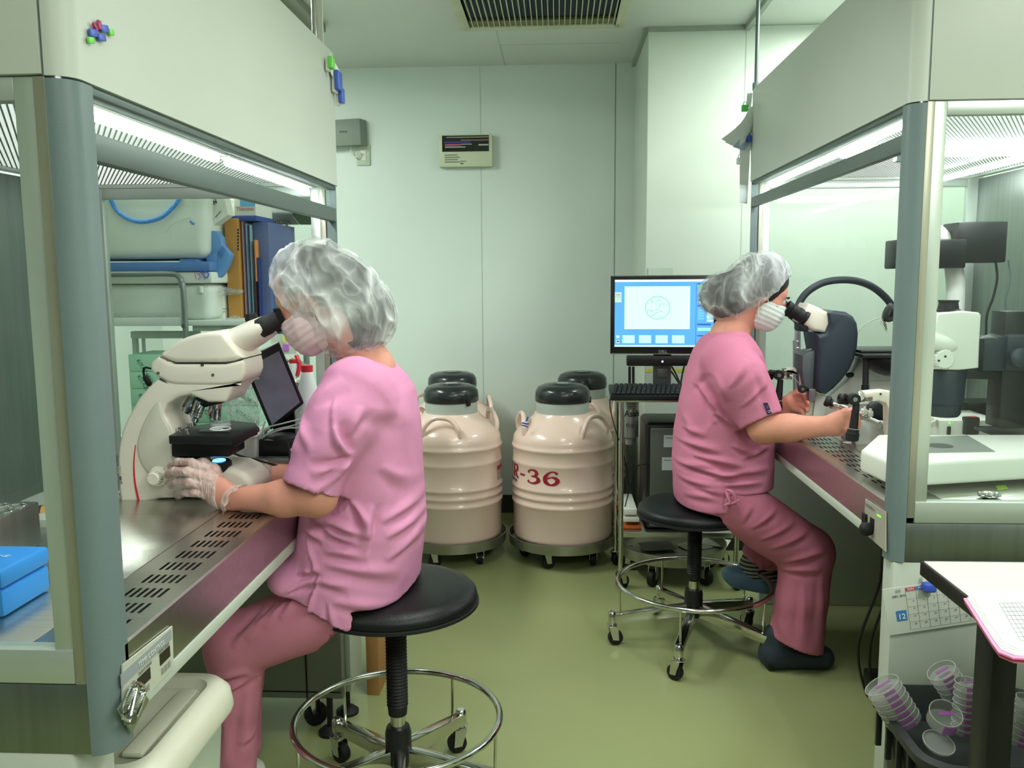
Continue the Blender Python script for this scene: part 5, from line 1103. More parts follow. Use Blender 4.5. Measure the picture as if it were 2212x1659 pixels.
bm = B(); pillow(bm, pp([(340, 819), (318, 838), (298, 862), (275, 902), (263, 930), (256, 960), (253, 990), (255, 1040), (260, 1090), (280, 1094), (301, 1094), (320, 1084), (345, 1078), (377, 1076), (376, 1030), (374, 975), (371, 930), (360, 905), (352, 890), (362, 872), (385, 858), (411, 853), (430, 862), (450, 870), (489, 869), (499, 850), (511, 834), (521, 825), (470, 827), (380, 826)], Y0), Y0, 0.12, 0.008, 3); obj('stand', bm, M_scope, ms, auto=70)
bm = B(); pillow(bm, pp([(344, 868), (322, 892), (304, 930), (297, 965), (305, 1000), (330, 1030), (372, 1040), (371, 980), (369, 932), (352, 900)], Y0-0.001), Y0-0.004, 0.012, 0.004, 2, 3); obj('arm_shade', bm, mat('scope_cream_shade', (206, 204, 188), 0.4), ms, auto=70)  # darker copy of the cream paints the shade in the arm's hollow
bm = B(); pillow(bm, pp([(258, 1096), (302, 1096), (325, 1082), (395, 1078), (530, 1078), (548, 1066), (542, 1042), (525, 1024), (498, 1012), (450, 1008), (420, 1030), (380, 1036), (300, 1040), (258, 1060)], Y0), Y0+0.005, 0.13, 0.016, 3); obj('base', bm, M_scope, ms, auto=70)
bm = B()
for x, y in ((-0.93, 1.91), (-0.93, 2.06), (-0.74, 2.06), (-0.74, 1.93)): cyl(bm, (x, y, 0.8015), (x, y, 0.812), 0.012)
o = obj('rubber_foot', bm, M_rub, ms); o['kind'] = 'stuff'
bm = B(); pillow(bm, pp([(343, 768), (352, 758), (364, 748), (382, 737), (402, 728), (425, 721), (450, 717), (478, 716), (488, 728), (502, 744), (516, 760), (525, 774), (505, 781), (486, 784), (430, 784), (379, 784), (360, 778)], Y0-0.006), Y0-0.006, 0.132, 0.011, 4); obj('head_upper', bm, M_scope, ms, auto=70)
bm = B(); pillow(bm, pp([(343, 770), (360, 780), (379, 786), (430, 786), (486, 786), (524, 777), (528, 790), (529, 806), (522, 824), (500, 829), (486, 832), (430, 832), (379, 831), (362, 827), (344, 817), (330, 808), (324, 800), (323, 790), (328, 781), (336, 774)], Y0-0.004), Y0-0.004, 0.128, 0.009, 4); hm = obj('head_lower', bm, M_scope, ms, auto=70)
bm = B()
for pts in (((346, 771), (360, 780), (379, 785.5), (430, 785.5), (486, 785.5), (524, 777)), ((345, 818), (362, 828), (380, 832.5), (430, 833), (486, 833), (521, 825))):
    tube(bm, catmull([P(a, b, Y=Y0+0.002) for a, b in pts], 6), 0.0016, 6)
o = obj('joint_line', bm, M_ink, hm); o['kind'] = 'stuff'
for q in ((342, 806), (460, 810)):
    bm = B(); lathe(bm, [(0.001, 0), (0.0035, 0), (0.0035, 0.0015), (0.0015, 0.0015), (0.001, 0)], P(*q, Y=Y0-0.004), (0, -1, 0), 12, cap=False); obj('screw', bm, M_steelv, hm)
bm = B(); cyl(bm, P(437, 787, Y=Y0-0.002), P(437, 791, Y=Y0-0.003), 0.0035, n=10); obj('lock_screw', bm, M_black, hm)
# eyepiece tubes
def axpt(q, Y): return P(*q, Y=Y)
a0, a1 = P(497, 742, Y=1.90), P(566, 705, Y=1.90)
ax = (a1-a0).normalized(); up = Vector((-ax.z, 0, ax.x))
bm = B()
def oval(c, ry, ru, n=28): return [c+Vector((0, 1, 0))*ry*math.cos(2*PI*k/n)+up*ru*math.sin(2*PI*k/n) for k in range(n)]
cy_ = Vector((0, 0.055, 0))
loft(bm, [oval(a0+cy_-ax*0.008, .060, .034), oval(a0+cy_, .062, .034), oval(a0+cy_+ax*0.05, .061, .030), oval(a1+cy_-ax*0.004, .056, .026), oval(a1+cy_, .052, .023)]); obj('binocular_tube', bm, M_scope, ms, auto=70)
for k, yy in enumerate((0.023, 0.087)):
    c = a1+Vector((0, yy, 0))
    bm = B(); lathe(bm, [(0.001, 0.0), (0.0225, 0.0), (0.0225, 0.022), (0.0205, 0.024), (0.0205, 0.050), (0.0195, 0.052), (0.0215, 0.056), (0.0245, 0.066), (0.0215, 0.067), (0.018, 0.055), (0.001, 0.055)], c-ax*0.014, ax, 28, cap=False); obj('eyepiece', bm, M_rub, ms, auto=50)
bm = B(); lathe(bm, [(0.001, 0), (0.014, 0), (0.016, 0.012), (0.012, 0.024), (0.001, 0.026)], P(546, 700, Y=1.975), (-0.1, 0, 1), 20, cap=False); obj('focus_collar', bm, M_rub, ms)
# nosepiece, objectives
na = Vector((0.10, 0, -1)).normalized(); nc = P(452, 868, Y=1.945)
bm = B(); lathe(bm, [(0.034, -0.012), (0.043, 0.0), (0.043, 0.006), (0.034, 0.014)], P(455, 862, Y=1.945), Vector((0.22, 0, -1)), 32); obj('nosepiece', bm, M_black, ms)
for k, (q0, q1, yy, r0, r1) in enumerate((((432, 872), (419, 910), 1.915, .0125, .009), ((415, 868), (400, 890), 1.955, .014, .010), ((462, 880), (456, 900), 1.99, .012, .011), ((468, 878), (467, 908), 1.93, .0105, .0095))):
    A, C = P(*q0, Y=yy), P(*q1, Y=yy); L = (C-A).length
    bm = B(); lathe(bm, [(r0*1.05, -0.008), (r0*1.05, L*0.25), (r0, L*0.28), (r0, L*0.7), (r1, L*0.78), (r1, L*0.98), (r1*0.5, L)], A, C-A, 24); ob_ = obj('objective', bm, M_chrome, ms, auto=30)
    bm = B(); lathe(bm, [(r0*1.02, L*0.42), (r0*1.02, L*0.45)], A, C-A, 24, cap=False); lathe(bm, [(r0*1.02, L*0.56), (r0*1.02, L*0.57)], A, C-A, 24, cap=False); o = obj('engraved_ring', bm, M_ink, ob_); o['kind'] = 'stuff'
# stage
zs_t = 0.958
stg = [P(364, 941, Z=zs_t), P(502, 942, Z=zs_t), P(557, 921, Z=zs_t), P(503, 910, Z=zs_t), P(376, 934, Z=zs_t)]
stg = [P(364, 941, Z=zs_t), P(500, 943, Z=zs_t), P(556, 922, Z=zs_t), P(553, 914, Z=zs_t), P(500, 908, Z=zs_t), P(405, 921, Z=zs_t)]
bm = B(); prism(bm, [p+Vector((0, 0, -0.019)) for p in stg], (0, 0, 0.019), 0.002); obj('stage', bm, M_black, ms)
bm = B(); tube(bm, [P(506, 957, Y=1.87), P(553, 927, Y=2.0)], 0.009, 12); obj('stage_rail', bm, M_black, ms)
bm = B(); box(bm, *sorted((P(374, 965, Y=1.9).x, P(500, 965, Y=1.9).x)), 1.885, 1.985, P(374, 984, Y=1.9).z, zs_t-0.019, 0.004); box(bm, P(378, 965, Y=1.9).x, P(428, 965, Y=1.9).x, 1.90, 1.97, P(374, 1018, Y=1.9).z, P(374, 990, Y=1.9).z, 0.003); obj('condenser_block', bm, M_black, ms)
bm = B(); lathe(bm, [(0.024, 0.008), (0.028, 0.012), (0.028, 0.024), (0.024, 0.028)], P(480, 990, Y=1.96), (0, 0, 1), 28); obj('condenser', bm, M_rub, ms)
bm = B(); box(bm, -0.035, 0.035, -0.012, 0.012, 0, 0.003, M=Matrix.Translation(P(465, 932, Z=zs_t+0.001))); obj('slide_holder', bm, M_steelv, ms)
bm = B(); lathe(bm, [(0.001, 0.004), (0.022, 0.004), (0.023, 0.006), (0.023, 0.015), (0.021, 0.015), (0.021, 0.007), (0.001, 0.007)], P(476, 926, Z=zs_t+0.001), (0, 0, 1), 32, cap=False); cd = obj('culture_dish', bm, mat('dish_glassy', (206, 214, 210), 0.1, alpha=0.5), None); tag(cd, 'small clear culture dish on the microscope stage', 'dish')
bm = B(); tube(bm, ring(P(476, 926, Z=zs_t+0.016), 0.022, 32), 0.0012, 6, closed=True); tube(bm, ring(P(470, 928, Z=zs_t+0.014), 0.011, 24), 0.001, 6, closed=True); obj('rim', bm, mat('dish_rim2', (225, 230, 228), 0.2), cd)
for q in ((404, 935), (387, 931), (410, 922), (497, 925)):
    bm = B(); c = P(*q, Z=zs_t); cyl(bm, c, c+Vector((0, 0, 0.009)), 0.005, n=16); obj('stage_screw', bm, M_chrome, ms)
bm = B(); c = P(474, 1004, Y=1.91); lathe(bm, [(0.026, -0.012), (0.028, -0.008), (0.028, 0.006), (0.024, 0.010), (0.020, 0.010)], c, (0, -.1, 1), 32); obj('field_ring', bm, M_black, ms)
bm = B(); lathe(bm, [(0.001, 0.0105), (0.015, 0.0105), (0.015, 0.0115), (0.001, 0.0115)], c, (0, -.1, 1), 28, cap=False); obj('field_lamp', bm, mat('lamp_blue', (90, 160, 255), 0.3, emit=4), ms)
# coarse focus knob with ribs
kc = P(347, 1027, Y=1.885); bm = B(); lathe(bm, [(0.022, 0.0), (0.022, 0.014), (0.019, 0.016), (0.019, 0.018), (0.015, 0.02), (0.015, 0.034), (0.012, 0.037), (0.001, 0.037)], kc, (-0.05, -1, 0.0), 32); kn = obj('focus_knob', bm, M_scope, ms, auto=40)
bm = B()
for k in range(20):
    a = 2*PI*k/20; d = Vector((math.cos(a), 0, math.sin(a))); cyl(bm, kc+d*0.0155+Vector((0, -0.02, 0)), kc+d*0.0155+Vector((0, -0.033, 0)), 0.0014, n=6); cyl(bm, kc+d*0.0222+Vector((0, -0.001, 0)), kc+d*0.0222+Vector((0, -0.013, 0)), 0.0014, n=6)
o = obj('knob_ribs', bm, M_scope, kn); o['kind'] = 'stuff'
# red stripe, lettering
M_stripe = mat('red_stripe', (206, 36, 50), 0.4); cl = catmull([P(a, b, Y=Y0-0.0005) for a, b in ((293, 961), (290, 990), (289.5, 1015), (292, 1045), (297, 1070), (301, 1088))], 6)
bm = B(); L = [[bm.verts.new(p+Vector((s_*(0.0008+0.0020*i/(len(cl)-1)), 0, 0))) for s_ in (-1, 1)] for i, p in enumerate(cl)]
for a, b in zip(L, L[1:]): bm.faces.new((a[0], a[1], b[1], b[0]))
r_ = bmesh.ops.extrude_face_region(bm, geom=bm.faces[:]); bmesh.ops.translate(bm, vec=(0, -0.001, 0), verts=[q for q in r_['geom'] if isinstance(q, bmesh.types.BMVert)])
obj('red_stripe', bm, M_stripe, ms)
text('LEICA', 0.0125, P(264, 1088, Y=Y0-0.001), (-0.03, 0, 1), (-1, 0, 0), mat('letter_pale', (190, 188, 176), 0.5), ms); text('DM', 0.0125, P(264, 1046, Y=Y0-0.001), (-0.02, 0, 1), (-1, 0, 0), mat('letter_grey', (120, 120, 112), 0.5), ms, bold=0.0002); text('750', 0.0125, P(263, 1024, Y=Y0-0.001), (0.0, 0, 1), (-1, 0, 0), MATS['letter_pale'], ms)
bm = B(); tube(bm, catmull([P(326, 796, Y=1.94), P(314, 794, Y=1.945), P(310, 802, Y=1.95), P(312, 815, Y=1.95)], 6), 0.0025, 8); lathe(bm, [(0.006, 0), (0.007, 0.004), (0.007, 0.022), (0.004, 0.026)], P(313, 812, Y=1.95), P(326, 836, Y=1.95)-P(313, 812, Y=1.95), 14); obj('plug_cable', bm, M_rub, ms)
bm = B(); tube(bm, catmull([P(374, 872, Y=2.12), P(395, 895, Y=2.10), P(420, 917, Y=2.08), P(440, 930, Y=2.08)], 5), 0.003, 8); tag(obj('thin_cord', bm, M_rub), 'thin black cord slanting behind the microscope arm', 'cord')
# ============================================================ right bench: inverted microscope and micromanipulators
M_navy = mat('scope_charcoal', (36, 46, 56), 0.45, var=0.08)
M_sw = mat('scope_white', (222, 224, 214), 0.4, var=0.015)
rs = thing('inverted_microscope', 'dark bodied inverted microscope used by the woman at the right bench', 'microscope', P(1830, 940, Y=2.95))
Yr = 2.90
bm = B(); pillow(bm, pp([(1790, 676), (1805, 671), (1829, 674), (1845, 684), (1853, 698), (1856, 720), (1854, 748), (1848, 775), (1838, 798), (1822, 820), (1803, 840), (1785, 853), (1772, 850), (1762, 842), (1764, 800), (1766, 760), (1762, 735), (1760, 718), (1772, 722), (1784, 720), (1792, 700)], Yr), Yr, 0.15, 0.014, 3); obj('front_body', bm, M_navy, rs, auto=60)
bm = B(); pillow(bm, pp([(1733, 768), (1745, 760), (1766, 756), (1768, 800), (1764, 842), (1738, 842), (1732, 800)], Yr+0.03), Yr+0.03, 0.1, 0.01, 2); obj('side_housing', bm, mat('housing_grey', (84, 90, 94), 0.5), rs)
bm = B(); tube(bm, catmull([P(1731, 842, Y=2.97), P(1730, 790, Y=2.97), P(1735, 766, Y=2.97), P(1750, 757, Y=2.97), P(1764, 752, Y=2.97)], 6), 0.006, 8); obj('housing_trim', bm, M_sw, rs)
bm = B(); pillow(bm, pp([(1746, 655), (1760, 660), (1798, 679), (1795, 700), (1785, 720), (1770, 718), (1758, 716), (1735, 702), (1722, 692), (1730, 678)], Yr+0.02), Yr+0.015, 0.12, 0.014, 3); obj('binocular_head', bm, M_scope, rs, auto=60)
e0, e1 = P(1738, 686, Y=2.93), P(1690, 657, Y=2.93); ax2 = (e1-e0).normalized()
for yy in (0.0, 0.064):
    bm = B(); lathe(bm, [(0.001, 0.0), (0.026, 0.0), (0.026, 0.012), (0.0225, 0.014), (0.0225, 0.035), (0.021, 0.036), (0.021, 0.044), (0.0225, 0.045), (0.0225, 0.058), (0.020, 0.060), (0.0225, 0.064), (0.0235, 0.076), (0.020, 0.077), (0.016, 0.066), (0.001, 0.066)], e0+Vector((0, yy, 0))-ax2*0.006, ax2, 28, cap=False); obj('eyepiece', bm, M_rub, rs, auto=50)
bm = B(); box(bm, *[v for v in (P(1722, 700, Y=2.95).x, P(1742, 700, Y=2.95).x)], 2.92, 2.98, P(1722, 715, Y=2.95).z, P(1722, 698, Y=2.95).z, 0.004); obj('tube_clamp', bm, M_rub, rs)
bm = B(); pillow(bm, pp([(1770, 850), (1790, 856), (1830, 822), (1860, 775), (2012, 775), (2012, 944), (1755, 948), (1758, 900), (1764, 858)], 3.0), 3.0, 0.16, 0.01, 2); obj('stand', bm, M_sw, rs, auto=60)
bm = B(); prism(bm, pp([(1785, 858), (1764, 848), (1756, 902), (1780, 906)], 2.985), (0, 0.02, 0)); obj('stand_side', bm, M_sw, rs)
bm = B(); bmesh.ops.create_uvsphere(bm, u_segments=20, v_segments=12, radius=0.012, matrix=Matrix.Translation(P(1836, 810, Y=2.998)) @ Matrix.Diagonal((1.2, .4, .8, 1))); obj('port_knob', bm, M_black, rs)
bm = B(); A = P(1878, 822, Y=2.999); C = P(1960, 870, Y=2.999)
for a, b in (((1878, 822), (1960, 822)), ((1878, 822), (1878, 850))): tube(bm, [P(*a, Y=2.999), P(*b, Y=2.999)], 0.001, 4)
obj('panel_joint', bm, M_seam, rs)['kind'] = 'stuff'
bm = B(); box(bm, P(1850, 758, Y=2.9).x, 1.50, 2.84, 3.1, P(1900, 770, Y=2.9).z, P(1900, 762, Y=2.9).z, 0.003); box(bm, P(1856, 750, Y=2.9).x, 1.42, 2.88, 3.06, P(1900, 762, Y=2.9).z, P(1900, 756, Y=2.9).z, 0.002); obj('stage', bm, M_black, rs)
bm = B(); lathe(bm, [(0.02, -0.065), (0.05, -0.055), (0.085, -0.03), (0.10, -0.004), (0.10, 0.0)], P(1925, 770, Y=2.95), (0, 0, 1), 32); obj('nosepiece', bm, M_black, rs)
bm = B(); cyl(bm, P(1871, 772, Y=2.88), P(1869, 845, Y=2.86), 0.0095, n=14); cyl(bm, P(1869, 832, Y=2.86), P(1868, 856, Y=2.86), 0.012, n=14); obj('stage_rod', bm, M_rub, rs)
cp2 = catmull([P(2010, 488, Y=3.02), P(2034, 508, Y=3.02), P(2052, 545, Y=3.02), P(2062, 590, Y=3.02), P(2064, 640, Y=3.02), P(2060, 700, Y=3.02), P(2050, 760, Y=3.02)], 6)
bm = B(); tube(bm, cp2, [0.02, 0.026, 0.03, 0.03, 0.03], 14); obj('lamp_arm', bm, M_sw, rs)
bm = B(); box(bm, P(2055, 500, Y=3.0).x, P(2161, 500, Y=3.0).x, 2.95, 3.07, P(2055, 568, Y=3.0).z, P(2055, 481, Y=3.0).z, 0.006); obj('lamp_house', bm, M_black, rs)
bm = B(); box(bm, P(1926, 520, Y=3.0).x, P(2072, 520, Y=3.0).x, 2.94, 3.06, P(2020, 580, Y=3.0).z, P(2020, 518, Y=3.0).z, 0.006); obj('lamp_arm_head', bm, M_black, rs)
# hose
g = thing('flexible_hose', 'thick dark hose arching behind the right microscope', 'hose', P(1825, 650, Y=3.2))
bm = B(); hp = catmull([P(1722, 672, Y=3.2), P(1728, 652, Y=3.2), P(1745, 630, Y=3.2), P(1775, 612, Y=3.2), P(1810, 605, Y=3.2), P(1850, 607, Y=3.2), P(1885, 620, Y=3.2), P(1915, 645, Y=3.2), P(1935, 675, Y=3.2)], 12)
tube(bm, hp, [0.0125+0.001*(i % 2) for i in range(len(hp))], 14); obj('hose', bm, mat('hose_grey', (48, 56, 60), 0.5), g)
bm = B(); tube(bm, [P(1724, 672, Y=3.2), P(1724, 710, Y=3.2)], 0.014, 12); obj('sleeve', bm, M_black, g)
bm = B(); tube(bm, [P(1723, 705, Y=3.2), P(1724, 950, Y=3.2)], 0.011, 14); tube(bm, [P(1716, 735, Y=3.21), P(1717, 950, Y=3.21)], 0.006, 8); o = obj('upright_tube', bm, mat('tube_silver', (170, 180, 178), 0.3, 0.7), g)
for yy in (738, 752): bm = B(); bmesh.ops.create_uvsphere(bm, u_segments=12, v_segments=8, radius=0.0055, matrix=Matrix.Translation(P(1723, yy, Y=3.188))); obj('screw', bm, M_chrome, g)
g = thing('gooseneck_lamp', 'small black swivel lamp head behind the right bench post', 'lamp', P(1912, 675, Y=2.8)); A = P(1916, 674, Y=2.8)
bm = B(); lathe(bm, [(0.018, -0.03), (0.028, -0.018), (0.031, 0.0), (0.024, 0.004), (0.012, 0.006)], A, Vector((-1, 0, 0.35)), 24); obj('lamp_head', bm, M_black, g)
bm = B(); tube(bm, [A+Vector((-0.01, 0, -0.02)), A+Vector((0.0, 0, -0.055))], 0.004, 8); tube(bm, [A+Vector((-0.02, 0, -0.03)), A+Vector((0.004, 0, -0.062))], 0.0025, 8); obj('arm', bm, M_chrome, g)
M_tubing = mat('clear_tubing', (206, 214, 206), 0.3, alpha=0.8)
bm = B(); tube(bm, catmull([P(1855, 715, Y=2.96), P(1870, 700, Y=2.95), P(1890, 690, Y=2.94), P(1925, 682, Y=2.9)], 6), 0.0018, 6); tag(obj('clear_tube', bm, M_tubing), 'thin clear tube rising from the dark microscope body', 'tube')
# manipulators
def joystick(g, top, bot, Y, k=1.0):
    A, C = P(*top, Y=Y), P(*bot, Y=Y); L = (C-A).length
    bm = B(); lathe(bm, [(0.009*k, 0), (0.0095*k, L*0.1), (0.012*k, L*0.55), (0.0125*k, L*0.66), (0.0135*k, L*0.665), (0.0135*k, L*0.69), (0.016*k, L*0.70), (0.0165*k, L*0.78), (0.019*k, L*0.80), (0.018*k, L*0.97), (0.014*k, L)], A, C-A, 24); j = obj('joystick', bm, M_rub, g, auto=40)
    bm = B(); lathe(bm, [(0.0138*k, L*0.668), (0.0145*k, L*0.675), (0.0138*k, L*0.685)], A, C-A, 24, cap=False); obj('grey_ring', bm, M_collar, j)
def knob(g, q, Y, r, ax=(0, -1, 0), centre=True, d=0.012):
    c = P(*q, Y=Y); bm = B(); lathe(bm, [(r*0.8, -d/2), (r, -d/3), (r, d/3), (r*0.85, d/2), (r*0.45, d/2), (r*0.4, d/3)], c, ax, 24); o = obj('knob', bm, M_rub, g)
    if centre: bm = B(); lathe(bm, [(0.001, d/2), (r*0.38, d/2), (r*0.38, d*0.56), (0.001, d*0.56)], c, ax, 16, cap=False); obj('knob_centre', bm, M_steelv, o)
def manip(g, dx, dy, Y):
    s = lambda a, b: (a+dx, b+dy)
    knob(g, s(1819, 862), Y+0.02, 0.016, (-1, 0, 0.15), False, 0.02); knob(g, s(1829, 863), Y+0.02, 0.015, (-1, 0, 0.15), False, 0.014); knob(g, s(1845, 862), Y-0.02, 0.0175, (0, -1, 0), True, 0.02)
    A = P(*s(1860, 861), Y=Y); bm = B(); lathe(bm, [(0.016, -0.012), (0.019, -0.004), (0.019, 0.004), (0.010, 0.012), (0.006, 0.018)], A+Vector((-.004, 0, 0.004)), (0, 0, 1), 20); box(bm, A.x-0.028, A.x+0.020, Y-0.012, Y+0.012, A.z-0.016, A.z-0.006, 0.002); obj('swivel', bm, M_chrome, g)
    bm = B(); tube(bm, [P(*s(1850, 858), Y=Y), P(*s(1825, 855), Y=Y)], 0.008, 10); obj('spindle', bm, M_black, g)
g = thing('micromanipulator', 'near micromanipulator with black joystick at the gloved-free right hand', 'manipulator', P(1880, 960, Y=2.50), 'joystick micromanipulators')
g['label'] = 'near joystick micromanipulator over the front of the right bench'
manip(g, 0, 0, 2.52); joystick(g, (1850, 872), (1840, 952), 2.50)
bm = B(); pillow(bm, pp([(1862, 846), (1905, 842), (1930, 846), (1940, 860), (1942, 945), (1915, 945), (1914, 880), (1908, 868), (1892, 864), (1880, 866), (1880, 856), (1864, 858)], 2.52), 2.50, 0.05, 0.005, 2); obj('arm', bm, M_scope, g)
bm = B(); knb = P(1902, 851, Y=2.5); cyl(bm, knb, knb+Vector((0, -0.003, 0)), 0.003, n=10); obj('screw', bm, M_ink, g)
g = thing('micromanipulator', 'far joystick micromanipulator beside the upraised hand', 'manipulator', P(1700, 880, Y=3.0), 'joystick micromanipulators')
manip(g, -163, -52, 3.02); joystick(g, (1686, 820), (1679, 886), 3.0, 1.05)
bm = B(); pillow(bm, pp([(1694, 797), (1716, 795), (1738, 797), (1752, 806), (1759, 825), (1760, 905), (1730, 905), (1733, 830), (1728, 814), (1714, 809), (1708, 809), (1707, 802), (1695, 802)], 3.02), 3.0, 0.06, 0.006, 2); obj('arm', bm, M_scope, g)
bm = B(); knb = P(1723, 801, Y=3.0); cyl(bm, knb, knb+Vector((0, -0.003, 0)), 0.003, n=10); obj('screw', bm, M_ink, g)
bm = B(); tube(bm, catmull([P(1702, 820, Y=3.0), P(1712, 816, Y=2.99), P(1724, 826, Y=2.98), P(1730, 845, Y=2.98)], 6), 0.0012, 5); obj('air_tube', bm, M_tubing, g)
# syringe drives
g = thing('micro_injector', 'silver syringe injector with a black end knob', 'injector', P(1840, 900, Y=2.62))
A, C = P(1786, 866, Y=2.66), P(1912, 918, Y=2.60); d = (C-A); L = d.length
bm = B(); lathe(bm, [(0.012, -0.006), (0.017, -0.002), (0.017, 0.008), (0.012, 0.012), (0.011, 0.018), (0.006, 0.019)], A, d, 20); obj('end_knob', bm, M_rub, g)
bm = B(); lathe(bm, [(0.005, 0.012), (0.005, L*0.2), (0.0105, L*0.21), (0.0105, L*0.35), (0.0085, L*0.36), (0.0085, L*0.62), (0.011, L*0.63), (0.011, L*0.68), (0.006, L*0.69), (0.006, L*0.9), (0.009, L*0.91), (0.009, L)], A, d, 20); obj('barrel', bm, M_chrome, g, auto=30)
bm = B(); slab(bm, P(1800, 874, Y=2.645), P(1905, 916, Y=2.595), P(1902, 928, Y=2.595), P(1798, 884, Y=2.645), (0, 0.035, 0)); obj('bracket', bm, M_steel, g)
bm = B(); lathe(bm, [(0.0095, L*0.4), (0.0095, L*0.5)], A, d, 18, cap=False); obj('glass_section', bm, mat('amber_dark', (70, 66, 40), 0.2), g)
for q in ((1868, 890), (1880, 894)): bm = B(); c = P(*q, Y=2.60); box(bm, c.x-0.008, c.x+0.008, 2.595, 2.615, c.z-0.009, c.z+0.009, 0.003); cyl(bm, c, c+Vector((0, 0, 0.016)), 0.004, n=10); obj('stopcock', bm, M_white, g)
g = thing('micro_injector', 'small injector knob in front of the raised fingers', 'injector', P(1735, 840, Y=2.85)); g['group'] = 'injector knobs'; g['group'] = 'syringe injectors'
knob(g, (1733, 840), 2.84, 0.014, (0, -1, 0), True, 0.014)
bm = B(); tube(bm, [P(1740, 840, Y=2.85), P(1752, 844, Y=2.86)], 0.007, 10); obj('spindle', bm, M_black, g)
bm = B(); box(bm, P(1746, 850, Y=2.85).x, P(1760, 850, Y=2.85).x, 2.84, 2.88, P(1746, 866, Y=2.85).z, P(1746, 840, Y=2.85).z, 0.002); obj('block', bm, mat('block_smoky', (110, 104, 110), 0.2, 0.3), g)
bpy.data.objects['micro_injector']['group'] = 'syringe injectors'
bm = B()
for k in range(5): tube(bm, catmull([P(1866+2*k, 874-k, Y=2.56), P(1880, 866-2*k, Y=2.56), P(1898, 868-k*2, Y=2.57), P(1916, 884-k*3, Y=2.6), P(1930, 900-k*2, Y=2.6)], 6), 0.0012, 5)
o = tag(obj('air_tubes', bm, M_tubing), 'bundle of thin clear tubes curving behind the near joystick', 'tubes', kind='stuff')
g = thing('manipulator_base', 'grey white metal block that carries the silver injector', 'block', P(1880, 965, Y=2.60))
bm = B(); prism(bm, pp([(1846, 930), (1850, 912), (1868, 908), (1908, 924), (1942, 924), (1942, 962), (1848, 962)], 2.60), (0, 0.14, 0), 0.003); obj('block', bm, mat('block_grey', (176, 178, 172), 0.4, 0.2), g)
bm = B(); bmesh.ops.create_uvsphere(bm, u_segments=24, v_segments=12, radius=0.05, matrix=Matrix.Translation(P(1898, 890, Y=2.78)) @ Matrix.Diagonal((.9, .3, .75, 1))); obj('wheel', bm, M_black, g)
bm = B(); sq_ = [P(1716, 908, Z=0.83), P(1770, 886, Z=0.83), P(1788, 896, Z=0.83), P(1762, 915, Z=0.83)]
bm = B(); prism(bm, [Vector((0.93, 2.72, 0.80)), Vector((1.10, 2.72, 0.80)), Vector((1.10, 2.88, 0.80)), Vector((0.97, 2.88, 0.80))], (0, 0, 0.034), 0.003); tag(obj('control_pad', bm, mat('pad_grey', (66, 70, 80), 0.5)), 'dark grey control pad on the bench between her hands', 'pad')
bm = B(); prism(bm, [Vector((1.12, 2.72, 0.799)), Vector((1.4, 2.74, 0.799)), Vector((1.4, 2.98, 0.799)), Vector((1.12, 2.98, 0.799))], (0, 0, 0.045), 0.004); tag(obj('base_plate', bm, M_sw), 'white base plate under the inverted microscope', 'plate')
# ---- stereo microscope nearer the camera on the right bench
st = thing('stereo_microscope', 'white stereo microscope on a wide white base behind the right window', 'microscope', P(2060, 1000, Y=2.3))
zt3, zb3 = 0.872, 0.815
tp = [P(1895, 938, Z=zt3), P(1859, 970, Z=zt3), P(1935, 1002, Z=zt3), P(2330, 980, Z=zt3), P(2300, 938, Z=zt3)]
bm = B(); prism(bm, [p+Vector((0, 0, zb3-zt3)) for p in tp], (0, 0, zt3-zb3), 0.010, 3); obj('base', bm, M_sw, st)
bm = B(); prism(bm, [P(1995, 944, Z=zt3+.0005), P(2090, 941, Z=zt3+.0005), P(2150, 976, Z=zt3+.0005), P(1970, 979, Z=zt3+.0005)], (0, 0, 0.001)); obj('stage_plate', bm, mat('stage_grey', (170, 176, 170), 0.15, 0.3), st)
bm = B(); lathe(bm, [(0.001, 0), (0.030, 0), (0.030, 0.001), (0.001, 0.001)], P(2031, 963, Z=zt3+0.0018), (0, 0, 1), 32, cap=False); obj('stage_hole', bm, mat('hole_grey', (84, 88, 84), 0.3), st)
for k in range(4):
    bm = B(); c = Vector((1.0+0.35*(k % 2), 2.16+0.16*(k//2), 0.797)); cyl(bm, c, c+Vector((0, 0, 0.02)), 0.015); obj('foot', bm, M_rub, st)
Ys = 2.42
bm = B(); pillow(bm, pp([(2005, 676), (2060, 670), (2092, 673), (2097, 678), (2094, 735), (2092, 790), (2050, 795), (1995, 793), (1985, 740)], Ys), Ys-0.06, 0.13, 0.006, 3); zb_ = obj('zoom_body', bm, M_sw, st, auto=60)
bm = B(); bmesh.ops.create_uvsphere(bm, u_segments=28, v_segments=16, radius=0.05, matrix=Matrix.Translation(P(2015, 738, Y=Ys-0.055)) @ Matrix.Rotation(0.25, 4, 'Y') @ Matrix.Diagonal((1.35, .5, .5, 1))); obj('cheek', bm, M_sw, zb_, auto=60)
c = P(2035, 775, Y=Ys-0.06); bm = B(); lathe(bm, [(0.024, 0), (0.026, 0.004), (0.026, 0.016), (0.023, 0.02), (0.001, 0.02)], c, (0, -1, 0), 32); kn = obj('zoom_knob', bm, M_sw, st, auto=40)
bm = B()
for k in range(18): a = 2*PI*k/18; cyl(bm, c+Vector((0.026*math.cos(a), -0.003, 0.026*math.sin(a))), c+Vector((0.026*math.cos(a), -0.018, 0.026*math.sin(a))), 0.0016, n=6)
obj('knob_ribs', bm, M_sw, kn)['kind'] = 'stuff'
for q in ((2028, 779), (2042, 770)): bm = B(); cc = P(*q, Y=Ys-0.0805); cyl(bm, cc, cc+Vector((0, -0.0015, 0)), 0.003, n=12); obj('knob_screw', bm, M_ink, kn)
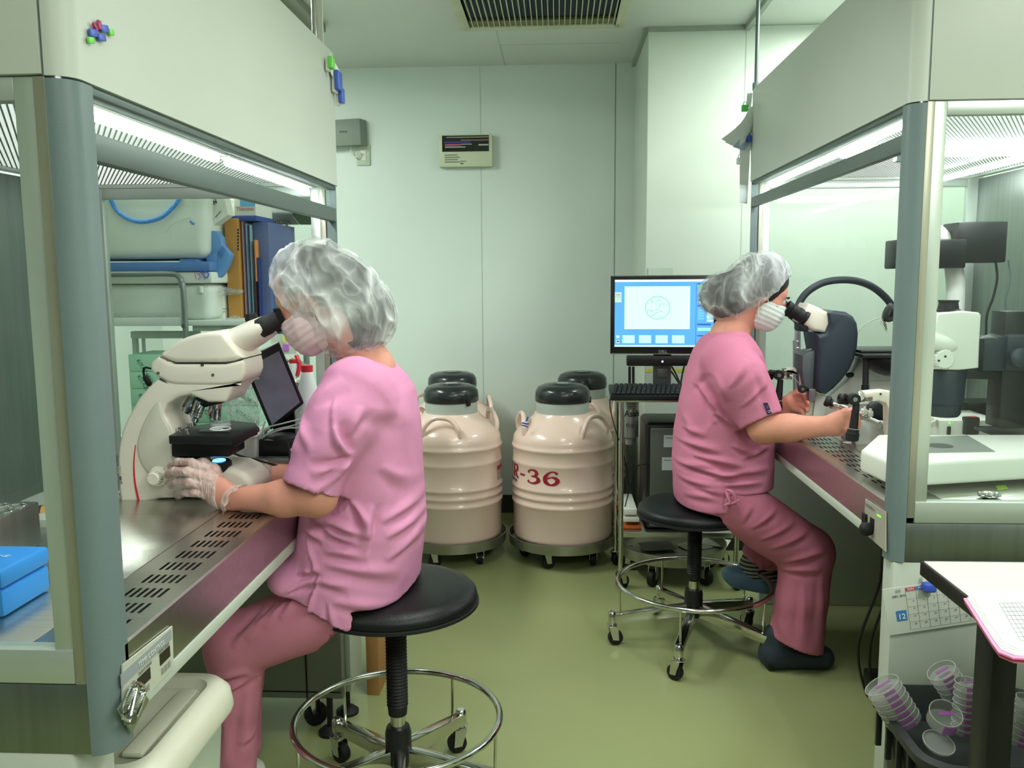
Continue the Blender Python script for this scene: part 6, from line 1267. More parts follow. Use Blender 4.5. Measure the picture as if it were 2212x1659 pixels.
bm = B(); lathe(bm, [(0.031, 0), (0.031, 0.004), (0.027, 0.006), (0.024, 0.024), (0.026, 0.025), (0.026, 0.03)], P(2048, 672, Y=Ys), (0, 0, 1), 32); obj('top_cap', bm, M_rub, st)
lz = [(797, .052), (800, .054), (870, .050), (872, .046), (892, .044), (898, .038)]; l0 = P(2042, 797, Y=Ys)
bm = B(); lathe(bm, [(r_, (l0.z-P(2042, y, Y=Ys).z)) for y, r_ in lz], l0, (0, 0, -1), 36); obj('objective_lens', bm, M_navy, st, auto=40)
bm = B(); box(bm, P(2000, 800, Y=Ys).x, P(2165, 800, Y=Ys).x, Ys+0.0, Ys+0.05, P(2100, 820, Y=Ys).z, P(2100, 797, Y=Ys).z, 0.004); obj('holder_arm', bm, M_black, st)
bm = B(); box(bm, P(2118, 740, Y=Ys).x, P(2172, 740, Y=Ys).x, Ys-0.02, Ys+0.06, P(2118, 800, Y=Ys).z, P(2118, 727, Y=Ys).z, 0.004); obj('focus_drive', bm, M_navy, st)
bm = B(); slab(bm, P(2115, 732, Y=Ys-0.02), P(2155, 732, Y=Ys-0.02), P(2178, 722, Y=Ys+0.05), P(2140, 722, Y=Ys+0.05), (0, 0, 0.003)); obj('silver_cover', bm, M_steelv, st)
bm = B(); box(bm, P(2165, 740, Y=Ys).x, P(2225, 740, Y=Ys).x, Ys-0.01, Ys+0.07, 0.88, P(2165, 672, Y=Ys).z, 0.004); obj('column', bm, M_black, st)
bm = B(); box(bm, P(2163, 740, Y=Ys).x, P(2230, 740, Y=Ys).x, Ys-0.03, Ys+0.07, P(2165, 800, Y=Ys).z, P(2165, 720, Y=Ys).z, 0.01); lathe(bm, [(0.02, 0), (0.026, 0.004), (0.026, 0.024), (0.02, 0.028)], P(2195, 775, Y=Ys-0.03), (0, -1, 0.2), 24); obj('focus_block', bm, M_navy, st)
bm = B(); box(bm, P(2143, 950, Y=Ys-0.03).x, P(2260, 950, Y=Ys-0.03).x, Ys-0.06, Ys+0.08, 0.868, P(2143, 938, Y=Ys-0.03).z, 0.004); obj('column_foot', bm, M_black, st)
g = thing('lamp_power_box', 'small white power box with a black switch behind the stereo microscope', 'box', P(2090, 940, Y=2.62))
A, C = P(2030, 908, Y=2.60), P(2148, 950, Y=2.60)
bm = B(); box(bm, A.x, C.x, 2.60, 2.75, 0.799, A.z, 0.003); obj('case', bm, M_white, g)
A, C = P(2084, 901, Y=2.59), P(2114, 939, Y=2.59); bm = B(); box(bm, A.x, C.x, 2.585, 2.61, C.z, A.z, 0.004); obj('handle', bm, M_black, g)
bm = B(); c = P(2051, 914, Y=2.598); cyl(bm, c, c+Vector((0, -0.003, 0)), 0.003, n=10); obj('green_light', bm, mat('green_led', (120, 220, 60), 0.5), g)
bm = B(); box(bm, c.x-0.006, c.x+0.004, 2.594, 2.6, c.z-0.035, c.z-0.01, 0.001); obj('rocker', bm, M_black, g)
bm = B(); c = P(2100, 902, Y=2.6); box(bm, c.x-0.008, c.x+0.010, 2.59, 2.61, c.z, c.z+0.003); obj('red_mark', bm, M_stripe, g)
bm = B(); A, C = P(2085, 868, Y=3.1), P(2160, 905, Y=3.1); box(bm, A.x, C.x, 3.08, 3.2, 0.81, A.z, 0.004); tag(obj('black_case', bm, M_black), 'low black case at the far wall of the right bench', 'case')
for k, (pts, r_, lab) in enumerate(((((2150, 560), (2154, 600), (2146, 640), (2132, 680), (2130, 725)), 0.004, 'black cable hanging from the black lamp house'), (((2178, 562), (2182, 600), (2172, 650), (2176, 680)), 0.003, 'thin grey cable hanging right of the lamp house cable'))):
    bm = B(); tube(bm, catmull([P(a, b, Y=2.98) for a, b in pts], 8), r_, 8); tag(obj('lamp_cable', bm, M_rub if k == 0 else M_bar), lab, 'cable')
bm = B()
for k in range(5): tube(bm, catmull([P(2000+4*k, 925, Y=2.6), P(2010+3*k, 914-2*k, Y=2.6), P(2028, 926-3*k, Y=2.62), P(2034, 912, Y=2.62)], 6), 0.002, 6)
tag(obj('white_cables', bm, M_white), 'loops of thin white cable left of the power box', 'cables', kind='stuff')
bm = B(); bmesh.ops.create_icosphere(bm, subdivisions=3, radius=0.016, matrix=Matrix.Translation(P(2137, 1070, Z=0.805)) @ Matrix.Diagonal((1.6, 1, .5, 1)))
for v in bm.verts: v.co += Vector((rr.uniform(-1, 1), rr.uniform(-1, 1), rr.uniform(0, 1)))*0.003
tag(obj('foil_piece', bm, M_chrome, auto=5), 'crumpled foil piece near the window of the right bench', 'foil')
bm = B(); slab(bm, P(2150, 1050, Z=0.7985), P(2172, 1048, Z=0.7985), P(2178, 1056, Z=0.7985), P(2156, 1060, Z=0.7985), (0, 0, 0.001)); tag(obj('tape_piece', bm, mat('tape_green', (140, 170, 60), 0.5)), 'green tape piece on the right bench surface', 'tape')
bm = B(); slab(bm, Vector((0.86, 2.62, 0.799)), Vector((1.30, 2.62, 0.799)), Vector((1.30, 2.632, 0.799)), Vector((0.86, 2.632, 0.799)), (0, 0, 0.003)); tag(obj('steel_strip', bm, M_chrome), 'bright steel strip across the right bench surface', 'strip')
# papers clipped at the far corner of the right hood
M_pg = mat('paper_grey', (232, 238, 236), 0.7); M_pb = mat('paper_blueprint', (180, 196, 226), 0.7)
fan = [((1618, 232), (1632, 228), (1600, 322), (1555, 303)), ((1620, 234), (1634, 230), (1606, 324), (1563, 310)), ((1620, 236), (1636, 234), (1616, 326), (1580, 320)), ((1624, 238), (1637, 236), (1622, 326), (1592, 324))]
lb_ = ('outermost curled grey sheet clipped at the right hood corner', 'second curled sheet of the clipped fan at the right hood', 'third bluish sheet of the clipped fan at the right hood', 'innermost bluish sheet of the clipped fan at the right hood')
for k, q in enumerate(fan):
    Yp = 3.40+0.012*k; bm = B(); a, b, c, d = [P(*t, Y=Yp) for t in q]; n = 6; R0 = []
    for i in range(n+1):
        t = i/n; l = a+(d-a)*t+Vector((0.02*math.sin(PI*t), -0.03*t, -0.0)); r_ = b+(c-b)*t+Vector((0.015*math.sin(PI*t), 0.015*t, 0)); R0.append([bm.verts.new(l), bm.verts.new(r_), bm.verts.new(r_+Vector((0, 0.001, 0))), bm.verts.new(l+Vector((0, 0.001, 0)))])
    for i in range(n):
        for j in range(4): bm.faces.new((R0[i][j], R0[i][(j+1) % 4], R0[i+1][(j+1) % 4], R0[i+1][j]))
    bm.faces.new(R0[0][::-1]); bm.faces.new(R0[-1])
    tag(obj('paper_sheet', bm, M_pg if k < 2 else M_pb), lb_[k], 'paper', 'papers clipped to the right hood')
bm = B(); slab(bm, P(1598, 310, Y=3.43), P(1622, 300, Y=3.43), P(1614, 440, Y=3.43), P(1598, 438, Y=3.43), (0, 0.002, 0)); tag(obj('paper_sheet', bm, M_pg), 'long narrow paper strip hanging below the clipped fan', 'paper', 'papers clipped to the right hood')
bm = B(); slab(bm, P(1622, 298, Y=3.42), P(1636, 294, Y=3.42), P(1634, 382, Y=3.42), P(1622, 350, Y=3.42), (0, 0.002, 0)); tag(obj('paper_sheet', bm, mat('paper_hood', (176, 182, 170), 0.7)), 'grey sheet flat against the hood below the clipped fan', 'paper', 'papers clipped to the right hood')
bm = B(); slab(bm, P(1614, 202, Y=3.44), P(1626, 200, Y=3.44), P(1622, 232, Y=3.44), P(1612, 232, Y=3.44), (0, 0.002, 0)); tag(obj('paper_sheet', bm, M_pg), 'small sheet above the green clip at the right hood', 'paper', 'papers clipped to the right hood')
for q, m, nm, lab in (((1609, 234), MATS['clip120214_90'] if 'clip120214_90' in MATS else mat('clip_green', (90, 200, 90), 0.4), 'bulldog_clip', 'green clip on the paper fan at the right hood'), ((1620, 300), M_blue, 'bulldog_clip', 'blue clip below the paper fan at the right hood'), ((1598, 348), M_pg, 'bulldog_clip', 'grey clip on the long paper strip at the right hood')):
    c = P(*q, Y=3.41); g = thing(nm, lab, 'clip', c, 'clips on the right hood corner'); bm = B(); box(bm, c.x-0.012, c.x+0.012, c.y-0.01, c.y+0.01, c.z-0.012, c.z+0.012, 0.003); obj('jaw', bm, m, g)
    bm = B(); tube(bm, [c+Vector((-0.008, 0, 0.008)), c+Vector((-0.004, 0, 0.024)), c+Vector((0.004, 0, 0.024)), c+Vector((0.008, 0, 0.008))], 0.0015, 6); obj('handle', bm, M_chrome, g)
# cables and a power strip under the right bench
bm = B()
for k in range(6): tube(bm, catmull([(0.83+0.03*k, 2.2+0.02*k, 0.68), (0.85+0.03*k, 2.25, 0.5), (0.82+0.04*k, 2.3+0.02*k, 0.3), (0.88+0.02*k, 2.4, 0.12), (0.95+0.02*k, 2.5, 0.03)], 6), 0.004, 6)
tag(obj('bench_cables', bm, M_rub), 'black cables hanging under the right bench', 'cables', kind='stuff')
bm = B(); box(bm, 0.98, 1.3, 2.62, 2.70, 0.0, 0.05, 0.005); tag(obj('power_strip', bm, M_black), 'black power strip on the floor under the right bench', 'strip')
# ============================================================ people
M_skin = mat('skin', (208, 144, 123), 0.5, var=0.05, scale=14, sss=0.15, bump=0.04, bscale=120)
M_pink = mat('scrub_pink', (212, 142, 178), 0.8, var=0.04, scale=5, bump=0.12, bscale=420, spec=0.2)
M_pink2 = mat('scrub_rose', (200, 122, 150), 0.8, var=0.05, scale=5, bump=0.12, bscale=420, spec=0.2)
M_trou = mat('trouser_pink', (198, 124, 146), 0.8, var=0.05, scale=5, bump=0.12, bscale=420, spec=0.2)
M_hair = mat('hair_dark', (34, 30, 29), 0.5, var=0.2, bump=0.6, bscale=40, stretch=(30, 30, 6))
M_cap = sheer('cap_nonwoven', (232, 236, 234), 0.13, 0.76, 6.5, 0.8, True, 0.5, 26)
M_mask = mat('mask_paper', (222, 230, 224), 0.75, var=0.02, bump=0.1, bscale=60)
M_mask_p = mat('mask_pinkish', (232, 206, 208), 0.75, var=0.03, bump=0.1, bscale=60)
M_glove = sheer('glove_latex', (236, 222, 216), 0.30, 0.8, 24, 0.38, True, 0.5, 70)
M_eye = mat('eye_white', (220, 214, 208), 0.2); M_brow = mat('brow', (40, 32, 30), 0.8)
A3 = lambda v: np.array(v, float)
def headframe(hf):
    hf = Vector(hf).normalized(); hu = (Vector((0, 0, 1))-hf*hf.z).normalized(); hs = hf.cross(hu)
    if hs.y > 0: hs = -hs
    return hf, hs, hu
HK = 0.91
class Sc:
    def __init__(s, F): s.F = F
    def ell(s, c, r, M=None, k=.02, op='add'): s.F.ell(c, A3(r)*HK, M, k*HK, op)
    def cone(s, a, b, r0, r1, k=.02): s.F.cone(a, b, r0*HK, r1*HK, k*HK)
def head(F, Hc, hf, hs, hu):
    M = np.array([hf, hs, hu]).T; at = lambda f, s, u: A3(Hc+(hf*f+hs*s+hu*u)*HK); F = Sc(F)
    F.ell(at(-.012, 0, .028), (.094, .075, .096), M, 0)
    F.ell(at(.030, 0, -.038), (.060, .057, .078), M, .03)
    F.ell(at(.058, 0, -.088), (.030, .030, .026), M, .025)          # chin
    F.ell(at(.060, 0, .018), (.026, .052, .030), M, .02)           # brow
    for s_ in (-1, 1):
        F.ell(at(.052, s_*.036, -.028), (.026, .022, .026), M, .02)    # cheeks
        F.ell(at(-.004, s_*.074, -.012), (.018, .008, .031), M, .004)  # ears
        F.ell(at(-.002, s_*.080, -.010), (.010, .006, .020), M, 0, 'sub')
        F.ell(at(.094, s_*.031, -.004), (.014, .017, .012), M, 0, 'sub')   # eye sockets
    F.cone(at(.086, 0, .008), at(.104, 0, -.032), .008, .012, .012)
    F.ell(at(.086, 0, -.060), (.012, .022, .007), M, .01)
    F.ell(at(.084, 0, -.071), (.012, .018, .007), M, .008)
    return at, M
def finger(F, pts, r, k=.006):
    F.chain(pts, [r*1.12, r*1.05, r*.98, r*.86][:len(pts)], k)
def make(field, name, m, parent, fold=None, side=None, noise_amp=0, noise_sc=12, it=1, smooth=True, fn=None):
    v, f = field.mesh(); v = relax(v, f, it)
    if noise_amp:
        n = vnormals(v, f); d = (vnoise(v*noise_sc)-.5)*2+(vnoise(v*noise_sc*2.3+7)-.5); v = v+n*(d*noise_amp)[:, None]
    if fold: n = vnormals(v, f); v = creases(v, n, fold, side)
    if fn is not None: n = vnormals(v, f); v = fn(v, n)
    return obj(name, (v, f), m, parent, smooth, 180)
def fastmesh():
    pass
def px2(F, Y, rows, hyscale=1): # rows of (y, xl, xr, half_y, cy)
    out = []
    for y, a, b, hy, cy in rows:
        A, C = P(a, y, Y=Y), P(b, y, Y=Y); out.append(((A.z+C.z)/2, (A.x+C.x)/2, cy, (C.x-A.x)/2, hy))
    return out
def folds_px(lst, Y, amp=1.0): return [(P(a, b, Y=Y), P(c, d, Y=Y), w, h*amp)+((bw,) if bw else ()) for a, b, c, d, w, h, bw in lst]
def crinkle(amp, sc):
    def fn(v, n):
        q = v@np.array([[1, .3, -.4], [-.2, .8, .5], [.5, 0, .45]])*sc*1.5; a = 1-np.abs(vnoise(q)*2-1); b = 1-np.abs(vnoise(q*2.1+5)*2-1)
        w = np.sin((v[:, 0]*60+v[:, 2]*35)+6*vnoise(v*14))*0.25
        return v+n*((a**3*1.0+b**3*.5-.5+w*.6)*amp)[:, None]
    return fn
HD = 0.0045
def clipseat(F, cx_, cy_, z):
    sl, (x, y, zz) = F.win((cx_-.2, cy_-.2, z-.3), (cx_+.2, cy_+.2, z+.02)); inn = (x-cx_)**2+(y-cy_)**2 < .197**2
    F.V[sl] = np.where(inn, np.maximum(F.V[sl], z-zz), F.V[sl])
S1, S2 = (-0.392, 1.985, 0.571), (0.478, 2.960, 0.523)
# ------------------------------------------------------------ the woman at the left bench
w1 = thing('person', 'seated woman in pink scrubs with clear gloves at the left bench', 'person', (-0.40, 1.98, 0))
hf, hs, hu = headframe((-.86, .10, -.50))
Hc = P(617, 680, Y=1.95)-hf*.088*HK
F = Field((-1.02, 1.62, 0.0), (-0.18, 2.36, 1.42), HD)
at, Mh = head(F, Hc, hf, hs, hu)
nb = P(798, 800, Y=1.975)
F.cone(at(-.030, 0, -.045), A3(nb), .050, .052, .03)
F.chain([A3(nb), A3(P(785, 910, Y=1.975)), A3(P(785, 1090, Y=1.98)), A3(P(775, 1250, Y=1.985))], [.052, .085, .09, .07], .04, ((0, 1, 0), .75))
sh = P(765, 858, Y=1.84); el = P(684, 1073, Y=1.765); wr = P(500, 1077, Y=1.805)
F.chain([A3(sh), A3(el)], [.052, .040], .02); F.chain([A3(el), A3(P(615, 1076, Y=1.775)), A3(wr)], [.040, .0375, .0235], .02)
sh2 = P(770, 850, Y=2.12); el2 = P(694, 1034, Y=2.12); wr2 = P(556, 1024, Y=2.07)
F.chain([A3(sh2), A3(el2)], [.05, .040], .02); F.chain([A3(el2), A3(wr2)], [.040, .025], .02)
def handL(F, g=0.0, k=.003):
    W = lambda x, y, Y: A3(P(x, y, Y=Y))
    F.chain([W(500, 1077, 1.805), W(478, 1064, 1.812), W(448, 1046, 1.818)], [.0235+g, .030+g, .032+g], .015, ((0.1, 1, 0), 1.45))
    for pts, r in (([(446, 1012, 1.818), (415, 1000, 1.812), (386, 998, 1.832), (368, 1005, 1.856)], .0080), ([(440, 1030, 1.808), (404, 1019, 1.798), (374, 1018, 1.822), (361, 1027, 1.85)], .0082), ([(442, 1050, 1.806), (408, 1041, 1.797), (381, 1041, 1.820), (369, 1049, 1.846)], .0080), ([(450, 1070, 1.808), (420, 1064, 1.801), (396, 1064, 1.816), (385, 1071, 1.838)], .0073)):
        finger(F, [W(*q) for q in pts], r+g, k)
    finger(F, [W(478, 1046, 1.83), W(462, 1016, 1.845), W(440, 1002, 1.855), W(418, 1003, 1.86)], .0105+g, .01)
def handR(F, g=0.0, k=.006):
    W = lambda x, y, Y: A3(P(x, y, Y=Y))
    F.chain([W(556, 1024, 2.070), W(530, 1022, 2.068), W(510, 1022, 2.065)], [.023+g, .029+g, .031+g], .015, ((0, 1, 0), 1.4))
    for pts, r in (([(508, 1005, 2.070), (484, 1003, 2.075), (462, 1008, 2.060), (452, 1015, 2.040)], .009), ([(504, 1016, 2.070), (478, 1015, 2.077), (455, 1020, 2.060), (446, 1027, 2.040)], .009), ([(504, 1029, 2.070), (480, 1029, 2.077), (460, 1033, 2.060), (450, 1039, 2.040)], .0088), ([(508, 1041, 2.070), (488, 1042, 2.075), (471, 1045, 2.060), (462, 1050, 2.045)], .008)):
        finger(F, [W(*q) for q in pts], r+g, k)
    finger(F, [W(530, 1010, 2.060), W(512, 995, 2.045), W(492, 996, 2.040), W(478, 1000, 2.038)], .0102+g, .01)
handL(F); handR(F)
hipn, kn1 = P(802, 1285, Y=1.905), P(512, 1392, Y=1.875); hipf, kn2 = P(800, 1285, Y=2.065), P(520, 1385, Y=2.04)
for a, b, ank in ((hipn, kn1, (-.765, 1.86, .10)), (hipf, kn2, (-.81, 2.04, .10))):
    F.chain([A3(a), A3(b), A3(ank)], [.060, .052, .036], .02); F.chain([A3(ank), A3(ank)+A3((-.01, 0, -.06)), A3(ank)+A3((-.15, 0, -.07))], [.036, .034, .024], .01)
clipseat(F, *S1); make(F, 'body', M_skin, w1)
for s_ in (-1, 1):
    bm = B(); bmesh.ops.create_uvsphere(bm, u_segments=16, v_segments=10, radius=0.0098, matrix=Matrix.Translation(at(.079, s_*.031, -.003))); obj('eye', bm, M_eye, w1)
    bm = B(); tube(bm, [at(.095, s_*.018, .016), at(.094, s_*.034, .020), at(.082, s_*.050, .014)], .003, 6); obj('eyebrow', bm, M_brow, w1)
def capmesh(spec, cutp, cutn, parent, rnd, amp, hairspec):
    lo, hi = (Hc.x-.25, Hc.y-.16, Hc.z-.21), (Hc.x+.25, Hc.y+.17, Hc.z+.20)
    F = Field(lo, hi, .0036)
    for c, r, M, k in spec: F.ell(c, r, M, k)
    Sc(F).ell(at(-.020, 0, .032), (.106, .092, .108), Mh, .04)
    H = Field(lo, hi, .0036); G = Sc(H); G.ell(at(-.020, 0, .032), (.096, .079, .098), Mh, 0)
    for c, r, k in hairspec: H.ell(c, r, None, k)
    H.V = np.maximum(H.V, F.V+.007); H.cut(at(.074, 0, .055), hf*1.0-hu*0.5)
    H2 = H
    F.cut(A3(cutp), A3(cutn))
    make(H, 'hair', M_hair, parent, noise_amp=.0015, noise_sc=40)
    return make(F, 'bouffant_cap', M_cap, parent, fn=crinkle(amp, rnd))
c1, c2, c3 = P(706, 620, Y=1.955), P(774, 682, Y=1.965), P(745, 705, Y=1.95)
cap1 = capmesh([(A3(c1), (.106, .094, .084), None, 0), (A3(c2), (.089, .096, .093), None, .05), (A3(c3), (.068, .094, .068), None, .03)], P(642, 704, Y=1.87), Vector((-.79, 0, -.61)), w1, 15, .0062, [(A3(P(735, 625, Y=1.96)), (.085, .082, .075), .03), (A3(P(810, 690, Y=1.965)), (.062, .085, .080), .03), (A3(P(750, 752, Y=1.95)), (.062, .06, .026), .02)])
def maskmesh(parent, m, lean=0):
    F = Field(A3(at(.05, 0, -.06))-.12, A3(at(.05, 0, -.06))+.12, .0035)
    G = Sc(F); G.ell(at(.036, 0, -.045), (.069, .067, .084), Mh, 0); G.ell(at(.078, 0, -.058), (.032, .036, .060), Mh, .03)
    F.cut(at(.09, 0, -.016), hu*1.0-hf*.10); F.cut(at(.006, 0, -.05), -hf*1.0+hu*.35)
    def fn(v, n):
        q = (v-A3(at(.05, 0, -.06)))@A3(hu); return v+n*(np.sin(q*420)*.0008+(vnoise(v*45)-.5)*.005)[:, None]
    o = make(F, 'face_mask', m, parent, fn=fn)
    bm = B()
    for s_ in (1,):
        tube(bm, catmull([at(.022, s_*.067, -.028), at(.010, s_*.078, -.008), at(-.008, s_*.084, .018)], 6), .0014, 6); tube(bm, catmull([at(.016, s_*.060, -.09), at(-.004, s_*.074, -.055), at(-.010, s_*.083, -.026)], 6), .0014, 6)
    obj('ear_loop', bm, M_mask, o); return o
maskmesh(w1, M_mask_p)
# gloves
F = Field((-0.99, 1.74, 0.80), (-0.74, 1.92, 0.98), .0026); handL(F, .0012, .003); F.cone(A3(P(500, 1077, Y=1.805)), A3(P(484, 1068, Y=1.81)), .030, .030, .012); F.cone(A3(P(500, 1077, Y=1.805)), A3(P(492, 1072, Y=1.81)), .0335, .026, .006)
def gl_fn(v, n):
    q = vnoise(v*np.array([60, 60, 110])); r = vnoise(v*150+3); return v+n*((1-np.abs(q*2-1))**2*.0014+(r-.5)*.0006)[:, None]
gl = make(F, 'glove', M_glove, w1, fn=gl_fn)
A_, C_ = P(500, 1077, Y=1.805), P(488, 1070, Y=1.81); ax3 = (A_-C_).normalized(); u3, v3, _ = frame(ax3)
bm = B(); L0 = []
for j, (t, r) in enumerate(((-.004, .0305), (.004, .034), (.012, .038), (.018, .041))):
    L0.append([bm.verts.new(A_+ax3*(t+.004*math.sin(k*1.7)*(j/3))+(u3*math.cos(2*PI*k/32)+v3*math.sin(2*PI*k/32))*(r+.0035*math.sin(k*1.3+j)*(j/3))) for k in range(32)])
for a, b in zip(L0, L0[1:]):
    for k in range(32): bm.faces.new((a[k], a[(k+1) % 32], b[(k+1) % 32], b[k]))
obj('glove_cuff', bm, M_glove, gl)
F = Field((-0.92, 1.99, 0.80), (-0.66, 2.14, 0.98), .003); handR(F, .0012, .003); F.cone(A3(P(562, 1024, Y=2.07)), A3(P(540, 1022, Y=2.07)), .036, .028, .01); make(F, 'glove', M_glove, w1, fn=gl_fn)
# scrub top
F = Field((-0.74, 1.64, 0.50), (-0.20, 2.36, 1.16), .0046)
rowsT = px2(F, 1.97, [(766, 760, 834, .055, 1.975), (776, 752, 840, .060, 1.975), (792, 742, 850, .085, 1.975), (815, 728, 868, .135, 1.975), (845, 712, 884, .168, 1.975), (900, 694, 897, .172, 1.975), (980, 676, 903, .165, 1.975), (1060, 664, 908, .165, 1.98), (1130, 655, 913, .172, 1.98), (1200, 645, 905, .182, 1.985), (1270, 640, 896, .192, 1.985), (1330, 648, 880, .196, 1.985), (1372, 665, 850, .19, 1.985)])
F.column(rowsT, 0, 2.4, rot=-0.12)
SL = [P(768, 846, Y=1.855), P(735, 905, Y=1.81), P(705, 965, Y=1.785), P(672, 1056, Y=1.765)]
F.chain([A3(p) for p in SL]+[A3(SL[3]+(SL[3]-SL[2]).normalized()*.03)], [.078, .066, .058, .0535, .053], .035)
F.cut(A3(SL[3]), A3((SL[3]-SL[2]).normalized())) if False else None
sd = (SL[3]-SL[2]).normalized()
# trim the sleeve end only (local window)
sl_, (gx, gy, gz) = F.win(A3(SL[3])-.10, A3(SL[3])+.10)
dd = ((gx-SL[3].x)*sd.x+(gy-SL[3].y)*sd.y+(gz-SL[3].z)*sd.z); near = (np.sqrt((gx-SL[3].x)**2+(gy-SL[3].y)**2+(gz-SL[3].z)**2)-.095); m_ = (near < 0) & (gy < 1.835)
F.V[sl_] = np.where(m_, np.maximum(F.V[sl_], dd), F.V[sl_])
F.cone(A3(SL[3]-sd*.02), A3(SL[3]+sd*.05), .046, .048, 0, op='sub')
SR = [P(768, 846, Y=2.10), P(718, 935, Y=2.13), P(690, 990, Y=2.13)]
F.chain([A3(p) for p in SR], [.075, .062, .052], .035)
F.cut(A3(P(745, 1366, Y=1.80)), A3((0.42, 0, -1)))
FL = folds_px([(770, 968, 740, 905, .010, .011, .004), (774, 985, 700, 1000, .009, .009, 0), (772, 975, 722, 1040, .009, .010, 0), (772, 930, 792, 870, .010, .007, 0), (800, 880, 880, 905, .02, .005, 0),
    (700, 1120, 805, 1160, .011, .013, 0), (690, 1140, 800, 1178, .010, .012, 0), (760, 1080, 795, 1165, .010, .012, .01), (795, 1165, 800, 1090, .008, .008, 0), (820, 1130, 905, 1095, .012, .008, 0), (830, 1165, 912, 1130, .012, .009, 0), (700, 1190, 800, 1200, .012, .009, .006), (705, 1215, 860, 1250, .014, .008, .006), (830, 1215, 908, 1165, .013, .008, 0), (680, 1250, 760, 1260, .010, .007, 0), (720, 1290, 850, 1320, .014, .006, .004),
    (655, 1110, 720, 1135, .009, .010, 0), (650, 1150, 700, 1165, .008, .009, 0), (660, 885, 700, 960, .010, .006, 0), (640, 990, 690, 900, .012, .005, 0), (700, 1060, 735, 990, .010, .006, 0), (690, 860, 750, 815, .012, .005, 0), (840, 820, 880, 1000, .02, .004, 0), (692, 1240, 664, 1345, .005, .010, 0), (655, 1160, 690, 1240, .006, .008, 0), (740, 845, 775, 980, .007, .006, -.012), (640, 1245, 690, 1225, .007, .009, 0), (620, 1275, 680, 1250, .007, .008, 0), (860, 900, 900, 1100, .018, .005, .01), (820, 1010, 890, 1070, .014, .006, 0), (715, 1290, 730, 1360, .008, .004, 0)], 1.82, 1.25)
F.ell(A3(P(652, 1225, Y=1.965)), (.068, .165, .050), None, .03)
F.cut(A3(P(700, 1345, Y=1.79)), (-.50, 0, -1)); clipseat(F, *S1); top1 = make(F, 'scrub_top', M_pink, w1, fold=FL, noise_amp=.0030, noise_sc=11)
bm = B(); hp_ = P(662, 1330, Y=1.79)
# trousers
F = Field((-0.92, 1.70, 0.05), (-0.22, 2.28, 0.80), .005)
F.ell(A3(P(780, 1295, Y=1.985))+A3((0, 0, .01)), (.105, .165, .09), None, 0)
for (a, b, an) in ((hipn, kn1, (-.765, 1.86, .12)), (hipf, kn2, (-.81, 2.04, .12))):
    F.cone(A3(a)+A3((-.02, 0, 0)), A3(b), .088, .072, .03); F.cone(A3(b), A3(b)*.6+A3(an)*.4, .070, .051, .02); F.cone(A3(b)*.6+A3(an)*.4, A3(an), .051, .054, .02)
F.cut((0, 0, .09), (0, 0, -1))
TF = folds_px([(600, 1300, 540, 1370, .008, .009, 0), (575, 1310, 515, 1385, .008, .009, 0), (625, 1290, 575, 1345, .008, .008, 0), (650, 1280, 610, 1330, .008, .008, 0), (470, 1460, 545, 1440, .010, .010, .005), (480, 1490, 550, 1452, .010, .009, 0), (540, 1480, 530, 1640, .012, .007, 0), (490, 1500, 500, 1640, .012, .006, 0), (520, 1600, 560, 1580, .01, .007, 0)], 1.84)
clipseat(F, *S1); make(F, 'scrub_trousers', M_trou, w1, fold=TF, noise_amp=.002, noise_sc=10)
# pocket, vent flap, pen
def cloth_patch(name, pts, Y, m, parent, t=.003, bend=.0):
    bm = B(); prism(bm, [P(a, b, Y=Y) for a, b in pts], (0, t, 0), .001); return obj(name, bm, m, parent)
bm = B(); c = P(630, 985, Y=1.93); box(bm, c.x-.006, c.x+.008, 1.925, 1.94, c.z-.012, c.z+.016, .002); tube(bm, [c+Vector((-.003, 0, .01)), c+Vector((-.006, 0, .03))], .003, 8); pen = obj('pocket_pen', bm, mat('pen_dark', (38, 30, 54), 0.4), w1)
bm = B(); bmesh.ops.create_uvsphere(bm, u_segments=12, v_segments=8, radius=.005, matrix=Matrix.Translation(P(632, 972, Y=1.925))); obj('pen_cap', bm, M_white, pen)
for k, an in enumerate(((-.765, 1.86), (-.81, 2.04))):
    F = Field((an[0]-.22, an[1]-.07, 0), (an[0]+.08, an[1]+.07, .14), .006); F.cone((an[0]+.02, an[1], .045), (an[0]-.14, an[1], .038), .040, .036, .02, ((0, 0, 1), 1.1)); F.cut((0, 0, .004), (0, 0, -1)); make(F, 'shoe', M_white, w1)
# ------------------------------------------------------------ the woman at the right bench
w2 = thing('person', 'seated woman in rose pink scrubs and grey hair cap at the right bench', 'person', (0.46, 2.95, 0))
hf, hs, hu = headframe((.90, .02, -.40))
Hc = P(1691, 652, Y=2.94)-hf*.088*HK
F = Field((0.14, 2.40, 0.0), (1.12, 3.26, 1.42), HD)
at, Mh = head(F, Hc, hf, hs, hu)
nb = P(1575, 728, Y=2.95)
F.cone(at(-.032, 0, -.045), A3(nb), .052, .056, .03)
F.chain([A3(nb), A3(P(1562, 800, Y=2.95)), A3(P(1558, 960, Y=2.95)), A3(P(1560, 1050, Y=2.95))], [.056, .09, .10, .08], .04, ((0, 1, 0), .75))
el = P(1650, 926, Y=2.71); wr = P(1790, 920, Y=2.60); sh = P(1580, 785, Y=2.80)
F.chain([A3(sh), A3(el)], [.056, .045], .02); F.chain([A3(el), A3(P(1705, 925, Y=2.67)), A3(wr)], [.046, .042, .028], .02)
sh2 = P(1580, 780, Y=3.10); el2 = P(1650, 905, Y=3.14); wr2 = P(1688, 884, Y=3.03)
F.chain([A3(sh2), A3(el2)], [.055, .043], .02); F.chain([A3(el2), A3(wr2)], [.043, .028], .02)
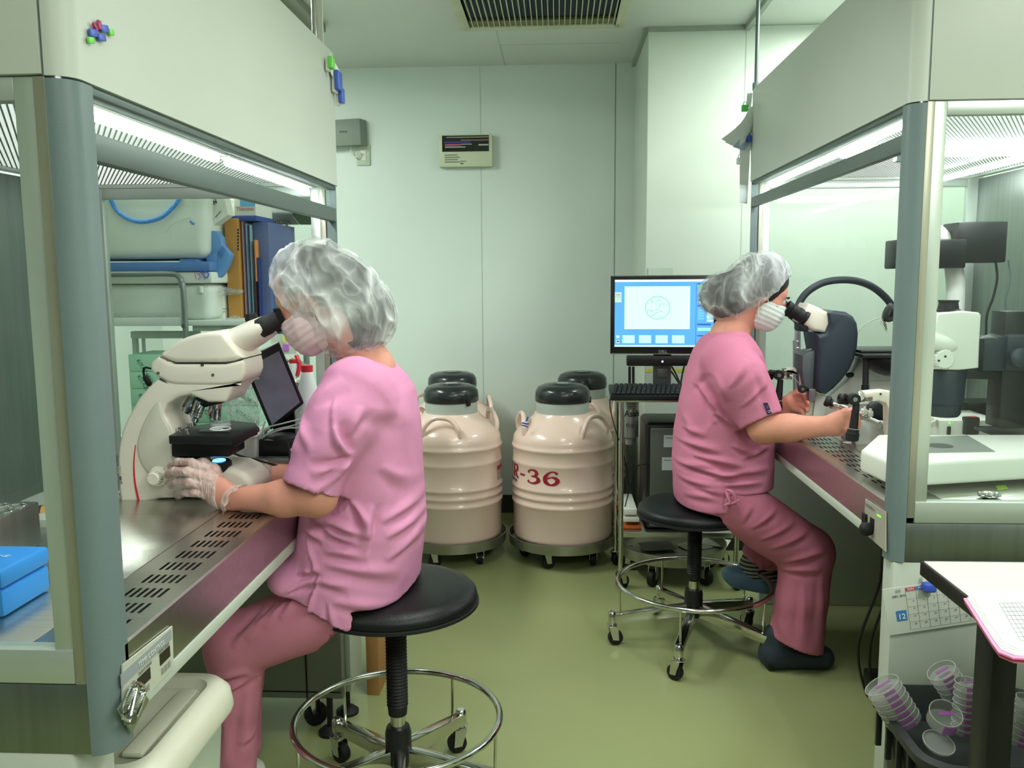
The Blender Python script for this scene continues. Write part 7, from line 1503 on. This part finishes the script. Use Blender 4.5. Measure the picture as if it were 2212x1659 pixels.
W = lambda x, y, Y: A3(P(x, y, Y=Y))
F.chain([W(1790, 920, 2.60), W(1808, 916, 2.585), W(1825, 908, 2.57)], [.027, .033, .034], .015, ((0, 1, 0), 1.3))
for pts, r in (([(1828, 897, 2.55), (1842, 893, 2.528), (1850, 903, 2.53), (1846, 914, 2.545)], .0095), ([(1832, 906, 2.55), (1846, 904, 2.522), (1853, 914, 2.527), (1848, 924, 2.545)], .0095), ([(1832, 916, 2.55), (1845, 916, 2.522), (1851, 925, 2.528), (1846, 932, 2.545)], .009), ([(1829, 926, 2.552), (1841, 928, 2.53), (1846, 935, 2.537), (1841, 940, 2.55)], .008)): finger(F, [W(*q) for q in pts], r)
finger(F, [W(1812, 905, 2.60), W(1826, 890, 2.605), W(1842, 888, 2.59), W(1852, 893, 2.57)], .0105, .01)
F.chain([W(1688, 884, 3.03), W(1698, 877, 3.01), W(1712, 868, 2.985)], [.027, .031, .031], .015, ((0, 1, 0), 1.35))
for pts, r in (([(1714, 858, 2.975), (1726, 850, 2.95), (1733, 850, 2.925), (1737, 852, 2.905)], .009), ([(1718, 866, 2.968), (1733, 862, 2.945), (1743, 864, 2.925), (1746, 872, 2.915)], .0092), ([(1718, 875, 2.968), (1733, 875, 2.945), (1743, 879, 2.93), (1744, 887, 2.922)], .009), ([(1714, 883, 2.97), (1727, 886, 2.95), (1735, 891, 2.94), (1735, 898, 2.935)], .008)): finger(F, [W(*q) for q in pts], r)
finger(F, [W(1700, 866, 3.01), W(1712, 852, 3.0), W(1724, 846, 2.975), W(1732, 848, 2.95)], .0102, .01)
hipn, kn1 = P(1556, 1075, Y=2.845), P(1742, 1192, Y=2.82); hipf, kn2 = P(1560, 1075, Y=3.05), P(1735, 1185, Y=3.08)
ank1 = Vector((.735, 2.80, .10)); ank2 = P(1625, 1222, Y=3.10)
F.chain([A3(hipn), A3(kn1), A3(ank1)], [.062, .055, .038], .02); F.chain([A3(ank1), A3(ank1)+A3((.0, 0, -.05)), A3(ank1)+A3((.14, 0, -.065))], [.038, .036, .026], .01)
F.chain([A3(hipf), A3(kn2), A3(ank2)], [.062, .055, .036], .02); F.chain([A3(ank2), A3(ank2)+A3((.0, 0, -.04)), A3(ank2)+A3((.12, 0, -.075))], [.036, .034, .026], .01)
clipseat(F, *S2); make(F, 'body', M_skin, w2)
F = Field(at(0, 0, 0)-.15, at(0, 0, 0)+.15, .004); G = Sc(F)
for s_ in (-1, 1): G.ell(at(.020, s_*.061, .012), (.026, .013, .040), Mh, .0)
G.cone(at(-.02, .062, -.02), at(-.04, .03, -.06), .02, .03, .02); make(F, 'hair', M_hair, w2, noise_amp=.001, noise_sc=60)
for s_ in (-1, 1):
    bm = B(); bmesh.ops.create_uvsphere(bm, u_segments=16, v_segments=10, radius=0.0098, matrix=Matrix.Translation(at(.079, s_*.031, -.003))); obj('eye', bm, M_eye, w2)
    bm = B(); tube(bm, [at(.095, s_*.018, .016), at(.094, s_*.034, .020), at(.082, s_*.050, .014)], .003, 6); obj('eyebrow', bm, M_brow, w2)
c1, c2 = P(1642, 612, Y=2.945), P(1575, 640, Y=2.95)
capmesh([(A3(c1), (.092, .093, .094), None, 0), (A3(c2), (.104, .100, .086), None, .05)], P(1660, 643, Y=2.86), Vector((.66, 0, -.75)), w2, 15, .0055, [(A3(P(1575, 638, Y=2.95)), (.097, .092, .079), .03), (A3(P(1640, 612, Y=2.95)), (.086, .085, .086), .03)])
maskmesh(w2, M_mask)
F = Field((0.16, 2.60, 0.46), (0.84, 3.30, 1.20), .005)
rowsT = px2(F, 2.94, [(704, 1558, 1602, .050, 2.95), (716, 1540, 1612, .075, 2.95), (735, 1518, 1626, .135, 2.95), (760, 1503, 1640, .172, 2.95), (800, 1488, 1652, .182, 2.95), (860, 1472, 1662, .182, 2.95), (930, 1459, 1667, .182, 2.95), (1000, 1454, 1667, .188, 2.95), (1060, 1457, 1662, .198, 2.95), (1100, 1463, 1650, .20, 2.95), (1125, 1470, 1630, .20, 2.95)])
F.column(rowsT, 0, 2.4, rot=0.06)
SL = [P(1572, 778, Y=2.80), P(1600, 820, Y=2.742), P(1622, 862, Y=2.74), P(1645, 908, Y=2.72)]
F.chain([A3(p) for p in SL]+[A3(SL[3]+(SL[3]-SL[2]).normalized()*.03)], [.084, .078, .070, .060, .058], .035)
sd = (SL[3]-SL[2]).normalized(); sl_, (gx, gy, gz) = F.win(A3(SL[3])-.11, A3(SL[3])+.11)
dd = ((gx-SL[3].x)*sd.x+(gy-SL[3].y)*sd.y+(gz-SL[3].z)*sd.z); near = (np.sqrt((gx-SL[3].x)**2+(gy-SL[3].y)**2+(gz-SL[3].z)**2)-.10); m_ = (near < 0) & (gy < 2.79)
F.V[sl_] = np.where(m_, np.maximum(F.V[sl_], dd), F.V[sl_]); F.cone(A3(SL[3]-sd*.02), A3(SL[3]+sd*.05), .052, .054, 0, op='sub')
F.chain([W(1572, 778, 3.09), W(1618, 850, 3.14), W(1645, 895, 3.15)], [.08, .066, .055], .035)
F.cut(A3(P(1515, 1104, Y=2.80)), A3((0.02, 0, -1)))
sl_, (gx, gy, gz) = F.win((P(1567, 1100, Y=2.85).x, 2.6, .46), (.9, 3.3, P(1600, 1058, Y=2.85).z)); F.V[sl_] = np.maximum(F.V[sl_], .004)
FL = folds_px([(1480, 1010, 1600, 1030, .007, .008, 0), (1500, 1055, 1566, 1062, .008, .006, 0), (1475, 880, 1510, 960, .012, .006, 0), (1585, 870, 1640, 815, .008, .005, 0), (1567, 1058, 1567, 1100, .004, .008, 0), (1500, 850, 1520, 800, .010, .007, 0), (1510, 830, 1545, 915, .012, .011, .012), (1530, 850, 1560, 900, .010, .009, 0), (1535, 800, 1560, 860, .012, .006, 0), (1560, 830, 1600, 770, .012, .006, 0), (1545, 890, 1600, 925, .010, .009, 0),
    (1470, 960, 1560, 975, .012, .010, .004), (1500, 985, 1620, 1010, .012, .012, .004), (1460, 1010, 1540, 1005, .012, .009, 0), (1540, 1030, 1665, 1015, .012, .012, .006), (1470, 1040, 1560, 1050, .012, .007, 0), (1600, 990, 1665, 965, .010, .009, 0), (1580, 960, 1640, 985, .010, .009, 0), (1560, 1045, 1650, 1040, .010, .009, 0), (1480, 1075, 1560, 1065, .014, .005, 0), (1480, 930, 1530, 940, .012, .007, 0), (1620, 790, 1655, 870, .014, .005, 0)], 2.78, 1.3)
clipseat(F, *S2); make(F, 'scrub_top', M_pink2, w2, fold=FL, noise_amp=.0025, noise_sc=8)
bm = B(); slab(bm, P(1649, 871, Y=2.652), P(1658, 870, Y=2.652), P(1668, 893, Y=2.652), P(1659, 896, Y=2.652), (0, .006, 0)); lb = obj('sleeve_label', bm, mat('label_navy', (44, 38, 76), 0.6), w2)
bm = B(); slab(bm, P(1654, 877, Y=2.6515), P(1658, 876, Y=2.6515), P(1661, 882, Y=2.6515), P(1657, 883, Y=2.6515), (0, -.0006, 0)); obj('label_square', bm, mat('label_mauve', (120, 60, 120), 0.6), lb)
bm = B(); tube(bm, [P(1658, 888, Y=2.6515), P(1665, 886, Y=2.6515)], .0006, 4); tube(bm, [P(1660, 891, Y=2.6515), P(1666, 889, Y=2.6515)], .0006, 4); obj('label_lines', bm, M_white, lb)['kind'] = 'stuff'
F = Field((0.18, 2.62, 0.04), (0.94, 3.30, 0.80), .005)
F.ell(A3(P(1562, 1090, Y=2.95)), (.125, .175, .085), None, 0)
F.cone(A3(hipn)+A3((.03, 0, -.01)), A3(kn1), .098, .086, .03); F.chain([A3(kn1), W(1731, 1295, 2.80), W(1714, 1412, 2.80)], [.086, .081, .094], .02)
F.cone(A3(hipf)+A3((.03, 0, -.01)), A3(kn2), .095, .080, .03); F.chain([A3(kn2), W(1640, 1195, 3.10)], [.078, .060], .02)
cn = P(1715, 1393, Y=2.76); sl_, (gx, gy, gz) = F.win((.5, 2.6, 0.0), (.95, 3.0, .22)); F.V[sl_] = np.maximum(F.V[sl_], (-(gz-cn.z)*.95-(gx-cn.x)*.33))
sl_, (gx, gy, gz) = F.win((.4, 3.0, 0.1), (.72, 3.3, .45)); c_ = P(1612, 1202, Y=3.1); F.V[sl_] = np.where(gx < .70, np.maximum(F.V[sl_], -((gz-c_.z)*.6+(gx-c_.x)*.8)), F.V[sl_])
TF = folds_px([(1620, 1140, 1680, 1100, .009, .008, 0), (1640, 1165, 1720, 1125, .009, .009, 0), (1660, 1185, 1750, 1145, .009, .009, 0), (1690, 1215, 1780, 1185, .010, .012, .004), (1690, 1235, 1770, 1225, .010, .011, .006), (1600, 1130, 1620, 1090, .010, .006, 0), (1730, 1250, 1725, 1390, .014, .006, 0), (1690, 1260, 1685, 1370, .014, .006, 0), (1770, 1230, 1765, 1390, .014, .005, 0)], 2.76)
clipseat(F, *S2); make(F, 'scrub_trousers', mat('trouser_rose', (186, 110, 132), 0.8, var=0.05, bump=0.12, bscale=420, spec=0.2), w2, fold=TF, noise_amp=.002, noise_sc=10)
# side vent ties of the top
bm = B()
tube(bm, catmull([P(1569, 1058, Y=2.742), P(1580, 1062, Y=2.732), P(1588, 1074, Y=2.729), P(1590, 1086, Y=2.727)], 6), [.003, .006, .005, .003], 6)
tube(bm, catmull([P(1568, 1060, Y=2.742), P(1572, 1072, Y=2.734), P(1576, 1086, Y=2.729), P(1568, 1090, Y=2.732)], 6), [.003, .005, .004, .003], 6)
tube(bm, catmull([P(1566, 1092, Y=2.740), P(1580, 1088, Y=2.729), P(1598, 1080, Y=2.727)], 6), .004, 6); o = obj('side_tie', bm, M_pink2, w2); o['kind'] = 'stuff'
# shoes and sock
M_clog = mat('clog_blue', (92, 120, 146), 0.5, var=0.04); M_shoe = mat('shoe_dark', (40, 50, 60), 0.6)
F = Field((.62, 2.71, 0), (.98, 2.89, .16), .005); F.cone((.72, 2.80, .045), (.88, 2.80, .036), .048, .040, .02); F.cone((.725, 2.80, .05), (.735, 2.80, .11), .046, .046, .02); F.cut((0, 0, .004), (0, 0, -1)); make(F, 'shoe', M_shoe, w2)
z_ = A3(ank2); F = Field(z_-.16, z_+.26, .005); F.cone(z_+A3((-.055, 0, -.045)), z_+A3((.13, 0, -.078)), .040, .042, .02); F.cone(z_+A3((-.085, 0, -.030)), z_+A3((-.03, 0, -.04)), .026, .035, .02); make(F, 'shoe', M_clog, w2)
F = Field(z_-.12, z_+.16, .005); F.cone(z_+A3((.02, 0, .07)), z_+A3((0, 0, -.01)), .044, .046, .01); F.cone(z_, z_+A3((.06, 0, -.045)), .046, .04, .01)
msk = mat('sock_striped', (92, 92, 88), 0.85)
nt = msk.node_tree; wv = nt.nodes.new('ShaderNodeTexWave'); wv.bands_direction = 'Z'; wv.inputs['Scale'].default_value = 22; wv.inputs['Distortion'].default_value = 0.3
rp2 = nt.nodes.new('ShaderNodeValToRGB'); rp2.color_ramp.elements[0].color = lin((46, 48, 52)); rp2.color_ramp.elements[1].color = lin((150, 148, 132)); rp2.color_ramp.elements[0].position = .45; rp2.color_ramp.elements[1].position = .55
tc2 = nt.nodes.new('ShaderNodeTexCoord'); nt.links.new(tc2.outputs['Object'], wv.inputs[0]); nt.links.new(wv.outputs['Fac'], rp2.inputs[0]); nt.links.new(rp2.outputs[0], nt.nodes['Principled BSDF'].inputs['Base Color'])
make(F, 'sock', msk, w2)
